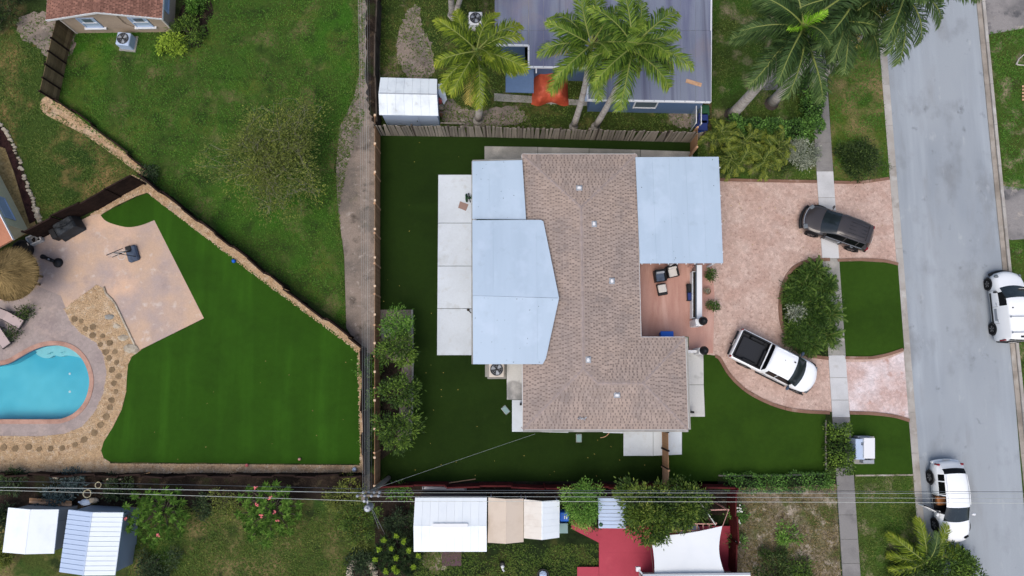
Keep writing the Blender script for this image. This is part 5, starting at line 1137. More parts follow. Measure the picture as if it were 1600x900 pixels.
# ------------------------------------------------------------------ fences
def box_mesh(name, size, m, jit=0, ear=0):
    mb = MB(); x, y, z = size
    mb.box((0, 0, z / 2), size)
    if jit:
        for v in mb.v:
            if v.z > z * .5: v.x += jit * random.uniform(-1, 1); v.z += jit * random.uniform(-1, 1)
    return mb.mesh(name, m)
def fence(label, px, h, style, m, mp, bay=2.4, name='fence', plank=.14, ph=.1, px_bays=None, lean=.0):
    P = GP(px); t = thing(name, label, 'fence', P[0]); T = WM[t.name].inverted()
    variants = [box_mesh('plank', (plank * random.uniform(.9, 1.0), .022, h), m, .012) for _ in range(5)]
    pm = box_mesh('post', (.10, .10, h + ph), mp)
    for a, b in zip(P[:-1], P[1:]):
        L = (b - a).length; d = (b - a) / L; nrm = Vector((-d.y, d.x, 0)); ang = math.atan2(d.y, d.x); k = max(1, round(L / bay))
        Rz = Matrix.Rotation(ang, 4, 'Z')
        for i in range(k + 1): inst(t, 'post', pm, T @ Matrix.Translation(a + d * (L * i / k)) @ Rz)
        if style == 'planks':
            for z in (.35, h - .3): 
                mb = MB(); mb.beam(a + Vector((0, 0, z)) + nrm * .04, b + Vector((0, 0, z)) + nrm * .04, .04, .09); part(t, 'rail', mb, mp)
            n_ = int(L / (plank + .012))
            for i in range(n_):
                M_ = Matrix.Translation(a + d * ((i + .5) * L / n_) - nrm * .035 + Vector((0, 0, random.uniform(-.03, .04)))) @ Rz @ Matrix.Rotation(random.gauss(0, lean), 4, 'Y') @ Matrix.Rotation(random.gauss(0, lean * .6), 4, 'X')
                inst(t, 'plank', random.choice(variants), T @ M_)
        elif style == 'boards':
            nb = 6; bl = L / k - .1
            bm = [box_mesh('board', (bl, .025, h / nb - .015), m, .006) for _ in range(2)]
            for i in range(k):
                for j in range(nb):
                    inst(t, 'board', random.choice(bm), T @ Matrix.Translation(a + d * (L * (i + .5) / k) + Vector((0, 0, .02 + j * h / nb)) + nrm * random.uniform(-.006, .006)) @ Rz)
            for i in range(k + 1): 
                p = a + d * (L * i / k) ; mb = MB(); mb.beam(p + Vector((0, 0, 0)) - nrm * .06, p + Vector((0, 0, h)) - nrm * .06, .07, .05, up=nrm); part(t, 'batten', mb, mp)
        elif style == 'panels':       # bays stepped a little out of line, each of stacked boards
            nb = 5; bl = L / k
            for i in range(k):
                mb = MB(); o = nrm * (.05 if i % 2 else -.05); p0, p1 = a + d * (bl * i + .05), a + d * (bl * (i + 1) - .05); sk = nrm * random.uniform(-.05, .05)
                for j in range(nb): mb.beam(p0 + o + sk + Vector((0, 0, (j + .5) * h / nb)), p1 + o - sk + Vector((0, 0, (j + .5) * h / nb)), .03, h / nb - .02)
                part(t, 'panel', mb, m)
                mb = MB(); mb.beam(p0 + o + sk + Vector((0, 0, h + .02)), p1 + o - sk + Vector((0, 0, h + .02)), .09, .035); part(t, 'cap_rail', mb, mp)
    return t
fence('weathered grey plank fence between the grey roof house and the dark turf', [(594, 211), (760, 213.5), (930, 218), (1089, 222)], 1.85, 'planks', M['greywood'], M['greypost'], bay=2.4, plank=.17, lean=.03)
fence('old dark fence along the dirt alley behind the stained white shed', [(594, -50), (594, 70), (593.5, 205)], 1.6, 'panels', M['greypost'], M['greypost'], bay=2.6)
tf = fence('long new tan wood fence between the dirt path and the dark turf', [(594, 196), (594, 752)], 1.75, 'boards', M['tanwood_d'], M['tanwood'], bay=1.85)
for i in range(14):
    q = G(594, 196 + i * 42.8); mb = MB(); mb.bbox((q.x + .02, q.y, 1.86), (.14, .14, .05), .03); part(tf, 'post_cap', mb, M['palewood'])
fence('short tan fence beside the carport below the palm trees', [(1079, 214), (1078, 244)], 1.75, 'boards', M['tanwood_d'], M['tanwood'], bay=1.3)
gt = fence('tan wooden gate and fence running from the house to the red deck fence', [(1034, 672), (1035, 728)], 1.75, 'boards', M['tanwood_d'], M['darkwood'], bay=1.35, name='gate')
fence('tan fence panel closing the end of the gate by the dark red fence', [(1035, 729), (1035, 757)], 1.75, 'boards', M['tanwood'], M['tanwood'], bay=1.3)
fence('brown wood fence with dark posts beside the tan house', [(116, 50), (108, 80), (91, 160)], 1.8, 'boards', M['brownwood'], M['darkwood'], bay=1.0)
fence('dark brown fence between the pool patio and the small west lawn', [(228, 288), (150, 328), (66, 371)], 1.8, 'panels', M['darkwood'], M['darkwood'], bay=1.7)
fence('low dark stepped fence along the diagonal edge of the bright turf', [(234, 282), (300, 334), (400, 410), (480, 475), (552, 527), (572, 545)], 1.3, 'panels', M['darkwood'], M['darkwood'], bay=1.5)
fence('dark fence along the sandy trail on the northwest lawn', [(88, 155), (150, 198), (234, 268)], .5, 'panels', M['darkwood'], M['darkwood'], bay=1.5)
fence('dark fence between the bright turf and the narrow planted gap', [(573, 548), (576, 738)], 1.6, 'panels', M['darkwood'], M['darkwood'], bay=1.25)
fence('dark brown fence along the gravel at the bottom of the pool yard', [(-40, 738), (270, 740), (570, 740)], 1.15, 'panels', M['darkwood'], M['darkwood'], bay=1.3)
fence('dark red fence along the lower edge of the dark turf', [(600, 753), (850, 756), (1140, 758)], 1.5, 'panels', M['redwood'], M['redwood'], bay=2.0)
fence('dark red fence beside the shade sail and dry weeds', [(1137, 760), (1138, 840), (1138, 930)], 1.7, 'panels', M['redwood'], M['redwood'], bay=1.6)
# chain link gate posts by the bins
t = thing('wire_gate', 'white posted wire gate beside the green bin and grey roof', 'gate', G(1086, 190))
for x, y in ((1080, 163), (1079, 204), (1087, 163), (1087, 205)): q = G(x, y); mb = MB(); mb.tube([q, q + Vector((0, 0, 1.4))], .04, n=6); part(t, 'post', mb, M['white'])
for x in (1079.5, 1087):
    mb = MB(); mb.tube([G(x, 163) + up * 1.38, G(x, 205) + up * 1.38], .03, n=5); part(t, 'rail', mb, M['white'])
    mb = MB()
    for z in (.1, .3, .5, .7, .9, 1.1): mb.tube([G(x, 163) + up * z, G(x, 205) + up * z], .008, n=3)
    part(t, 'wire_mesh', mb, M['grey_met'])
def wheelie(px, py, m, label, lid):
    c = G(px, py, 1.0); t = thing('rubbish_bin', label, 'bin', (c.x, c.y, 0), 'wheeled bins by the grey roof'); W = WM[t.name]
    mb = MB(); mb.bbox((c.x, c.y, .5), (.55, .62, .95), .05); part(t, 'body', mb, m); mb = MB(); mb.bbox((c.x, c.y, 1.0), (.62, .7, .08), .03); part(t, 'lid', mb, lid)
    for s in (-.25, .25): mb = MB(); mb.lathe((c.x + s, c.y + .3, .12), [(.11, -.03), (.11, .03)], 10, axis=Matrix.Rotation(PI / 2, 4, 'Y')); part(t, 'wheel', mb, M['rubber'])
wheelie(1101, 172, M['greenbin'], 'green wheeled bin at the corner of the grey roof', M['greenbin'])
wheelie(1099, 185, M['bluebin'], 'dark blue wheeled bin, upper of the two blue bins', M['bluebin'])
wheelie(1098, 196, M['blue'], 'brighter blue wheeled bin, lower of the two blue bins', M['bluebin'])

# ------------------------------------------------------------------ vehicles
def interp(tab, x):
    """piecewise hermite of rows (x, ...), x descending"""
    n = len(tab)
    if x >= tab[0][0]: return tab[0][1:]
    for i in range(n - 1):
        if tab[i][0] >= x >= tab[i + 1][0]:
            t = (tab[i][0] - x) / (tab[i][0] - tab[i + 1][0]); out = []
            for k in range(1, len(tab[0])):
                p0, p1 = tab[i][k], tab[i + 1][k]
                m0 = 0 if i == 0 else (p1 - tab[i - 1][k]) / (tab[i - 1][0] - tab[i + 1][0]) * (tab[i][0] - tab[i + 1][0])
                m1 = 0 if i == n - 2 else (tab[i + 2][k] - p0) / (tab[i][0] - tab[i + 2][0]) * (tab[i][0] - tab[i + 1][0])
                lim = 1.2 * abs(p1 - p0); m0 = max(-lim, min(lim, m0)); m1 = max(-lim, min(lim, m1))
                out.append((2 * t ** 3 - 3 * t * t + 1) * p0 + (t ** 3 - 2 * t * t + t) * m0 + (-2 * t ** 3 + 3 * t * t) * p1 + (t ** 3 - t * t) * m1)
            return out
    return tab[-1][1:]
CARL = 2.3
REAR = .16
def bow(x, y):
    s = max(0, min(1, (x + .3) / (CARL + .3))); r = max(0, min(1, (-x - .6) / (CARL - .6)))
    return x - .34 * s * y * y + REAR * r * y * y
def ring_half(hw, zb, zs, tw, zt):
    mid = zb + (zs - zb) * .55; dz = zt - zs
    return [(0, zb), (hw * .85, zb), (hw * .97, zb + .08), (hw, mid), (hw * .975, zs), (hw * .975 + (tw - hw * .975) * .12, zs + dz * .10), (hw * .975 + (tw - hw * .975) * .80, zs + dz * .82), (tw * .94, zs + dz * .96), (tw * .6, zt + .004), (tw * .3, zt + .014), (0, zt + .018)]
def build_car(t, tab, brk, zone, mats, step=.14):
    """zone(x, seg, side) -> key into mats {key: (part name, material)} or None for a hole"""
    xs = sorted(set([r[0] for r in tab] + list(brk)), reverse=True); full = []
    for a, b in zip(xs[:-1], xs[1:]):
        k = max(1, round((a - b) / step)); full += [a - (a - b) * i / k for i in range(k)]
    full.append(xs[-1]); rings = [ring_half(*interp(tab, x)) for x in full]; global CARL; CARL = tab[0][0]; nseg = len(rings[0]) - 1; mbs = {}
    for i in range(len(full) - 1):
        xm = (full[i] + full[i + 1]) / 2
        for s in range(nseg):
            for side in (1, -1):
                key = zone(xm, s, side)
                if key is None: continue
                a, b, c, d = rings[i][s], rings[i][s + 1], rings[i + 1][s + 1], rings[i + 1][s]
                q = [(full[i], a[0] * side, a[1]), (full[i], b[0] * side, b[1]), (full[i + 1], c[0] * side, c[1]), (full[i + 1], d[0] * side, d[1])]
                mb = mbs.setdefault(key, MB()); mb.add(q, [[0, 1, 2, 3] if side < 0 else [3, 2, 1, 0]])
    for end, fl in ((0, 1), (-1, -1)):
        r = rings[end]; x = full[end]; vs = [(x, p[0], p[1]) for p in r] + [(x, -p[0], p[1]) for p in r[1:-1]]
        order = list(range(len(r))) + [len(r) + i for i in range(len(r) - 3, -1, -1)]
        mbs['body'].add(vs, [order if fl > 0 else order[::-1]])
    made = {}
    for mb in mbs.values():
        for v in mb.v: v.x = bow(v.x, v.y)
    for key, mb in mbs.items():
        # merge doubles so that smooth shading works
        idx = {}; nv = []; mp = []
        for v in mb.v:
            kk = (round(v.x, 4), round(v.y, 4), round(v.z, 4))
            if kk not in idx: idx[kk] = len(nv); nv.append(v)
            mp.append(idx[kk])
        fs, ms = [], []
        for f, mi in zip(mb.f, mb.m):
            g = []
            for i in f:
                if mp[i] not in g: g.append(mp[i])
            if len(g) > 2: fs.append(g); ms.append(mi)
        mb.v, mb.f, mb.m = nv, fs, ms; made[key] = part(t, mats[key][0], mb, mats[key][1], sm=True)
    return made
def wheels(t, ax, hw, r=.35, wd=.24, rim='rim'):
    for x in ax:
        for s in (1, -1):
            A = Matrix.Rotation(-PI / 2 * s, 4, 'X'); c = Vector((x, s * (hw - wd / 2 + .015), r))
            mb = MB(); mb.lathe(c, [(r * .62, -wd / 2), (r * .95, -wd / 2), (r, -wd * .3), (r, wd * .3), (r * .95, wd / 2), (r * .66, wd / 2), (r * .64, wd * .35)], 22, axis=A); wp = part(t, 'wheel', mb, M['rubber'], sm=True)
            mb = MB(); mb.lathe(c, [(r * .66, wd * .42), (r * .6, wd * .47), (r * .2, wd * .3), (0, wd * .33)], 22, axis=A)
            for k in range(5):
                a = 2 * PI * k / 5; p = A @ Vector((math.cos(a) * r * .15, math.sin(a) * r * .15, wd * .38)); q = A @ Vector((math.cos(a) * r * .6, math.sin(a) * r * .6, wd * .44)); mb.beam(c + p, c + q, .06, .03)
            part(wp, 'rim', mb, M[rim])
            mb = MB(); pts = [(x + math.cos(a) * (r + .07), s * (hw + .012), r + math.sin(a) * (r + .07)) for a in [PI * k / 12 for k in range(13)]]; mb.tube(pts, .035, n=5); part(t, 'wheel_arch', mb, M['black'])
            mb = MB(); mb.lathe((x, s * (hw + .004), r), [(r + .06, -.01), (r + .06, .006), (0, .006)], 24, axis=Matrix.Rotation(-PI / 2 * s, 4, 'X')); part(t, 'wheel_well', mb, M['black'])
def mirror(t, x, y, z, m):
    for s in (1, -1): mb = MB(); mb.bbox((x, s * (y + .1), z), (.12, .2, .14), .04); mb.beam((x, s * (y - .06), z - .04), (x, s * (y + .02), z - .02), .05, .05); part(t, 'mirror', mb, m)
def place(t, fpx, rpx, side, hw, ax):
    """stand the car so that its visible front and rear wheels touch the given pixels; side +1 = its left"""
    f, r = G(*fpx), G(*rpx); d = (f - r).normalized(); n_ = Vector((-d.y, d.x, 0)) * side
    mid = (f + r) / 2 - n_ * hw - d * (ax[0] + ax[1]) / 2; t.location = mid; t.rotation_euler = (0, 0, math.atan2(d.y, d.x))
def lamps(t, x, y, z, sx, sy, sz, m, name, rot=0):
    for s in (1, -1): mb = MB(); mb.bbox((0, 0, 0), (sx, sy, sz), min(sx, sy, sz) * .3); Mx = Matrix.Translation((bow(x, y), s * y, z)) @ Matrix.Rotation(rot * s, 4, 'Z'); mb.v = [Mx @ v for v in mb.v]; part(t, name, mb, m)
def common(t, L, zf, m_trim, plate_z=.5, fx=None):
    fx = L / 2 if fx is None else fx
    mb = MB(); mb.tube([(bow(fx + .02, y), y, plate_z - .08) for y in (-.78, -.6, -.3, 0, .3, .6, .78)], .11, n=8); part(t, 'front_bumper', mb, m_trim)
    mb = MB(); mb.tube([(bow(-L / 2 - .0, y), y, plate_z) for y in (-.8, -.6, -.3, 0, .3, .6, .8)], .11, n=8); part(t, 'rear_bumper', mb, m_trim)
    mb = MB(); mb.box((-L / 2 - .07, 0, plate_z + .2), (.02, .42, .14)); part(t, 'number_plate', mb, M['cream'])
# dark SUV
suv_tab = [(2.30, .56, .42, .60, .40, .70), (2.22, .76, .32, .72, .60, .84), (1.98, .88, .25, .86, .72, .95), (1.6, .93, .22, .93, .78, 1.04), (1.22, .94, .22, .96, .78, 1.10), (.22, .94, .22, .99, .68, 1.61), (-.1, .94, .22, 1.0, .68, 1.67), (-1.0, .94, .22, 1.03, .67, 1.68), (-1.72, .93, .24, 1.05, .62, 1.60), (-2.12, .88, .28, 1.05, .66, 1.14), (-2.28, .76, .40, .95, .58, 1.0)]
suv_tab = [(r[0] if r[0] > -1.5 else -1.5 + (r[0] + 1.5) * .84, r[1] * .97, r[2], r[3] * .96, r[4] * .97, r[5] * .93) for r in suv_tab]
def suv_zone(x, s, side):
    if .28 < x < 1.2 and s >= 6: return 'windscreen'
    if -2.02 < x < -1.72 and s >= 6: return 'rear_window'
    if s == 5:
        if -.40 < x < .78: return 'front%d' % side
        if -1.24 < x < -.46: return 'rear%d' % side
        if -1.70 < x < -1.30: return 'quarter%d' % side
    return 'body'
def suv_mats(pm, gl='glass'):
    d = {'body': ('body', pm), 'windscreen': ('windscreen', M[gl]), 'rear_window': ('rear_window', M['glass_b'])}
    for s in (1, -1):
        for k in ('front', 'rear', 'quarter'): d['%s%d' % (k, s)] = ('side_window', M['glass_b'])
    return d
def door_lines(t, xs, hw, z0, z1, m):
    for s in (1, -1):
        for x in xs: mb = MB(); mb.box((x, s * (hw * .985), (z0 + z1) / 2), (.014, .05, z1 - z0)); part(t, 'door_seam', mb, m)
        for x in xs[1:]: mb = MB(); mb.bbox((x + .16, s * (hw + .0), z1 - .08), (.18, .05, .035), .012); part(t, 'door_handle', mb, M['chrome'])
BR = (.28, 1.2, -2.02, -1.72, .78, -.40, -.46, -1.24, -1.30, -1.70, .62, -.36)
ds = thing('car', 'dark brown estate SUV parked across the sidewalk on the pink driveway', 'car', (0, 0, 0), 'cars parked by the house')
build_car(ds, suv_tab, BR, suv_zone, suv_mats(M['cardark'])); ax = (1.36, -1.32); wheels(ds, ax, .94, .36)
mirror(ds, .78, .95, 1.1, M['cardark']); lamps(ds, 2.12, .66, .80, .28, .3, .14, M['lamp'], 'headlight', .5); lamps(ds, -2.08, .72, .9, .14, .2, .3, M['redlamp'], 'tail_light')
common(ds, 4.34, .6, M['black'], .5, 2.3); door_lines(ds, (.72, -.42, -1.26), .94, .35, .95, M['black'])
for s in (1, -1): mb = MB(); mb.tube([(.1, s * .63, 1.56), (-.8, s * .63, 1.60), (-1.6, s * .60, 1.53)], .018, n=5); part(ds, 'roof_rail', mb, M['cardark'])
for i in range(4): mb = MB(); mb.beam((-.35, -.36 + i * .24, 1.585), (-1.5, -.34 + i * .225, 1.55), .02, .015); part(ds, 'roof_rib', mb, M['black'])
mb = MB(); mb.tube([(bow(2.24, y), y, .80) for y in (.66, .5, .3, 0, -.3, -.5, -.66)], .03, n=6); part(ds, 'bonnet_trim', mb, M['chrome'])
for s in (1, -1): mb = MB(); mb.tube([(.66, s * .905, .975), (-.4, s * .905, 1.01), (-1.7, s * .885, 1.03)], .012, n=4); part(ds, 'window_trim', mb, M['chrome'])
mb = MB(); mb.bbox((-1.68, 0, 1.535), (.24, 1.1, .04), .015); part(ds, 'spoiler', mb, M['cardark'])
place(ds, (1265, 369.5), (1323, 391), 1, .94, ax)
# white SUV with the open door
ws_tab = [(r[0] * (1.06 if r[0] > 0 else 1.1), r[1] * .98, r[2], r[3], r[4], r[5]) for r in suv_tab]
OPEN = -1
def ws_zone(x, s, side):
    if side == OPEN and -.36 < x < .62 and 2 <= s <= 5: return None
    return suv_zone(x, s, side)
ws = thing('car', 'white SUV with its front door open parked at the kerb near a young palm', 'car', (0, 0, 0), 'cars parked by the house')
sm_ = suv_mats(M['carwhite']); build_car(ws, ws_tab, BR + (-.36,), ws_zone, sm_); ax = (1.45, -1.38); wheels(ws, ax, .94, .37)
mb = MB(); mb.bbox((.75, .97 + .1, 1.1), (.12, .2, .14), .04); part(ws, 'mirror', mb, M['carwhite'])
lamps(ws, 2.2, .62, .84, .16, .3, .1, M['glass_b'], 'headlight', .5); lamps(ws, -2.27, .72, .94, .12, .18, .34, M['redlamp'], 'tail_light'); common(ws, 4.72, .6, M['carwhite'], .5, 2.42)
door_lines(ws, (-.42, -1.26), .94, .35, .95, M['conc_g'])
for s in (1, -1): mb = MB(); mb.tube([(.1, s * .64, 1.59), (-.8, s * .64, 1.63), (-1.65, s * .61, 1.56)], .016, n=5); part(ws, 'roof_rail', mb, M['carwhite'])
mb = MB(); mb.box((.1, OPEN * .45, .35), (1.1, .8, .06)); mb.box((-.35, OPEN * .45, .8), (.04, .85, .9)); mb.box((.62, OPEN * .45, .7), (.04, .85, .7)); mb.box((.1, OPEN * .05, .7), (1.1, .04, .8)); part(ws, 'cabin_lining', mb, M['seat'])
mb = MB(); mb.bbox((.0, OPEN * .5, .55), (.55, .52, .24), .06); mb.bbox((-.28, OPEN * .5, .95), (.16, .5, .62), .06); part(ws, 'front_seat', mb, M['tanseat'])
DM = Matrix.Translation((.66, OPEN * .93, 0)) @ Matrix.Rotation(R(62) * 1, 4, 'Z')
mb = MB(); mb.box(None, (1.0, .06, .62), mat=DM @ Matrix.Translation((-.5, 0, .68))); dr = part(ws, 'open_door', mb, M['carwhite'])
mb = MB()
for a, b in (((0, 1.0), (-.4, 1.5)), ((-.4, 1.5), (-1.0, 1.52)), ((-1.0, 1.52), (-1.0, 1.0))): mb.beam(DM @ Vector((a[0], .06 * OPEN * -.6 * (a[1] - 1), a[1])), DM @ Vector((b[0], 0, b[1])), .05, .05)
part(dr, 'window_frame', mb, M['black']); mb = MB(); mb.add([DM @ Vector(q) for q in ((0, 0, 1), (-1, 0, 1), (-1, 0, 1.5), (-.4, 0, 1.48))], [[0, 1, 2, 3]]); part(dr, 'window_glass', mb, M['glass_b'])
mb = MB(); mb.box(None, (.9, .04, .5), mat=DM @ Matrix.Translation((-.5, .05, .66))); part(dr, 'inner_lining', mb, M['seat'])
mb = MB(); mb.bbox((0, 0, 0), (.14, .22, .14), .04); mb.v = [DM @ Matrix.Translation((-.12, -.12, 1.08)) @ v for v in mb.v]; part(ws, 'mirror', mb, M['carwhite'])
place(ws, (1454, 815), (1447, 747), -1, .94, ax)
# pickup truck
pk_tab = [(2.52, .62, .50, .72, .50, .84), (2.44, .86, .40, .86, .72, 1.0), (2.25, .95, .34, 1.0, .82, 1.12), (1.95, .99, .32, 1.06, .86, 1.18), (1.6, 1.0, .32, 1.08, .86, 1.23), (.72, 1.0, .32, 1.10, .76, 1.80), (.3, 1.0, .32, 1.11, .76, 1.87), (-.62, 1.0, .32, 1.12, .76, 1.87), (-.80, 1.0, .32, 1.12, .74, 1.82), (-.92, 1.0, .32, 1.13, .90, 1.19), (-1.4, 1.0, .34, 1.13, .9, 1.19), (-2.6, 1.0, .38, 1.13, .9, 1.19), (-2.86, .98, .46, 1.10, .88, 1.17), (-2.90, .95, .5, 1.08, .86, 1.15)]
def pk_zone(x, s, side):
    if .78 < x < 1.58 and s >= 6: return 'windscreen'
    if -.9 < x < -.82 and s >= 6: return 'rear_window'
    if s == 5 and   .08 < x < 1.2: return 'front%d' % side
    if s == 5 and -.6 < x < .04: return 'rear%d' % side
    if -2.78 < x < -.96 and s >= 7: return None
    return 'body'
REAR = 0
pk = thing('pickup_truck', 'white crew cab pickup truck with dark covered bed on the driveway', 'pickup truck', (0, 0, 0), 'cars parked by the house')
build_car(pk, pk_tab, (.78, 1.58, -.9, -.82, .08, 1.2, -.6, .04, -2.78, -.96), pk_zone, suv_mats(M['carwhite'])); ax = (1.82, -1.72); wheels(pk, ax, 1.0, .40, .26)
mb = MB(); mb.box((-1.87, 0, .74), (1.80, 1.68, .04)); part(pk, 'bed_floor', mb, M['bedliner'])
mb = MB()
for s in (1, -1): mb.box((-1.87, s * .845, .96), (1.82, .03, .44)); mb.bbox((-1.87, s * .86, 1.20), (1.84, .10, .03), .01)
mb.box((-.97, 0, .96), (.03, 1.66, .44)); mb.box((-2.765, 0, .96), (.03, 1.66, .44)); mb.bbox((-2.80, 0, 1.195), (.08, 1.7, .03), .01); part(pk, 'bed_liner', mb, M['black'])
mb = MB(); mb.bbox((-1.86, -.06, .90), (1.5, 1.35, .05), .02); part(pk, 'bed_mat', mb, M['bedliner'])
for s in (.62, -.62): mb = MB(); mb.bbox((-1.75, s * 1.18, .93), (.9, .2, .34), .06); part(pk, 'wheel_box', mb, M['black'])
mb = MB(); mb.bbox((-1.08, -.2, 1.1), (.16, 1.1, .22), .04); part(pk, 'bed_rack', mb, M['black'])
for s in (1, -1): mb = MB(); mb.bbox((1.02, s * 1.16, 1.22), (.14, .26, .2), .05); mb.beam((1.02, s * .98, 1.15), (1.02, s * 1.08, 1.18), .06, .05); part(pk, 'mirror', mb, M['navy'])
lamps(pk, 2.38, .74, .92, .2, .3, .16, M['lamp'], 'headlight', .4); lamps(pk, -2.86, .9, 1.0, .1, .14, .34, M['redlamp'], 'tail_light'); common(pk, 5.78, .7, M['black'], .56, 2.54)
door_lines(pk, (1.05, .08, -.64), 1.0, .45, 1.05, M['conc_g'])
for s in (1, -1):
    mb = MB(); mb.beam((1.1, s * .98, .36), (-.9, s * .98, .36), .14, .06); part(pk, 'running_board', mb, M['black'])
    mb = MB(); mb.tube([(.62, s * .72, 1.83), (-.7, s * .73, 1.86)], .02, n=5); part(pk, 'roof_rail', mb, M['carwhite'])
mb = MB(); mb.bbox((.58, .35, 1.885), (.12, .07, .03), .01); part(pk, 'roof_aerial', mb, M['black']); mb = MB(); mb.box((.0, .2, 1.885), (.05, .04, .02)); part(pk, 'roof_lamp', mb, M['black'])
mb = MB(); mb.tube([(-2.97, -.1, .55), (-3.1, -.1, .5)], .04, n=6); part(pk, 'tow_hitch', mb, M['black'])
place(pk, (1237.5, 611), (1159, 572), -1, 1.0, ax)
REAR = .08
# white van
vn_tab = [(2.2, .58, .42, .62, .44, .74), (2.12, .78, .34, .76, .64, .92), (1.9, .88, .28, .92, .74, 1.06), (1.5, .91, .26, 1.02, .80, 1.20), (1.22, .92, .25, 1.05, .80, 1.30), (.45, .92, .25, 1.08, .74, 1.76), (.1, .92, .25, 1.08, .76, 1.83), (-1.9, .92, .26, 1.08, .76, 1.84), (-2.14, .91, .3, 1.08, .74, 1.80), (-2.24, .88, .4, 1.05, .72, 1.45)]
def vn_zone(x, s, side):
    if .46 < x < 1.24 and s >= 6: return 'windscreen'
    if -2.23 < x < -2.16 and s >= 6: return 'rear_window'
    if s == 5 and .0 < x < .95: return 'front%d' % side
    return 'body'
vn = thing('van', 'white panel van with two roof bars at the kerb beside the right lawn', 'van', (0, 0, 0), 'cars parked by the house')
build_car(vn, vn_tab, (.46, 1.24, -2.23, -2.16, 0, .95), vn_zone, suv_mats(M['carwhite'])); ax = (1.45, -1.40); wheels(vn, ax, .92, .34)
mirror(vn, .85, .94, 1.14, M['black']); lamps(vn, 1.98, .70, .95, .3, .2, .18, M['lamp'], 'headlight', .5); lamps(vn, -2.2, .84, 1.1, .1, .12, .5, M['redlamp'], 'tail_light'); common(vn, 4.42, .6, M['black'])
door_lines(vn, (.98, -.05, -1.1), .92, .4, 1.05, M['conc_g'])
for x in (-.75, -1.72):
    mb = MB(); mb.beam((x, -.78, 1.90), (x, .78, 1.90), .05, .03)
    for s in (1, -1): mb.bbox((x, s * .72, 1.86), (.12, .08, .08), .02)
    part(vn, 'roof_bar', mb, M['grey_met'])
for s in (1, -1):
    mb = MB(); mb.box((-.1, s * .925, .50), (1.9, .03, .12)); part(vn, 'side_moulding', mb, M['black'])
    mb = MB(); mb.box((-.55, s * .927, .82), (.75, .012, .22)); part(vn, 'side_sticker', mb, M['grey_met'])
mb = MB(); mb.bbox((-1.98, .1, 1.855), (.12, .32, .02), .005); part(vn, 'roof_marker', mb, M['black']); mb = MB(); mb.lathe((-.2, .55, 1.84), [(.05, 0), (.04, .03), (0, .04)], 8); part(vn, 'roof_aerial', mb, M['black'])
mb = MB(); mb.box((1.0, -.35, 1.47), (.02, .3, .14)); part(vn, 'dashboard_paper', mb, M['cream'])
place(vn, (1537, 445), (1544.5, 515), 1, .92, ax)

# ------------------------------------------------------------------ pool patio things
p = G(114, 358); t = thing('covered_grill', 'black covered barbecue grill against the dark brown fence', 'grill', p, None, R(32)); W = WM[t.name]; mb = MB(); NX, NY = 14, 10
for j in range(NY + 1):
    for i in range(NX + 1):
        u_, v_ = i / NX * 2 - 1, j / NY * 2 - 1; e = max(abs(u_), abs(v_)); z = .95 * min(1, (1 - e) * 6) ** .7 + .12 * math.sin(u_ * 7) * math.cos(v_ * 5) * (1 - e); sc = .8 + .2 * e
        mb.v.append(W @ Vector((u_ * .78 * sc, v_ * .52 * sc, max(.04, z))))
for j in range(NY):
    for i in range(NX): a = j * (NX + 1) + i; mb.f.append([a, a + 1, a + NX + 2, a + NX + 1]); mb.m.append(0)
part(t, 'cover', mb, M['blackfab'])
mb = MB(); mb.tube([W @ Vector((-.7, .2, .9)), W @ Vector((.1, -.1, 1.06)), W @ Vector((.75, .1, .9))], .025, n=5); mb.tube([W @ Vector((-.5, -.45, .8)), W @ Vector((-.1, .1, 1.05)), W @ Vector((-.2, .5, .8))], .02, n=5); part(t, 'strap', mb, M['black'])
mb = MB(); mb.bbox((0, 0, .35), (.4, .7, .6), .05); mb.v = [W @ Matrix.Translation((-.95, .1, 0)) @ v for v in mb.v]; part(t, 'side_shelf', mb, M['black'])
p = G(205, 397); t = thing('basketball_hoop', 'portable basketball hoop with slate blue base on the pool patio', 'basketball hoop', p, None, R(20)); W = WM[t.name]
def ad(t, W, name, mb, m, sm=False): mb.v = [W @ v for v in mb.v]; return part(t, name, mb, m, sm)
mb = MB(); mb.bbox((.15, -.05, .14), (.72, 1.05, .28), .1); ad(t, W, 'base', mb, M['navy']); mb = MB(); mb.bbox((.05, .3, .30), (.36, .36, .06), .06); ad(t, W, 'ballast_cap', mb, M['black'])
bc = G(183.5, 395, 2.35); mb = MB(); mb.tube([W @ Vector((.1, .1, .28)), G(193, 394, 1.6), G(186, 396.5, 2.3)], .04, n=7); part(t, 'pole', mb, M['black'])
mb = MB(); mb.beam((.35, -.35, .28), (-.3, -.1, 1.5), .04, .04); mb.beam((-.1, .2, .28), (-.3, -.1, 1.5), .03, .03); ad(t, W, 'brace', mb, M['black'])
mb = MB(); mb.box(bc, (1.0, .02, .62), R(24)); bd_ = part(t, 'backboard', mb, M['acrylic']); mb = MB()
for zz in (-.32, .32): mb.box(bc + Vector((0, 0, zz)), (1.05, .04, .04), R(24))
part(bd_, 'board_frame', mb, M['black'])
rc_ = G(190, 400, 2.15); mb = MB(); mb.tube([rc_ + Vector((math.cos(q) * .23, math.sin(q) * .23, 0)) for q in [2 * PI * k / 16 for k in range(17)]], .015, n=5); part(t, 'rim', mb, M['cream'])
p = G(85, 408); t = thing('floor_lamp', 'dark long-handled lamp with a round foot lying on the pool patio', 'floor lamp', p, None, R(-22)); W = WM[t.name]
mb = MB(); mb.lathe((.32, 0, 0.02), [(.31, 0), (.31, .08), (.24, .2), (.08, .26), (0, .27)], 20); ad(t, W, 'round_foot', mb, M['black'], True)
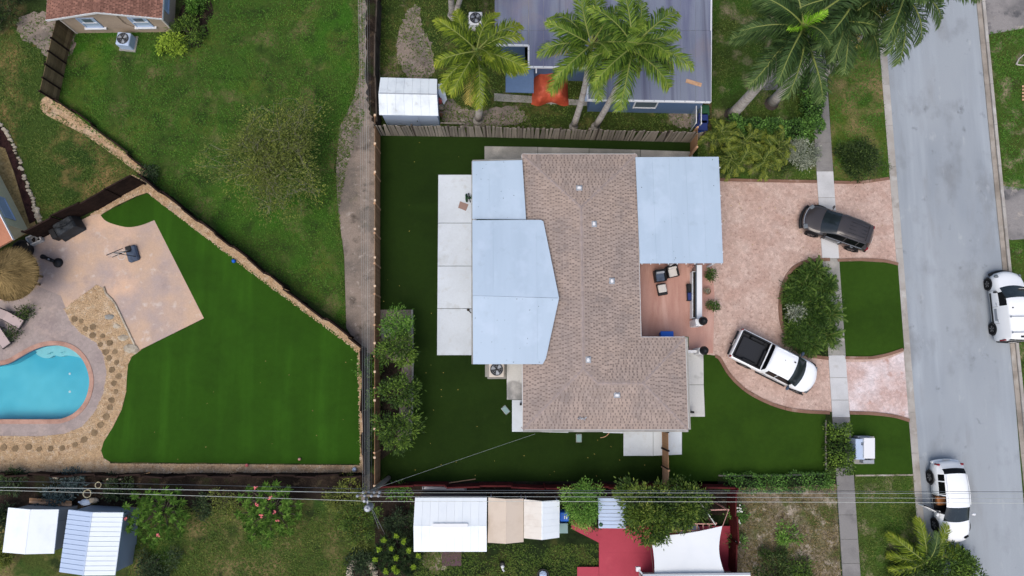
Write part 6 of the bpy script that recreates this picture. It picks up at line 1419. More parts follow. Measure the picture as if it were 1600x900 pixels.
mb = MB(); mb.bbox((-.28, 0, .2), (.75, .22, .16), .06); ad(t, W, 'stem', mb, M['black']); mb = MB(); mb.lathe((-.68, 0, .2), [(.15, -.08), (.15, .06), (0, .1)], 14); ad(t, W, 'head', mb, M['black'])
mb = MB(); mb.box((-.2, 0, .29), (.12, .1, .02)); ad(t, W, 'label_plate', mb, M['grey_met'])
p = G(58, 375); t = thing('planter_tray', 'pale rectangular planter tray with dirt next to the black tub', 'planter', p, None, R(24)); W = WM[t.name]; mb = MB()
for a, b in (((-.42, -.27), (.42, -.27)), ((.42, -.27), (.42, .27)), ((.42, .27), (-.42, .27)), ((-.42, .27), (-.42, -.27))): mb.beam((a[0], a[1], .2), (b[0], b[1], .2), .07, .36)
ad(t, W, 'rim', mb, M['cream']); mb = MB(); mb.box((0, 0, .26), (.8, .5, .04)); ad(t, W, 'soil', mb, M['conc_g']); mb = MB()
for i in range(7): mb.blob((random.uniform(-.3, .3), random.uniform(-.17, .17), .3), .07, jit=.2)
ad(t, W, 'stone', mb, M['darksoil'])
c = G(33, 389, .55); t = thing('round_tub', 'large round black tub tucked beside the thatched hut', 'tub', (c.x, c.y, 0)); mb = MB(); mb.lathe((c.x, c.y, 0), [(.48, 0), (.56, .5), (.6, .55), (.55, .55), (.48, .3), (0, .3)], 24); part(t, 'shell', mb, M['black'], sm=False)
mb = MB(); mb.tube([(c.x + math.cos(a) * .58, c.y + math.sin(a) * .58, .56) for a in [2 * PI * k / 24 for k in range(25)]], .03, n=5); part(t, 'rim', mb, M['black'])
t = thing('leaning_ladder', 'dark narrow frame leaning on the edge of the thatched hut', 'ladder', G(50, 420))
for o in (0, .3): mb = MB(); mb.beam(G(42, 406, .9) + Vector((o * .4, o, 0)), G(55, 430, .05) + Vector((o * .4, o, 0)), .05, .05); part(t, 'rail', mb, M['darkwood'])
for k in range(5): f = k / 4; q = G(42, 406, .9).lerp(G(55, 430, .05), f); mb = MB(); mb.beam(q, q + Vector((.12, .3, 0)), .035, .03); part(t, 'rung', mb, M['darkwood'])
def ball(px, py, r, m, label):
    c = G(px, py); mb = MB(); mb.lathe((c.x, c.y, r + .05), [(0.001, -r)] + [(r * math.cos(a), r * math.sin(a)) for a in [-PI / 2 + PI * k / 10 for k in range(1, 10)]] + [(0.0001, r)], 16); return solo('ball', mb, m, label, 'ball', sm=True)
ball(367, 408.5, .13, M['blue'], 'blue ball on the diagonal edge of the bright turf')
ball(555, 733, .14, M['bluemetal'], 'pale blue grey ball on the gravel corner by the tan fence')
ball(387, 726.5, .10, M['flower'], 'pale pink ball on the gravel edge below the bright turf')
ball(469, 717, .09, M['copper'], 'small pinkish ball on the turf above the lower gravel strip')
# plants in black pots by the loungers come with the vegetation
# bricks and pots in the dark bed south of the pool yard fence
for i, (x, y, s) in enumerate(((90, 745, .34), (123, 745.5, .34), (175, 749, .36), (190, 748, .16))):
    mb = MB(); c = G(x, y); mb.bbox((c.x, c.y, .12), (s * 1.2, s * .62, .24), .02); solo('concrete_block', mb, M['rock'], ['pale block, leftmost of the row under the pool yard fence', 'pale block, second from left under the pool yard fence', 'pale block, third from left under the pool yard fence', 'small pale block at the right end of the row under the pool yard fence'][i], 'block', 'blocks under the pool yard fence')
for i, (x, y, r, m, lab) in enumerate(((135, 784, .26, 'bluemetal', 'tilted pale blue sack behind the ribbed blue shed'), (148, 781, .24, 'rock', 'pale sack on the right of the tilted blue sack'), (111, 772, .3, 'conc_g', 'grey pot on the left in the dark bed behind the sheds'), (141, 770, .26, 'stucco_grey', 'sage pot in the middle of the dark bed behind the sheds'), (157, 757, .2, 'stucco_grey', 'sage pot nearest the pool yard fence behind the sheds'))):
    c = G(x, y); t = thing('garden_pot' if i > 1 else 'garden_sack', lab, 'pot' if i > 1 else 'sack', c); mb = MB()
    if i > 1: mb.lathe(c, [(r * .6, 0), (r, r * 1.3), (r * .88, r * 1.3), (r * .8, r * 1.1), (0, r * 1.05)], 14); part(t, 'shell', mb, M[m]); mb = MB(); mb.lathe(c + Vector((0, 0, r * 1.12)), [(r * .8, 0), (0, .03)], 12); part(t, 'soil', mb, M['darksoil'])
    else: mb.blob(c + Vector((0, 0, .1)), r, sc=(1.4, .8, .45), jit=.12, lv=1); part(t, 'body', mb, M[m], sm=True); mb = MB(); mb.beam(c + Vector((-.3, 0, .12)), c + Vector((-.42, .02, .14)), .1, .06); part(t, 'tied_end', mb, M[m])
t = thing('plank_shelf', 'tan plank shelf along the back of the plain white shed', 'shelf', G(80, 785))
for y, m in ((784, 'tanwood_d'), (788, 'tanwood')): mb = MB(); mb.beam(G(46, y - 4, .5), G(112, y + 1, .5), .16, .04); part(t, 'plank', mb, M[m])
for x in (52, 80, 106): mb = MB(); q = G(x, 786); mb.box((q.x, q.y, .24), (.08, .3, .46)); part(t, 'support', mb, M['darkwood'])
ground_sheet('paved_patch', [(1176, 112), (1212, 108), (1216, 140), (1180, 142)], .03, M['drive_g'])
t = thing('fallen_branch', 'pale forked branch lying on the lawn right of the road', 'branch', G(1594, 94)); mb = MB(); mb.tube([G(1588, 101, .06), G(1592, 92, .1), G(1606, 80, .12)], .06, .03, n=6); part(t, 'limb', mb, M['palmbark']); mb = MB(); mb.tube([G(1589, 101, .06), G(1600, 102, .1), G(1612, 100, .1)], .05, .03, n=6); part(t, 'side_limb', mb, M['palmbark'])
t = thing('wooden_pallet', 'tan wooden pallet at the right picture edge beside the road lawn', 'pallet', G(1606, 146))
for i in range(5): mb = MB(); mb.beam(G(1597, 135 + i * 5.2, .12), G(1622, 133 + i * 5.2, .12), .12, .025); part(t, 'slat', mb, M['tanwood'])
for i in range(2): mb = MB(); mb.beam(G(1601 + i * 16, 134, .06), G(1602 + i * 16, 157, .06), .08, .09); part(t, 'bearer', mb, M['tanwood_d'])
# raised stone ring planter
t = thing('stone_planter', 'horseshoe ring of pale stones around a plant at the bottom edge', 'planter', G(566, 893))
for k in range(15):
    a = PI * (k / 14) * 1.25 - .38; q = G(566 + math.cos(a) * 19, 897 - math.sin(a) * 25); mb = MB(); mb.blob(q + Vector((0, 0, .15)), .2, sc=(1.1, .9, .8), jit=.16, lv=1); part(t, 'stone', mb, M['rock'])
mb = MB(); mb.lathe(G(566, 898), [(.75, 0), (.75, .1), (0, .14)], 18); part(t, 'soil', mb, M['darksoil'])
# rubble beside the stained shed
for i, (x, y, r, m, lab, cat) in enumerate(((688, 160, .17, 'flower', 'red and pink bucket beside the stained white shed', 'bucket'), (690, 170, .17, 'rock', 'pale bucket below the red one beside the stained shed', 'bucket'), (689, 180, .16, 'terra', 'clay coloured bucket lowest beside the stained shed', 'bucket'))):
    c = G(x, y); t = thing('bucket', lab, cat, c, 'buckets beside the stained shed'); mb = MB(); mb.lathe(c, [(r * .75, 0), (r, .36), (r * .92, .36), (r * .8, .1), (0, .1)], 14); part(t, 'shell', mb, M[m]); mb = MB(); mb.tube([c + Vector((math.cos(a) * r, .02, .36 + math.sin(a) * .1)) for a in [PI * k / 8 for k in range(9)]], .012, n=4); part(t, 'handle', mb, M['grey_met'])
solo('white_board', MB().slab([(v.x, v.y) for v in GP([(685, 134), (693, 133), (697, 150), (699, 158), (694, 166), (686, 150)])], .25, .29), M['oldwhite'], 'curved white board lying beside the stained white shed', 'board')
mb = MB(); mb.beam(G(688, 192, .3), G(726, 193, .3), .1, .05); solo('timber_plank', mb, M['greywood'], 'pale plank lying along the top of the grey fence', 'plank')
mb = MB(); mb.beam(G(698, 755, .05), G(743, 748.5, .08), .05, .03); solo('bamboo_stick', mb, M['tanwood'], 'tan stick lying across the lower edge of the dark turf', 'stick')
mb = MB(); mb.tube(GP(smooth([(938, 684), (946, 682), (952, 676), (953, 670)], 5, False), .04), .022, n=5); solo('garden_hose', mb, M['tanwood'], 'short curved tan hose on turf below the house gutter', 'hose')
c = G(785, 880); t = thing('watering_can', 'small white and black watering can on the dark lawn', 'watering can', c); mb = MB(); mb.lathe(c, [(.14, 0), (.16, .3), (.1, .34), (0, .34)], 14); part(t, 'body', mb, M['black']); mb = MB(); mb.tube([c + Vector((.0, -.1, .15)), c + Vector((.03, -.3, .3)), c + Vector((.12, -.38, .36))], .05, n=6); part(t, 'spout', mb, M['white']); mb = MB(); mb.blob(c + Vector((.02, -.12, .3)), .12, jit=.1); part(t, 'lid', mb, M['white'])
c = G(848, 896); t = thing('garden_bucket', 'dark tub holding a pale blue cloth at the bottom edge', 'tub', c); mb = MB(); mb.lathe(c, [(.3, 0), (.36, .4), (.32, .4), (.28, .2), (0, .2)], 16); part(t, 'shell', mb, M['black']); mb = MB(); mb.blob(c + Vector((0, 0, .36)), .24, sc=(1, .9, .5), jit=.2, lv=1); part(t, 'cloth', mb, M['bluemetal'])

# ------------------------------------------------------------------ utility pole and wires
base = G(607, 747); PH = 7.4; top = Vector((base.x, base.y, PH))
pole = thing('utility_pole', 'grey wooden utility pole with crossarms and a round transformer at the tan fence corner', 'utility pole', base)
mb = MB(); mb.tube([base - up * .1, base + up * 4, top], .16, .10, n=10); part(pole, 'shaft', mb, M['polewood'])
for z, l in ((PH - .2, 1.0), (PH - 1.3, .8)):
    mb = MB(); mb.beam(top.lerp(base, (PH - z) / PH) + Vector((-l * .35, .12, 0)), top.lerp(base, (PH - z) / PH) + Vector((l * .9, .12, 0)), .1, .1); part(pole, 'crossarm', mb, M['polewood'])
    for i in range(4):
        q = top.lerp(base, (PH - z) / PH) + Vector((-l * .3 + i * l * .36, .12, .05)); mb = MB(); mb.lathe(q, [(.04, 0), (.07, .05), (.05, .1), (.07, .14), (0, .18)], 8); part(pole, 'insulator', mb, M['grey_met'])
q = G(573.5, 795, PH - .6); mb = MB(); mb.lathe((q.x, q.y, PH - 1.5), [(.16, 0), (.19, .1), (.19, .8), (.15, .88), (0, .92)], 16); tr = part(pole, 'transformer', mb, M['grey_met']); mb = MB(); mb.lathe((q.x, q.y, PH - .6), [(.05, 0), (.05, .15), (0, .18)], 8); part(tr, 'bushing', mb, M['panel_edge'])
mb = MB(); mb.beam(top - up * .9, Vector((q.x, q.y, PH - .9)), .08, .08); part(pole, 'bracket', mb, M['grey_met'])
q = G(569, 783, PH - .3); mb = MB(); mb.lathe((q.x, q.y, PH - .7), [(.1, 0), (.1, .35), (.06, .45), (0, .45)], 12); part(pole, 'arrester', mb, M['grey_met']); mb = MB(); mb.beam(top - up * .6, Vector((q.x, q.y, PH - .6)), .05, .05); part(pole, 'bracket', mb, M['grey_met'])
def wire(a, b, za, zb_, sag, r, m, label, group, cat='power line', name='power_line', n_=14):
    A, B = G(a[0], a[1], za), G(b[0], b[1], zb_); mb = MB(); mb.tube([A.lerp(B, i / n_) - Vector((0, 0, sag * 4 * (i / n_) * (1 - i / n_))) for i in range(n_ + 1)], r, n=4); return solo(name, mb, m, label, cat, group)
gn = 'overhead wires above the dirt path'
for i, (x0_, x1_, m) in enumerate(((559, 567, 'wire'), (562.5, 570, 'wire'), (567, 572, 'wire'), (569.5, 575, 'wire'), (573, 577, 'wire'), (576.5, 580, 'wire_d'))): wire((x0_, -40), (x1_, 768), 7.2, 7.2, .25, .0045 if i != 3 else .008, M[m], ['leftmost thin overhead wire above the dirt path', 'second thin overhead wire from the left above the dirt path', 'third thin overhead wire from the left above the dirt path', 'thickest overhead wire in the bundle above the dirt path', 'fifth overhead wire from the left above the dirt path', 'rightmost darker overhead wire above the edge of the dirt path'][i], gn)
ge = 'overhead wires running right from the pole'
wire((578, 766), (1700, 769), 7.2, 7.4, .12, .011, M['wire_d'], 'topmost dark wire running right from the pole over the white SUV', ge)
wire((576, 770), (1700, 772), 7.1, 7.3, .15, .010, M['wire'], 'second wire below the dark one running right over the white SUV', ge)
wire((577, 776), (1700, 780), 7.0, 7.2, .2, .010, M['wire'], 'third wire from the top running right from the pole', ge)
wire((575, 783.5), (1700, 787), 7.0, 7.2, .2, .010, M['wire_w'], 'lowest pale wire running right from the pole', ge)
gw = 'overhead wires running left from the pole'
wire((-40, 751), (570, 764), 7.2, 7.2, .12, .009, M['wire_d'], 'thin upper wire running left from the pole', gw)
wire((-40, 761), (570, 770), 7.2, 7.2, .12, .016, M['wire'], 'thick grey cable running left from the pole', gw)
wire((-40, 765), (570, 783), 7.1, 7.1, .1, .010, M['wire_w'], 'thin pale lower wire running left from the pole', gw)
wire((579, 766), (836, 678), 6.6, 3.2, .1, .0055, M['wire'], 'pale service wire running from the pole down to the shingle roof', None)
for (b, lab) in (((602, 836), 'steep guy wire from the pole down to the dark rosette bush'), ((592, 826), 'second guy wire just left of the steep one below the pole')): wire((575, 782), b, 6.6, .3, 0, .012, M['grey_met'], lab, 'guy wires of the pole', 'guy wire', 'guy_wire', 3)

# ------------------------------------------------------------------ vegetation
def unit(v): return v / np.maximum(1e-9, np.linalg.norm(v, axis=1))[:, None]
def leaf_quads(Cn, D, L, Wd, rg):
    """pointed folded leaves: centre points Cn, directions D"""
    up_ = np.tile([0, 0, 1.0], (len(Cn), 1)) + rg.normal(0, .45, Cn.shape); S = unit(np.cross(D, up_)); L = L[:, None]; Wd = Wd[:, None]
    V = np.zeros((len(Cn), 4, 3)); n_ = unit(np.cross(S, D)); V[:, 0] = Cn; V[:, 1] = Cn + D * L * .45 + S * Wd + n_ * Wd * .3; V[:, 2] = Cn + D * L - np.array([0, 0, .15]) * L; V[:, 3] = Cn + D * L * .45 - S * Wd + n_ * Wd * .3
    return V.reshape(-1, 3)
def crown_leaves(c, rad, nclump, nleaf, ls, cr, seed, lobes=.22, low=-.35, shell=.45, aspect=.32, top_only=False):
    rg = np.random.default_rng(seed); c = np.array(c); th = rg.uniform(0, 2 * PI, nclump); cz = rg.uniform(low, 1, nclump); sr = np.sqrt(np.maximum(0, 1 - cz ** 2)); rr = rg.uniform(shell, 1, nclump) ** .6
    lob = 1 + lobes * np.sin(3 * th + seed) + lobes * .6 * np.sin(5 * th + 2.1 * seed)
    cc = c + np.column_stack([np.cos(th) * sr * rr * lob * rad[0], np.sin(th) * sr * rr * lob * rad[1], cz * rr * rad[2]])
    wt = rg.uniform(.5, 1.5, nclump); idx = rg.choice(nclump, nleaf, p=wt / wt.sum()); ctone = rg.normal(0, .13, nclump)
    P = cc[idx] + rg.normal(0, 1, (nleaf, 3)) * cr * np.array([1, 1, .6])
    out = unit(P - cc[idx] + rg.normal(0, .25, (nleaf, 3)) * cr + (P - c) * .12); out[:, 2] += rg.uniform(-.25, .45, nleaf); D = unit(out)
    L = rg.uniform(.7, 1.3, nleaf) * ls
    zt = (P[:, 2] - c[2]) / max(.01, rad[2])
    tone = np.clip(.42 + ctone[idx] + rg.normal(0, .12, nleaf), 0, 1)
    return leaf_quads(P, D, L, L * aspect * .5 + .004, rg), tone, cc
def tree(name, label, cat, px, py, zc, rad, nclump, nleaf, ls, cr, m, seed, group=None, trunk=.07, bark='bark', limbs=7, twigs=0, **kw):
    c = G(px, py, zc); base = Vector((c.x, c.y, 0)); t = thing(name, label, cat, base, group); V, tone, cc = crown_leaves(c, rad, nclump, nleaf, ls, cr, seed, **kw)
    rnd = random.Random(seed); mb = MB(); fork = base + Vector((rnd.uniform(-.1, .1), rnd.uniform(-.1, .1), max(.12, (zc - rad[2]) * .55 + .15)))
    mb.tube([base, base.lerp(fork, .5) + Vector((rnd.uniform(-.05, .05), 0, 0)), fork], trunk, trunk * .75, n=7); tr = part(t, 'trunk', mb, M[bark], sm=True)
    mb = MB(); tip = []
    for i in range(min(limbs, len(cc))):
        q = Vector(cc[i]); mid = fork.lerp(q, .5) + Vector((rnd.uniform(-.12, .12), rnd.uniform(-.12, .12), .1)); mb.tube([fork, mid, q], trunk * .45, trunk * .12, n=5); tip.append(mid)
    for i in range(twigs):
        a = Vector(cc[rnd.randrange(len(cc))]); b = min((Vector(cc[rnd.randrange(len(cc))]) for _ in range(30)), key=lambda q: (q - a).length if (q - a).length > .35 else 9); m2 = a.lerp(b, .5) + Vector((rnd.uniform(-.3, .3), rnd.uniform(-.3, .3), rnd.uniform(0, .2))); mb.tube([b, m2, a, a + Vector((rnd.uniform(-.4, .4), rnd.uniform(-.4, .4), rnd.uniform(.05, .3)))],   .011, .004, n=4)
    if mb.v: part(tr, 'limbs', mb, M[bark])
    part_np(t, 'crown', V, 4, M[m], tone); return t
gcit = 'small trees in the bed along the tan fence'
tree('citrus_tree', 'bushy green tree at the top of the bed, thin feathery shoots, along the tan fence', 'tree', 622, 508, 1.5, (.85, .8, .8), 30, 1500, .15, .17, 'lf_lime', 3, gcit)
tree('citrus_tree', 'round green tree in the bed just below the concrete pad', 'tree', 622, 545, 1.7, (1.0, .95, .9), 30, 2100, .19, .15, 'lf_citrus', 4, gcit)
tree('citrus_tree', 'green tree in the bed level with the air conditioner, yellowish centre', 'tree', 628, 610, 1.7, (1.0, 1.0, .9), 28, 2000, .19, .15, 'lf_citrus', 5, gcit)
tree('citrus_tree', 'wide green tree at the bottom end of the bed spreading over turf', 'tree', 622, 672, 1.8, (1.15, 1.05, .9), 34, 2500, .19, .15, 'lf_citrus', 6, gcit)
tree('small_tree', 'sparse olive green tree with bare pale twigs on the big lawn', 'tree', 424, 250, 2.4, (3.5, 3.9, 1.3), 300, 15500, .15, .32, 'lf_sparse', 11, None, .10, 'twig', limbs=16, twigs=330, low=-.1, shell=.05)
tree('round_tree', 'light lime green tree between the cream canopy and grey lean-to', 'tree', 907, 786, 2.2, (1.1, 1.3, 1.0), 60, 5200, .11, .16, 'lf_lime', 12, None, lobes=.12)
tree('broad_tree', 'large glossy dark tree overhanging the red deck and white sail', 'tree', 1016, 799, 2.8, (1.65, 1.65, 1.1), 90, 8500, .19, .19, 'lf_mango', 13, None, .1)
tree('broad_tree', 'smaller glossy tree crown right of the large one by the pergola', 'tree', 1070, 787, 2.5, (1.25, 1.2, .9), 55, 4800, .18, .18, 'lf_mango', 14, None, .09)
# hedges
def hedge(label, px, wd, h, dens, m, seed, name='hedge', ls=.12):
    P = GP(px); t = thing(name, label, 'hedge', P[0]); rg = np.random.default_rng(seed); Ps, Ds, tn = [], [], []; mb = MB()
    for a, b in zip(P[:-1], P[1:]):
        L = (b - a).length; k = int(L * wd * dens * (1 + h)); d = np.array((b - a) / L); nn = np.array([-d[1], d[0], 0]); s = rg.uniform(-.1, L + .1, k); u_ = rg.uniform(-1, 1, k); bump = 1 + .12 * np.sin(s * 2.3 + seed) + .1 * np.sin(s * 5.1)
        top_ = rg.uniform(0, 1, k) < .65; z = np.where(top_, h * bump * (1 - .25 * np.abs(u_) ** 3) + rg.normal(0, .05, k), rg.uniform(.05, h, k)); u_ = np.where(top_, u_, np.sign(u_) * rg.uniform(.88, 1.08, k)); p = np.array(a) + d * s[:, None] + nn * (u_ * wd / 2 * bump)[:, None]; p[:, 2] = z; Ps.append(p)
        dd = rg.normal(0, .7, (k, 3)) + nn * (u_ * .6)[:, None]; dd[:, 2] += .5; Ds.append(unit(dd)); tn.append(np.clip(.42 + .12 * np.sin(s * 3.7) + rg.normal(0, .17, k), 0, 1))
        for i in range(max(2, int(L / .5))): q = a.lerp(b, (i + .5) / max(2, int(L / .5))); mb.tube([q, q + Vector((random.uniform(-.1, .1), random.uniform(-.1, .1), h * .8))], .03, .012, n=5)
    part(t, 'stem', mb, M['bark']); p = np.vstack(Ps); L = rg.uniform(.7, 1.3, len(p)) * ls; part_np(t, 'foliage', leaf_quads(p, np.vstack(Ds), L, L * .24, rg), 4, M[m], np.concatenate(tn))
    mb = MB()
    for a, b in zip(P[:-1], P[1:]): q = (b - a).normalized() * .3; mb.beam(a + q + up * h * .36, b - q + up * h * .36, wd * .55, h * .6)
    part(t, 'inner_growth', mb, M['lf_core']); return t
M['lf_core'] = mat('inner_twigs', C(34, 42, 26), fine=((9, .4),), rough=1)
hedge('clipped dark green L-shaped hedge beside the sidewalk under the royal palms', [(1134, 203), (1200, 210), (1262, 208), (1264, 128)], 1.15, 1.1, 300, 'lf_hedge', 21, ls=.17)
hedge('feathery green hedge along the sidewalk above the brown weeds', [(1301, 662), (1304, 736)], 1.25, 1.2, 260, 'lf_citrus', 22, ls=.15)
hedge('low ragged dark hedge along the bottom of the front turf', [(1128, 751), (1200, 754), (1290, 748)], .95, .8, 280, 'lf_hedge', 23)
# bushes
def bush(label, px, py, r, h, n_, m, seed, ls=.13, name='bush', cat='bush', group=None, **kw):
    return tree(name, label, cat, px, py, h * .5, (r, r, h * .5), max(10, int(n_ / 70)), n_, ls, .16, m, seed, group, .04, limbs=6, **kw)
bush('round dark bush on the verge beside the kerb and driveway', 1341, 247, 1.1, 1.2, 5600, 'lf_dark', 31, .14)
bush('small dark heap of branches where the sandy trail meets the fences', 236, 272, .45, .6, 500, 'lf_shade', 30, .14)
bush('thin dark bush just right of the round dark verge bush', 1371, 258, .6, .7, 450, 'lf_dark', 32, .1)
bush('silvery grey shrub between the areca palms and the sidewalk', 1250, 243, 1.05, 1.1, 2400, 'lf_silver', 33, .14)
bush('small dark shrub between the silvery shrub and the areca palms', 1228, 256, .5, .6, 500, 'lf_dark', 34, .12)
bush('bright yellow green bush under the right window of the tan house', 268, 68, .75, .9, 1500, 'lf_yel', 35, .16)
bush('darker green bush right of the yellow green one by the tan house', 294, 50, 1.05, 1.0, 2000, 'lf_citrus', 36, .14)
bush('green shrub at the top edge beside the tan house corner', 306, 2, .8, 1.0, 1200, 'lf_lime', 37, .16)
bush('dark shrubs filling the top left picture corner', 6, 12, 1.5, 1.6, 2200, 'lf_dark', 38, .16)
bush('silver leaved shrub inside the island of cycads', 1242, 489, .42, 1.3, 420, 'lf_silver', 39, .16)
bush('small green shrub alone in the brown weedy yard', 1229, 832, .7, .6, 700, 'lf_lime', 40, .14)
bush('dark green shrub in the lower left of the brown weedy yard', 1210, 888, 1.1, 1.0, 2200, 'lf_dark', 41, .15)
bush('lighter green shrub right of the dark one in the weedy yard', 1250, 893, .75, .8, 1200, 'lf_citrus', 42, .15)
bush('tall green shrub left of the plain white shed at the picture edge', 2, 812, .7, 2.0, 1500, 'lf_shade', 43, .17)
bush('yellowish shrub along the left picture edge below the white shed', -2, 870, .6, 1.6, 1200, 'lf_sparse', 44, .17)
bush('dark leafy shrub below the plumeria beside the ribbed shed', 243, 876, 1.15, .9, 1800, 'lf_shade', 45, .15)
bush('blue grey leafy plants in the dark bed behind the white shed', 88, 768, .9, .7, 1100, 'lf_bluegrey', 46, .16)
bush('blue grey plants on the right half of the dark bed behind the sheds', 115, 755, .6, .6, 700, 'lf_bluegrey', 47, .16)
bush('dark green plants at the left end of the dark bed', 18, 752, .8, .7, 900, 'lf_shade', 48, .17)
bush('dark green plants between the ribbed shed and the pool yard fence', 186, 762, .8, .7, 900, 'lf_shade', 49, .17)
bush('thin pale olive shrub between the two plumeria trees', 352, 783, .95, .9, 800, 'lf_sparse', 50, .13, shell=.2)
bush('dark low shrub under the pale olive shrub on the south lawn', 318, 790, .7, .6, 700, 'lf_shade', 51, .14)
bush('bright green tuft in the narrow gap, upper of the two clumps', 576, 574, .55, .7, 900, 'lf_lime', 52, .13)
bush('bright green tuft in the narrow gap, lower of the two clumps', 577, 618, .5, .6, 800, 'lf_lime', 53, .13)
bush('dark green growth in the narrow gap near the pole', 580, 690, .45, .6, 700, 'lf_citrus', 54, .13)
bush('yellow green weeds below the utility pole on its left', 544, 776, 1.2, 1.0, 1900, 'lf_sparse', 55, .13)
bush('dark olive weeds around the transformer of the pole', 560, 812, 1.2, 1.0, 1700, 'lf_citrus', 56, .13)
bush('pale weedy shrub above the stone ring planter', 560, 838, .8, .8, 900, 'lf_sparse', 57, .13)
bush('grey green plant growing inside the stone ring planter', 563, 884, .75, .8, 1100, 'lf_shade', 58, .16)
bush('small bright green plant right of the utility pole', 621, 768, .55, .7, 420, 'lf_lime', 59, .16, shell=.2)
bush('green shrub left of the white shed under the guy wires', 628, 812, .9, .8, 1200, 'lf_shade', 60, .15)
bush('dark shrub tucked between lime tree and grey lean-to', 926, 806, .55, .9, 700, 'lf_dark', 61, .14)
bush('green hedge plant with white flowers right of the dark red fence', 1153, 800, .45, .9, 700, 'lf_hedge', 62, .14)
bush('lower green plant with white flowers right of the red fence', 1152, 846, .35, .8, 400, 'lf_hedge', 63, .14)
bush('round leafy shrub at the bottom of the verge, left of road', 1470, 880, 1.5, 1.6, 3400, 'lf_citrus', 64, .17)
bush('dark shrub below the young palm at the bottom edge', 1425, 893, 1.1, 1.2, 1800, 'lf_dark', 65, .17)
bush('leafy shrub spilling over the road edge at the bottom', 1508, 890, .9, 1.2, 1500, 'lf_citrus', 66, .17)
bush('small green plant on the weeds near the low ragged hedge', 1291, 756, .4, .5, 300, 'lf_lime', 67, .13)
bush('dark plant with thin leaves beside the upper mauve lounger', 40, 488, .45, .5, 420, 'lf_dkbed' if 'lf_dkbed' in M else 'lf_dark', 68, .14)
bush('wispy dark plant beside the lower mauve lounger', 24, 519, .42, .5, 320, 'lf_dark', 69, .13, shell=.2)
mb = MB()
for i in range(26): mb.blob(G(random.choice((1155, 1152, 1150, 1158)) + random.uniform(-3, 3), random.choice((778, 792, 798, 845, 815)) + random.uniform(-4, 4), .85), .05, sc=(1, 1, .5))
solo('flower_cluster', mb, M['whiteflower'], 'scattered white blossoms on the plants beside the dark red fence', 'flowers')
# rosette plants
def rosette(parent, c, n_, L, wd, m, seed, el=(.05, .6), name='leaf_rosette', tone0=.5, droop=.35):
    rg = np.random.default_rng(seed); a = rg.uniform(0, 2 * PI, 1) + np.arange(n_) * 2.399; e = rg.uniform(*el, n_); l = rg.uniform(.75, 1.15, n_) * L
    D = np.column_stack([np.cos(a) * np.cos(e), np.sin(a) * np.cos(e), np.sin(e)]); S = np.column_stack([-np.sin(a), np.cos(a), np.zeros(n_)]); c = np.array(c); V = np.zeros((n_, 2, 4, 3)); w2 = wd * rg.uniform(.8, 1.2, n_)[:, None] / 2; l = l[:, None]; m_ = c + D * l * .5; tip = c + D * l - np.array([0, 0, 1]) * l * droop
    dn = np.array([0, 0, .25]) * w2
    for s, sg in ((0, 1), (1, -1)): V[:, s, 0] = c; V[:, s, 1] = c + D * l * .2 + S * w2 * .6 * sg + dn; V[:, s, 2] = m_ + S * w2 * sg + dn * 2; V[:, s, 3] = tip
    if True: V[:, 1] = V[:, 1][:, ::-1]
    return V.reshape(-1, 3), np.clip(np.repeat(tone0 + rg.normal(0, .14, n_), 2), 0, 1)
def plumeria(label, px, py, rx, ry, n_, seed, flowers):
    z = 1.5; c = G(px, py, z); t = thing('plumeria_tree', label, 'tree', (c.x, c.y, 0), 'plumeria trees on the south lawn'); rnd = random.Random(seed); Vs, ts = [], []; mb = MB(); base = Vector((c.x, c.y, 0)); mb.tube([base, base + up * .5], .09, .07, n=7); tr = part(t, 'trunk', mb, M['bark']); mb = MB(); pts = []
    for i in range(n_):
        a = i * 2.399; r = math.sqrt((i + .5) / n_); q = Vector((c.x + math.cos(a) * r * rx * rnd.uniform(.85, 1.1), c.y + math.sin(a) * r * ry * rnd.uniform(.85, 1.1), z + .4 * (1 - r) + rnd.uniform(-.2, .2))); pts.append(q)
        mb.tube([base + up * .5, base.lerp(q, .55) + up * .15, q], .04, .025, n=5); v, tn = rosette(None, q, 15, .36, .09, None, seed * 100 + i, tone0=.52 + rnd.uniform(-.15, .15)); Vs.append(v); ts.append(tn)
    part(tr, 'limbs', mb, M['bark']); part_np(t, 'crown', np.vstack(Vs), 4, M['lf_plum'], np.concatenate(ts))
    for (fx, fy) in flowers:
        mb = MB(); f = G(fx, fy, z + .35)
        for k in range(7): mb.blob(f + Vector((rnd.uniform(-.1, .1), rnd.uniform(-.1, .1), rnd.uniform(0, .06))), .042, sc=(1.2, 1, .5))
        part(t, 'flower_cluster', mb, M['flower'])
plumeria('plumeria tree with star shaped leaf clusters beside the ribbed blue shed', 244, 803, 2.0, 1.7, 40, 71, [(247, 836), (196, 811)])
plumeria('plumeria tree with several pink flower clusters near the pole', 420, 800, 1.9, 1.8, 44, 72, [(422, 778), (429, 800), (408, 806), (401, 788), (434, 812), (400, 762)])
c = G(617, 868); t = thing('croton_bush', 'dark leafy bush with bright yellow green rosettes below the guy wires', 'bush', c); Vs, ts, Vy, ty = [], [], [], []; rnd = random.Random(5)
mb = MB()
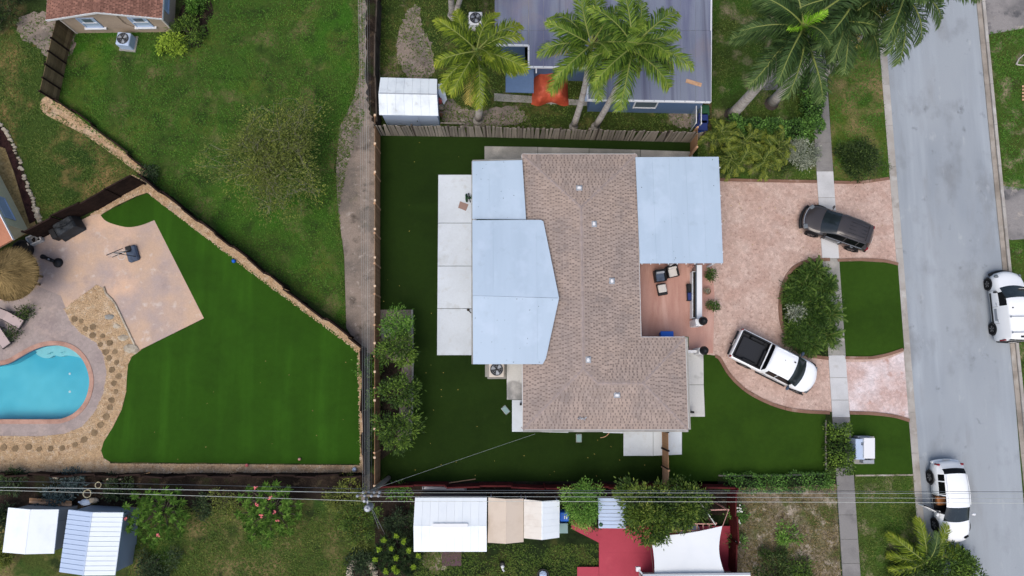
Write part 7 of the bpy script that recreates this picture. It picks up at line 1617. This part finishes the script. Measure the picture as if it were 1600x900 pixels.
for i, (x, y, yl) in enumerate([(600, 844, 1), (619, 837, 1), (631, 846, 1), (592, 858, 1), (611, 857, 1), (639, 860, 1), (586, 874, 1), (619, 872, 1), (654, 868, 1), (615, 888, 1), (620, 893, 1), (646, 886, 1), (603, 893, 1), (628, 862, 0), (603, 872, 0), (632, 876, 0), (610, 848, 0), (598, 884, 0), (640, 872, 0), (626, 886, 0), (612, 878, 0), (648, 878, 0), (640, 895, 0), (594, 868, 0), (606, 864, 0), (634, 890, 0)]):
    q = G(x, y, 1.2 + .2 * yl + rnd.uniform(-.1, .1)); v, tn = rosette(None, q, 24 if yl else 18, .22 if yl else .42, .09, None, 500 + i, el=(.1, 1.0)); (Vy if yl else Vs).append(v); (ty if yl else ts).append(tn); mb.tube([Vector((q.x, q.y, 0)).lerp(c, .5), q], .03, .02, n=5)
    if yl: v, tn = rosette(None, q - up * .12, 16, .42, .12, None, 600 + i, el=(-.1, .4)); Vs.append(v); ts.append(tn)
part(t, 'stems', mb, M['bark']); part_np(t, 'foliage', np.vstack(Vs), 4, M['lf_shade'], np.concatenate(ts)); part_np(t, 'young_leaves', np.vstack(Vy), 4, M['lf_yel'], np.concatenate(ty))
# palms
def frond_mesh(name, L, el, curve, nl, lw, ll, m, seed, split=.9, tone0=.45, tipdry=0):
    """one feather leaf growing along +X from the origin: a list of vertices in quads plus its rib"""
    rg = np.random.default_rng(seed); n_ = 26; s = np.linspace(0, 1, n_); ang = el - curve * s ** 1.3; ds = L / (n_ - 1)
    x = np.concatenate([[0], np.cumsum(np.cos(ang[:-1]) * ds)]); z = np.concatenate([[0], np.cumsum(np.sin(ang[:-1]) * ds)]); sway = .12 * L * np.sin(s * 2 + seed) * s * .4
    pos = np.column_stack([x, sway, z]); Vs, ts = [], []
    def at(u_): f = u_ * (n_ - 1); i = int(min(n_ - 2, f)); return pos[i] * (1 - f + i) + pos[i + 1] * (f - i), (pos[i + 1] - pos[i]) / np.linalg.norm(pos[i + 1] - pos[i])
    for k in range(nl):
        u_ = .12 + .87 * (k + .5) / nl; p, T = at(u_); side = np.array([0, 1.0, 0]); nrm = np.cross(T, side)
        prof = (math.sin(PI * min(1, (u_ + .06) * .93)) ** .55) * ll; fw = .55 + .9 * u_
        for sg in (1, -1):
            up_ = rg.choice([.45, .1, -.2]) * split + rg.normal(0, .1); d = side * sg + T * fw * rg.uniform(.8, 1.2) + np.array([0, 0, up_]); d /= np.linalg.norm(d); l = prof * rg.uniform(.85, 1.12); w = lw * rg.uniform(.8, 1.2); wv = T * w * .5; m1 = p + d * l * .5; m2 = p + d * l * .8 - np.array([0, 0, l * .10 + .08 * l]); tip = p + d * l - np.array([0, 0, l * (.28 + .12 * rg.random())])
            Vs += [p - wv * .6, p + wv * .6, m1 + wv, m1 - wv, m1 - wv, m1 + wv, m2 + wv * .6, tip]
            t0 = tone0 + rg.normal(0, .10) + .38 * (u_ - .55) + tipdry * max(0, u_ - .55); ts += [t0, t0 + .05]
    me = mesh_np(name, np.array(Vs), 4, m, np.clip(ts, 0, 1))
    mb = MB(); mb.tube([Vector(q) for q in pos[::3]], [.05 * (1 - .85 * i / 8) * L / 3 + .004 for i in range(len(pos[::3]))], n=5)
    # join the rib into the same mesh through a second slot
    nv = len(me.vertices); rb = mb.mesh(name + '_rib', M['rachis']); return me, rb
FR = {}
def frond_set(key, mats, L, lw, ll, nl, seed):
    out = []
    for i, (el, cu) in enumerate(((1.25, .9), (.95, 1.15), (.65, 1.2), (.4, 1.25), (.15, 1.2), (-.1, 1.1), (.8, 1.5), (.3, 1.6))): out.append(frond_mesh('frond', L, el, cu, nl, lw, ll, M[mats[i % len(mats)]], seed + i, tipdry=.25))
    FR[key] = out
frond_set('yel', ['fr_yel'], 3.0, .075, .78, 58, 100)
frond_set('mid', ['fr_mid'], 3.3, .075, .85, 62, 120)
frond_set('dark', ['fr_dark'], 3.9, .075, .95, 70, 140)
frond_set('areca', ['fr_areca'], 1.5, .07, .42, 20, 160)
frond_set('cycad', ['lf_cycad'], 1.15, .035, .24, 34, 180)
frond_set('young', ['fr_mid', 'fr_dark', 'fr_yel', 'fr_yel'], 2.9, .075, .72, 58, 200)
frond_set('new', ['fr_new'], 1.5, .05, .5, 30, 220)
frond_set('old', ['fr_dry'], 2.9, .06, .7, 44, 240)
def add_frond(t, c, key, variant, rz, sc=1.0, tilt=0.0):
    me, rb = FR[key][variant]; Mx = WM[t.name].inverted() @ Matrix.Translation(c) @ Matrix.Rotation(rz, 4, 'Z') @ Matrix.Rotation(tilt, 4, 'X') @ Matrix.Scale(sc, 4)
    o = inst(t, 'frond', me, Mx); r = bpy.data.objects.new('rib', rb); COL.objects.link(r); r.parent = o; WM[r.name] = WM[t.name]; return o
def palm(label, base_px, crown_px, h, key, n_, seed, group, trunk=(.24, .15), bulge=False, spear=None, order=None, root=False):
    b = G(*base_px); c = G(crown_px[0], crown_px[1], h); t = thing('palm_tree', label, 'palm tree', b, group); rnd = random.Random(seed)
    pts = [b.lerp(c, i / 10) + Vector((math.sin(i / 10 * PI) * .15, 0, 0)) for i in range(11)]; rr = [trunk[0] * (1.25 if i == 0 else 1) + (trunk[1] - trunk[0]) * i / 10 + (.05 * math.sin(i / 10 * PI) if bulge else 0) for i in range(11)]
    mb = MB(); mb.tube(pts, rr, n=12); tp = part(t, 'trunk', mb, M['palmbark'], sm=True)
    mb = MB()
    for i in range(1, 28): f = i / 28; q = b.lerp(c, f) + Vector((math.sin(f * PI) * .15, 0, 0)); r_ = trunk[0] + (trunk[1] - trunk[0]) * f + (.05 * math.sin(f * PI) if bulge else 0); mb.lathe(q, [(r_ + .002, -.02), (r_ + .014, 0), (r_ + .002, .02)], 12)
    part(tp, 'leaf_scars', mb, M['palmbark'], kind='stuff')
    mb = MB(); mb.lathe(b, [(trunk[0] * 1.6, -.05), (trunk[0] * 1.35, .12), (trunk[0] * 1.05, .35)], 12); part(t, 'root_base', mb, M['palmroot' if root else 'palmbark'])
    d = (c - b).normalized(); mb = MB(); mb.tube([c - d * .1, c + up * .5, c + up * 1.0], [trunk[1] * .95, trunk[1] * .8, .05], n=9); part(t, 'crownshaft', mb, M['crownshaft'], sm=True)
    top_ = c + up * .75
    for i in range(n_):
        v = [5, 4, 4, 3, 3, 7, 2, 2, 6, 1, 0, 3, 4, 2, 5, 3, 1, 4][i % 18]; add_frond(t, top_ - up * .25 * (v >= 4), key, v, i * 2.399 + rnd.uniform(-.25, .25), rnd.uniform(.85, 1.08), rnd.uniform(-.3, .3))
    for i in range(3 if key != 'yel' else 1): add_frond(t, top_ - up * .4, 'old', 5, rnd.uniform(0, 6.28), rnd.uniform(.8, 1.0), rnd.uniform(-.4, .4))
    if spear:
        for i in range(6): add_frond(t, top_, 'new', [0, 1, 2, 1, 0, 2][i], i * 1.05 + .3, .9)
    return t
gp = 'royal palms'
palm('yellow green palm between the stained white shed and the blue porch roof', (747, 188), (746, 90), 8.2, 'yel', 15, 1, gp, (.23, .17))
palm('darker green palm with its crown left over the grey roof', (896, 198), (922, 80), 8.6, 'mid', 15, 2, gp, (.2, .14))
palm('green palm with its crown right over the middle of the grey roof', (930, 198), (985, 84), 8.8, 'mid', 15, 3, gp, (.2, .14))
palm('tall dark palm leaning from the hedge corner, whole pale trunk in view', (1143, 180), (1247, 54), 10.0, 'dark', 22, 4, gp, (.34, .2), spear=True, root=True)
palm('tall dark palm with round dark base in the middle of the hedge yard', (1205, 162), (1322, 12), 10.5, 'dark', 20, 5, gp, (.32, .2), root=True)
palm('tall dark palm whose fronds hang over the road at the top', (1263, 140), (1398, -12), 10.8, 'dark', 20, 6, gp, (.32, .2), root=True)
palm('pale twin palm trunk left of the white air conditioner, leaning left', (706, 24), (690, -75), 8.0, 'yel', 9, 7, gp, (.2, .14))
palm('pale twin palm trunk left of the white air conditioner, leaning right', (709, 28), (735, -85), 8.0, 'yel', 9, 8, gp, (.18, .13))
# young palm at the bottom right
b = G(1432, 872); t = thing('palm_tree', 'young palm with orange tipped fronds beside the white SUV', 'palm tree', b); mb = MB(); mb.tube([b, b + up * .9], .18, .12, n=8); part(t, 'trunk', mb, M['bark'])
for i, (v, a, s, key) in enumerate(((2, 100, 1.0, 'young'), (3, 143, .95, 'young'), (2, 60, .95, 'young'), (3, 196, .8, 'young'), (3, 20, .9, 'young'), (7, 170, .8, 'young'), (3, 300, .9, 'young'), (1, 80, .8, 'young'), (5, 235, .9, 'young'), (5, 340, .8, 'young'))): add_frond(t, b + up * .95, key, v, R(a), s)
# areca palms
ga = 'areca palms beside the driveway'
for i, (x, y, lab) in enumerate(((1112, 222, 'areca palm clump nearest the blue carport roof, upper left of its group'), (1140, 262, 'areca palm clump at the driveway edge, lowest of its group'), (1158, 232, 'areca palm clump in the middle of the yellow green group'), (1188, 258, 'areca palm clump at the driveway edge, right of the lowest one'), (1200, 236, 'areca palm clump nearest the silvery shrub'))):
    b = G(x, y); t = thing('areca_palm', lab, 'palm', b, ga); rnd = random.Random(90 + i); mb = MB()
    for k in range(5): q = Vector((rnd.uniform(-.35, .35), rnd.uniform(-.35, .35), 0)); mb.tube([b + q * .6, b + q + up * 1.3], .04, .03, n=5)
    part(t, 'stems', mb, M['crownshaft'])
    for k in range(20): add_frond(t, b + Vector((rnd.uniform(-.4, .4), rnd.uniform(-.4, .4), rnd.uniform(.9, 1.5))), 'areca', rnd.choice([1, 2, 3, 4, 5, 7]), k * 2.399, rnd.uniform(.6, .95), rnd.uniform(-.4, .4))
# cycads in the island
gc = 'cycads in the driveway island'
for i, (x, y, s, lab) in enumerate(((1268, 424, .8, 'cycad at the top tip of the driveway island'), (1248, 447, .9, 'cycad at the upper left curve of the driveway island'), (1284, 448, .85, 'cycad beside the sidewalk in the upper island'), (1262, 472, .85, 'cycad right of the silver shrub in the island'), (1290, 492, .95, 'cycad beside the sidewalk in the middle of the island'), (1258, 510, .95, 'large cycad below the silver shrub in the island'), (1286, 524, .95, 'cycad beside the sidewalk in the lower island'), (1262, 540, .8, 'cycad at the bottom tip of the driveway island'))):
    b = G(x, y); t = thing('cycad', lab, 'cycad', b, gc); rnd = random.Random(70 + i); mb = MB(); mb.lathe(b, [(.16, 0), (.18, .25), (.1, .45), (0, .5)], 10); part(t, 'trunk', mb, M['bark'])
    for k in range(26): add_frond(t, b + up * (.45 + .25 * rnd.random()), 'cycad', rnd.choice([0, 1, 2, 3, 4, 6, 7]), k * 2.399, s * rnd.uniform(.85, 1.15), rnd.uniform(-.2, .2))
for i, (x, y, r, lab) in enumerate(((1275, 438, .9, 'dense green undergrowth among the upper cycads of the island'), (1250, 465, .8, 'dense green undergrowth along the left curve of the island'), (1280, 480, .95, 'dense green undergrowth beside the sidewalk in the island'), (1250, 525, .8, 'dense green undergrowth at the lower left of the island'), (1278, 520, 1.0, 'dense green undergrowth at the lower right of the island'))): bush(lab, x, y, r * 1.15, 1.25, 2600, 'lf_cycad', 300 + i, .22, aspect=.14)
# potted plants by the porch wall
for i, (x, y, lab, pl) in enumerate(((1104, 431, 'potted green plant by the porch wall, nearest the carport', 1), (1103, 456, 'shallow pot of pale succulents in the middle of the porch wall', 0), (1106, 480, 'potted green plant by the porch wall, nearest the column', 1))):
    b = G(x, y); t = thing('potted_plant', lab, 'potted plant', b, 'pots along the porch wall'); mb = MB(); mb.lathe(b + up * .03, [(.16, 0), (.24, .34), (.21, .34), (.18, .25), (0, .25)], 14); part(t, 'pot', mb, M['terra'])
    V, tone, cc = crown_leaves(b + Vector((.12 if pl else 0, 0, .55 if pl else .33)), (.34, .3, .25) if pl else (.14, .14, .06), 14, 420 if pl else 160, .12 if pl else .07, .09 if pl else .04, 80 + i, low=-.3); part_np(t, 'foliage', V, 4, M['lf_cycad' if pl else 'lf_silver'], tone)
# fallen leaves on the turf
P = scatter([(190, 560), (556, 560), (558, 720), (190, 716)], 14); rg = np.random.default_rng(3); a = rg.uniform(0, 2 * PI, len(P)); D = np.column_stack([np.cos(a), np.sin(a), np.full(len(P), .1)]); part_np(None, 'fallen_leaves', leaf_quads(np.column_stack([P, np.full(len(P), .06)]), D, rg.uniform(.05, .12, len(P)), rg.uniform(.02, .04, len(P)), rg), 4, M['thatch'], None, 'stuff')
P = np.vstack([scatter([(600, 220), (740, 220), (680, 560), (660, 740), (600, 740)], 16), scatter([(650, 560), (780, 600), (1030, 690), (1030, 745), (650, 745)], 26), scatter([(1130, 300), (1380, 300), (1390, 400), (1130, 400)], 40)]); a = rg.uniform(0, 2 * PI, len(P)); D = np.column_stack([np.cos(a), np.sin(a), np.full(len(P), .1)]); part_np(None, 'fallen_leaves', leaf_quads(np.column_stack([P, np.full(len(P), .045)]), D, rg.uniform(.05, .11, len(P)), rg.uniform(.02, .035, len(P)), rg), 4, M['fr_dry'], np.full(len(P), .4), 'stuff')
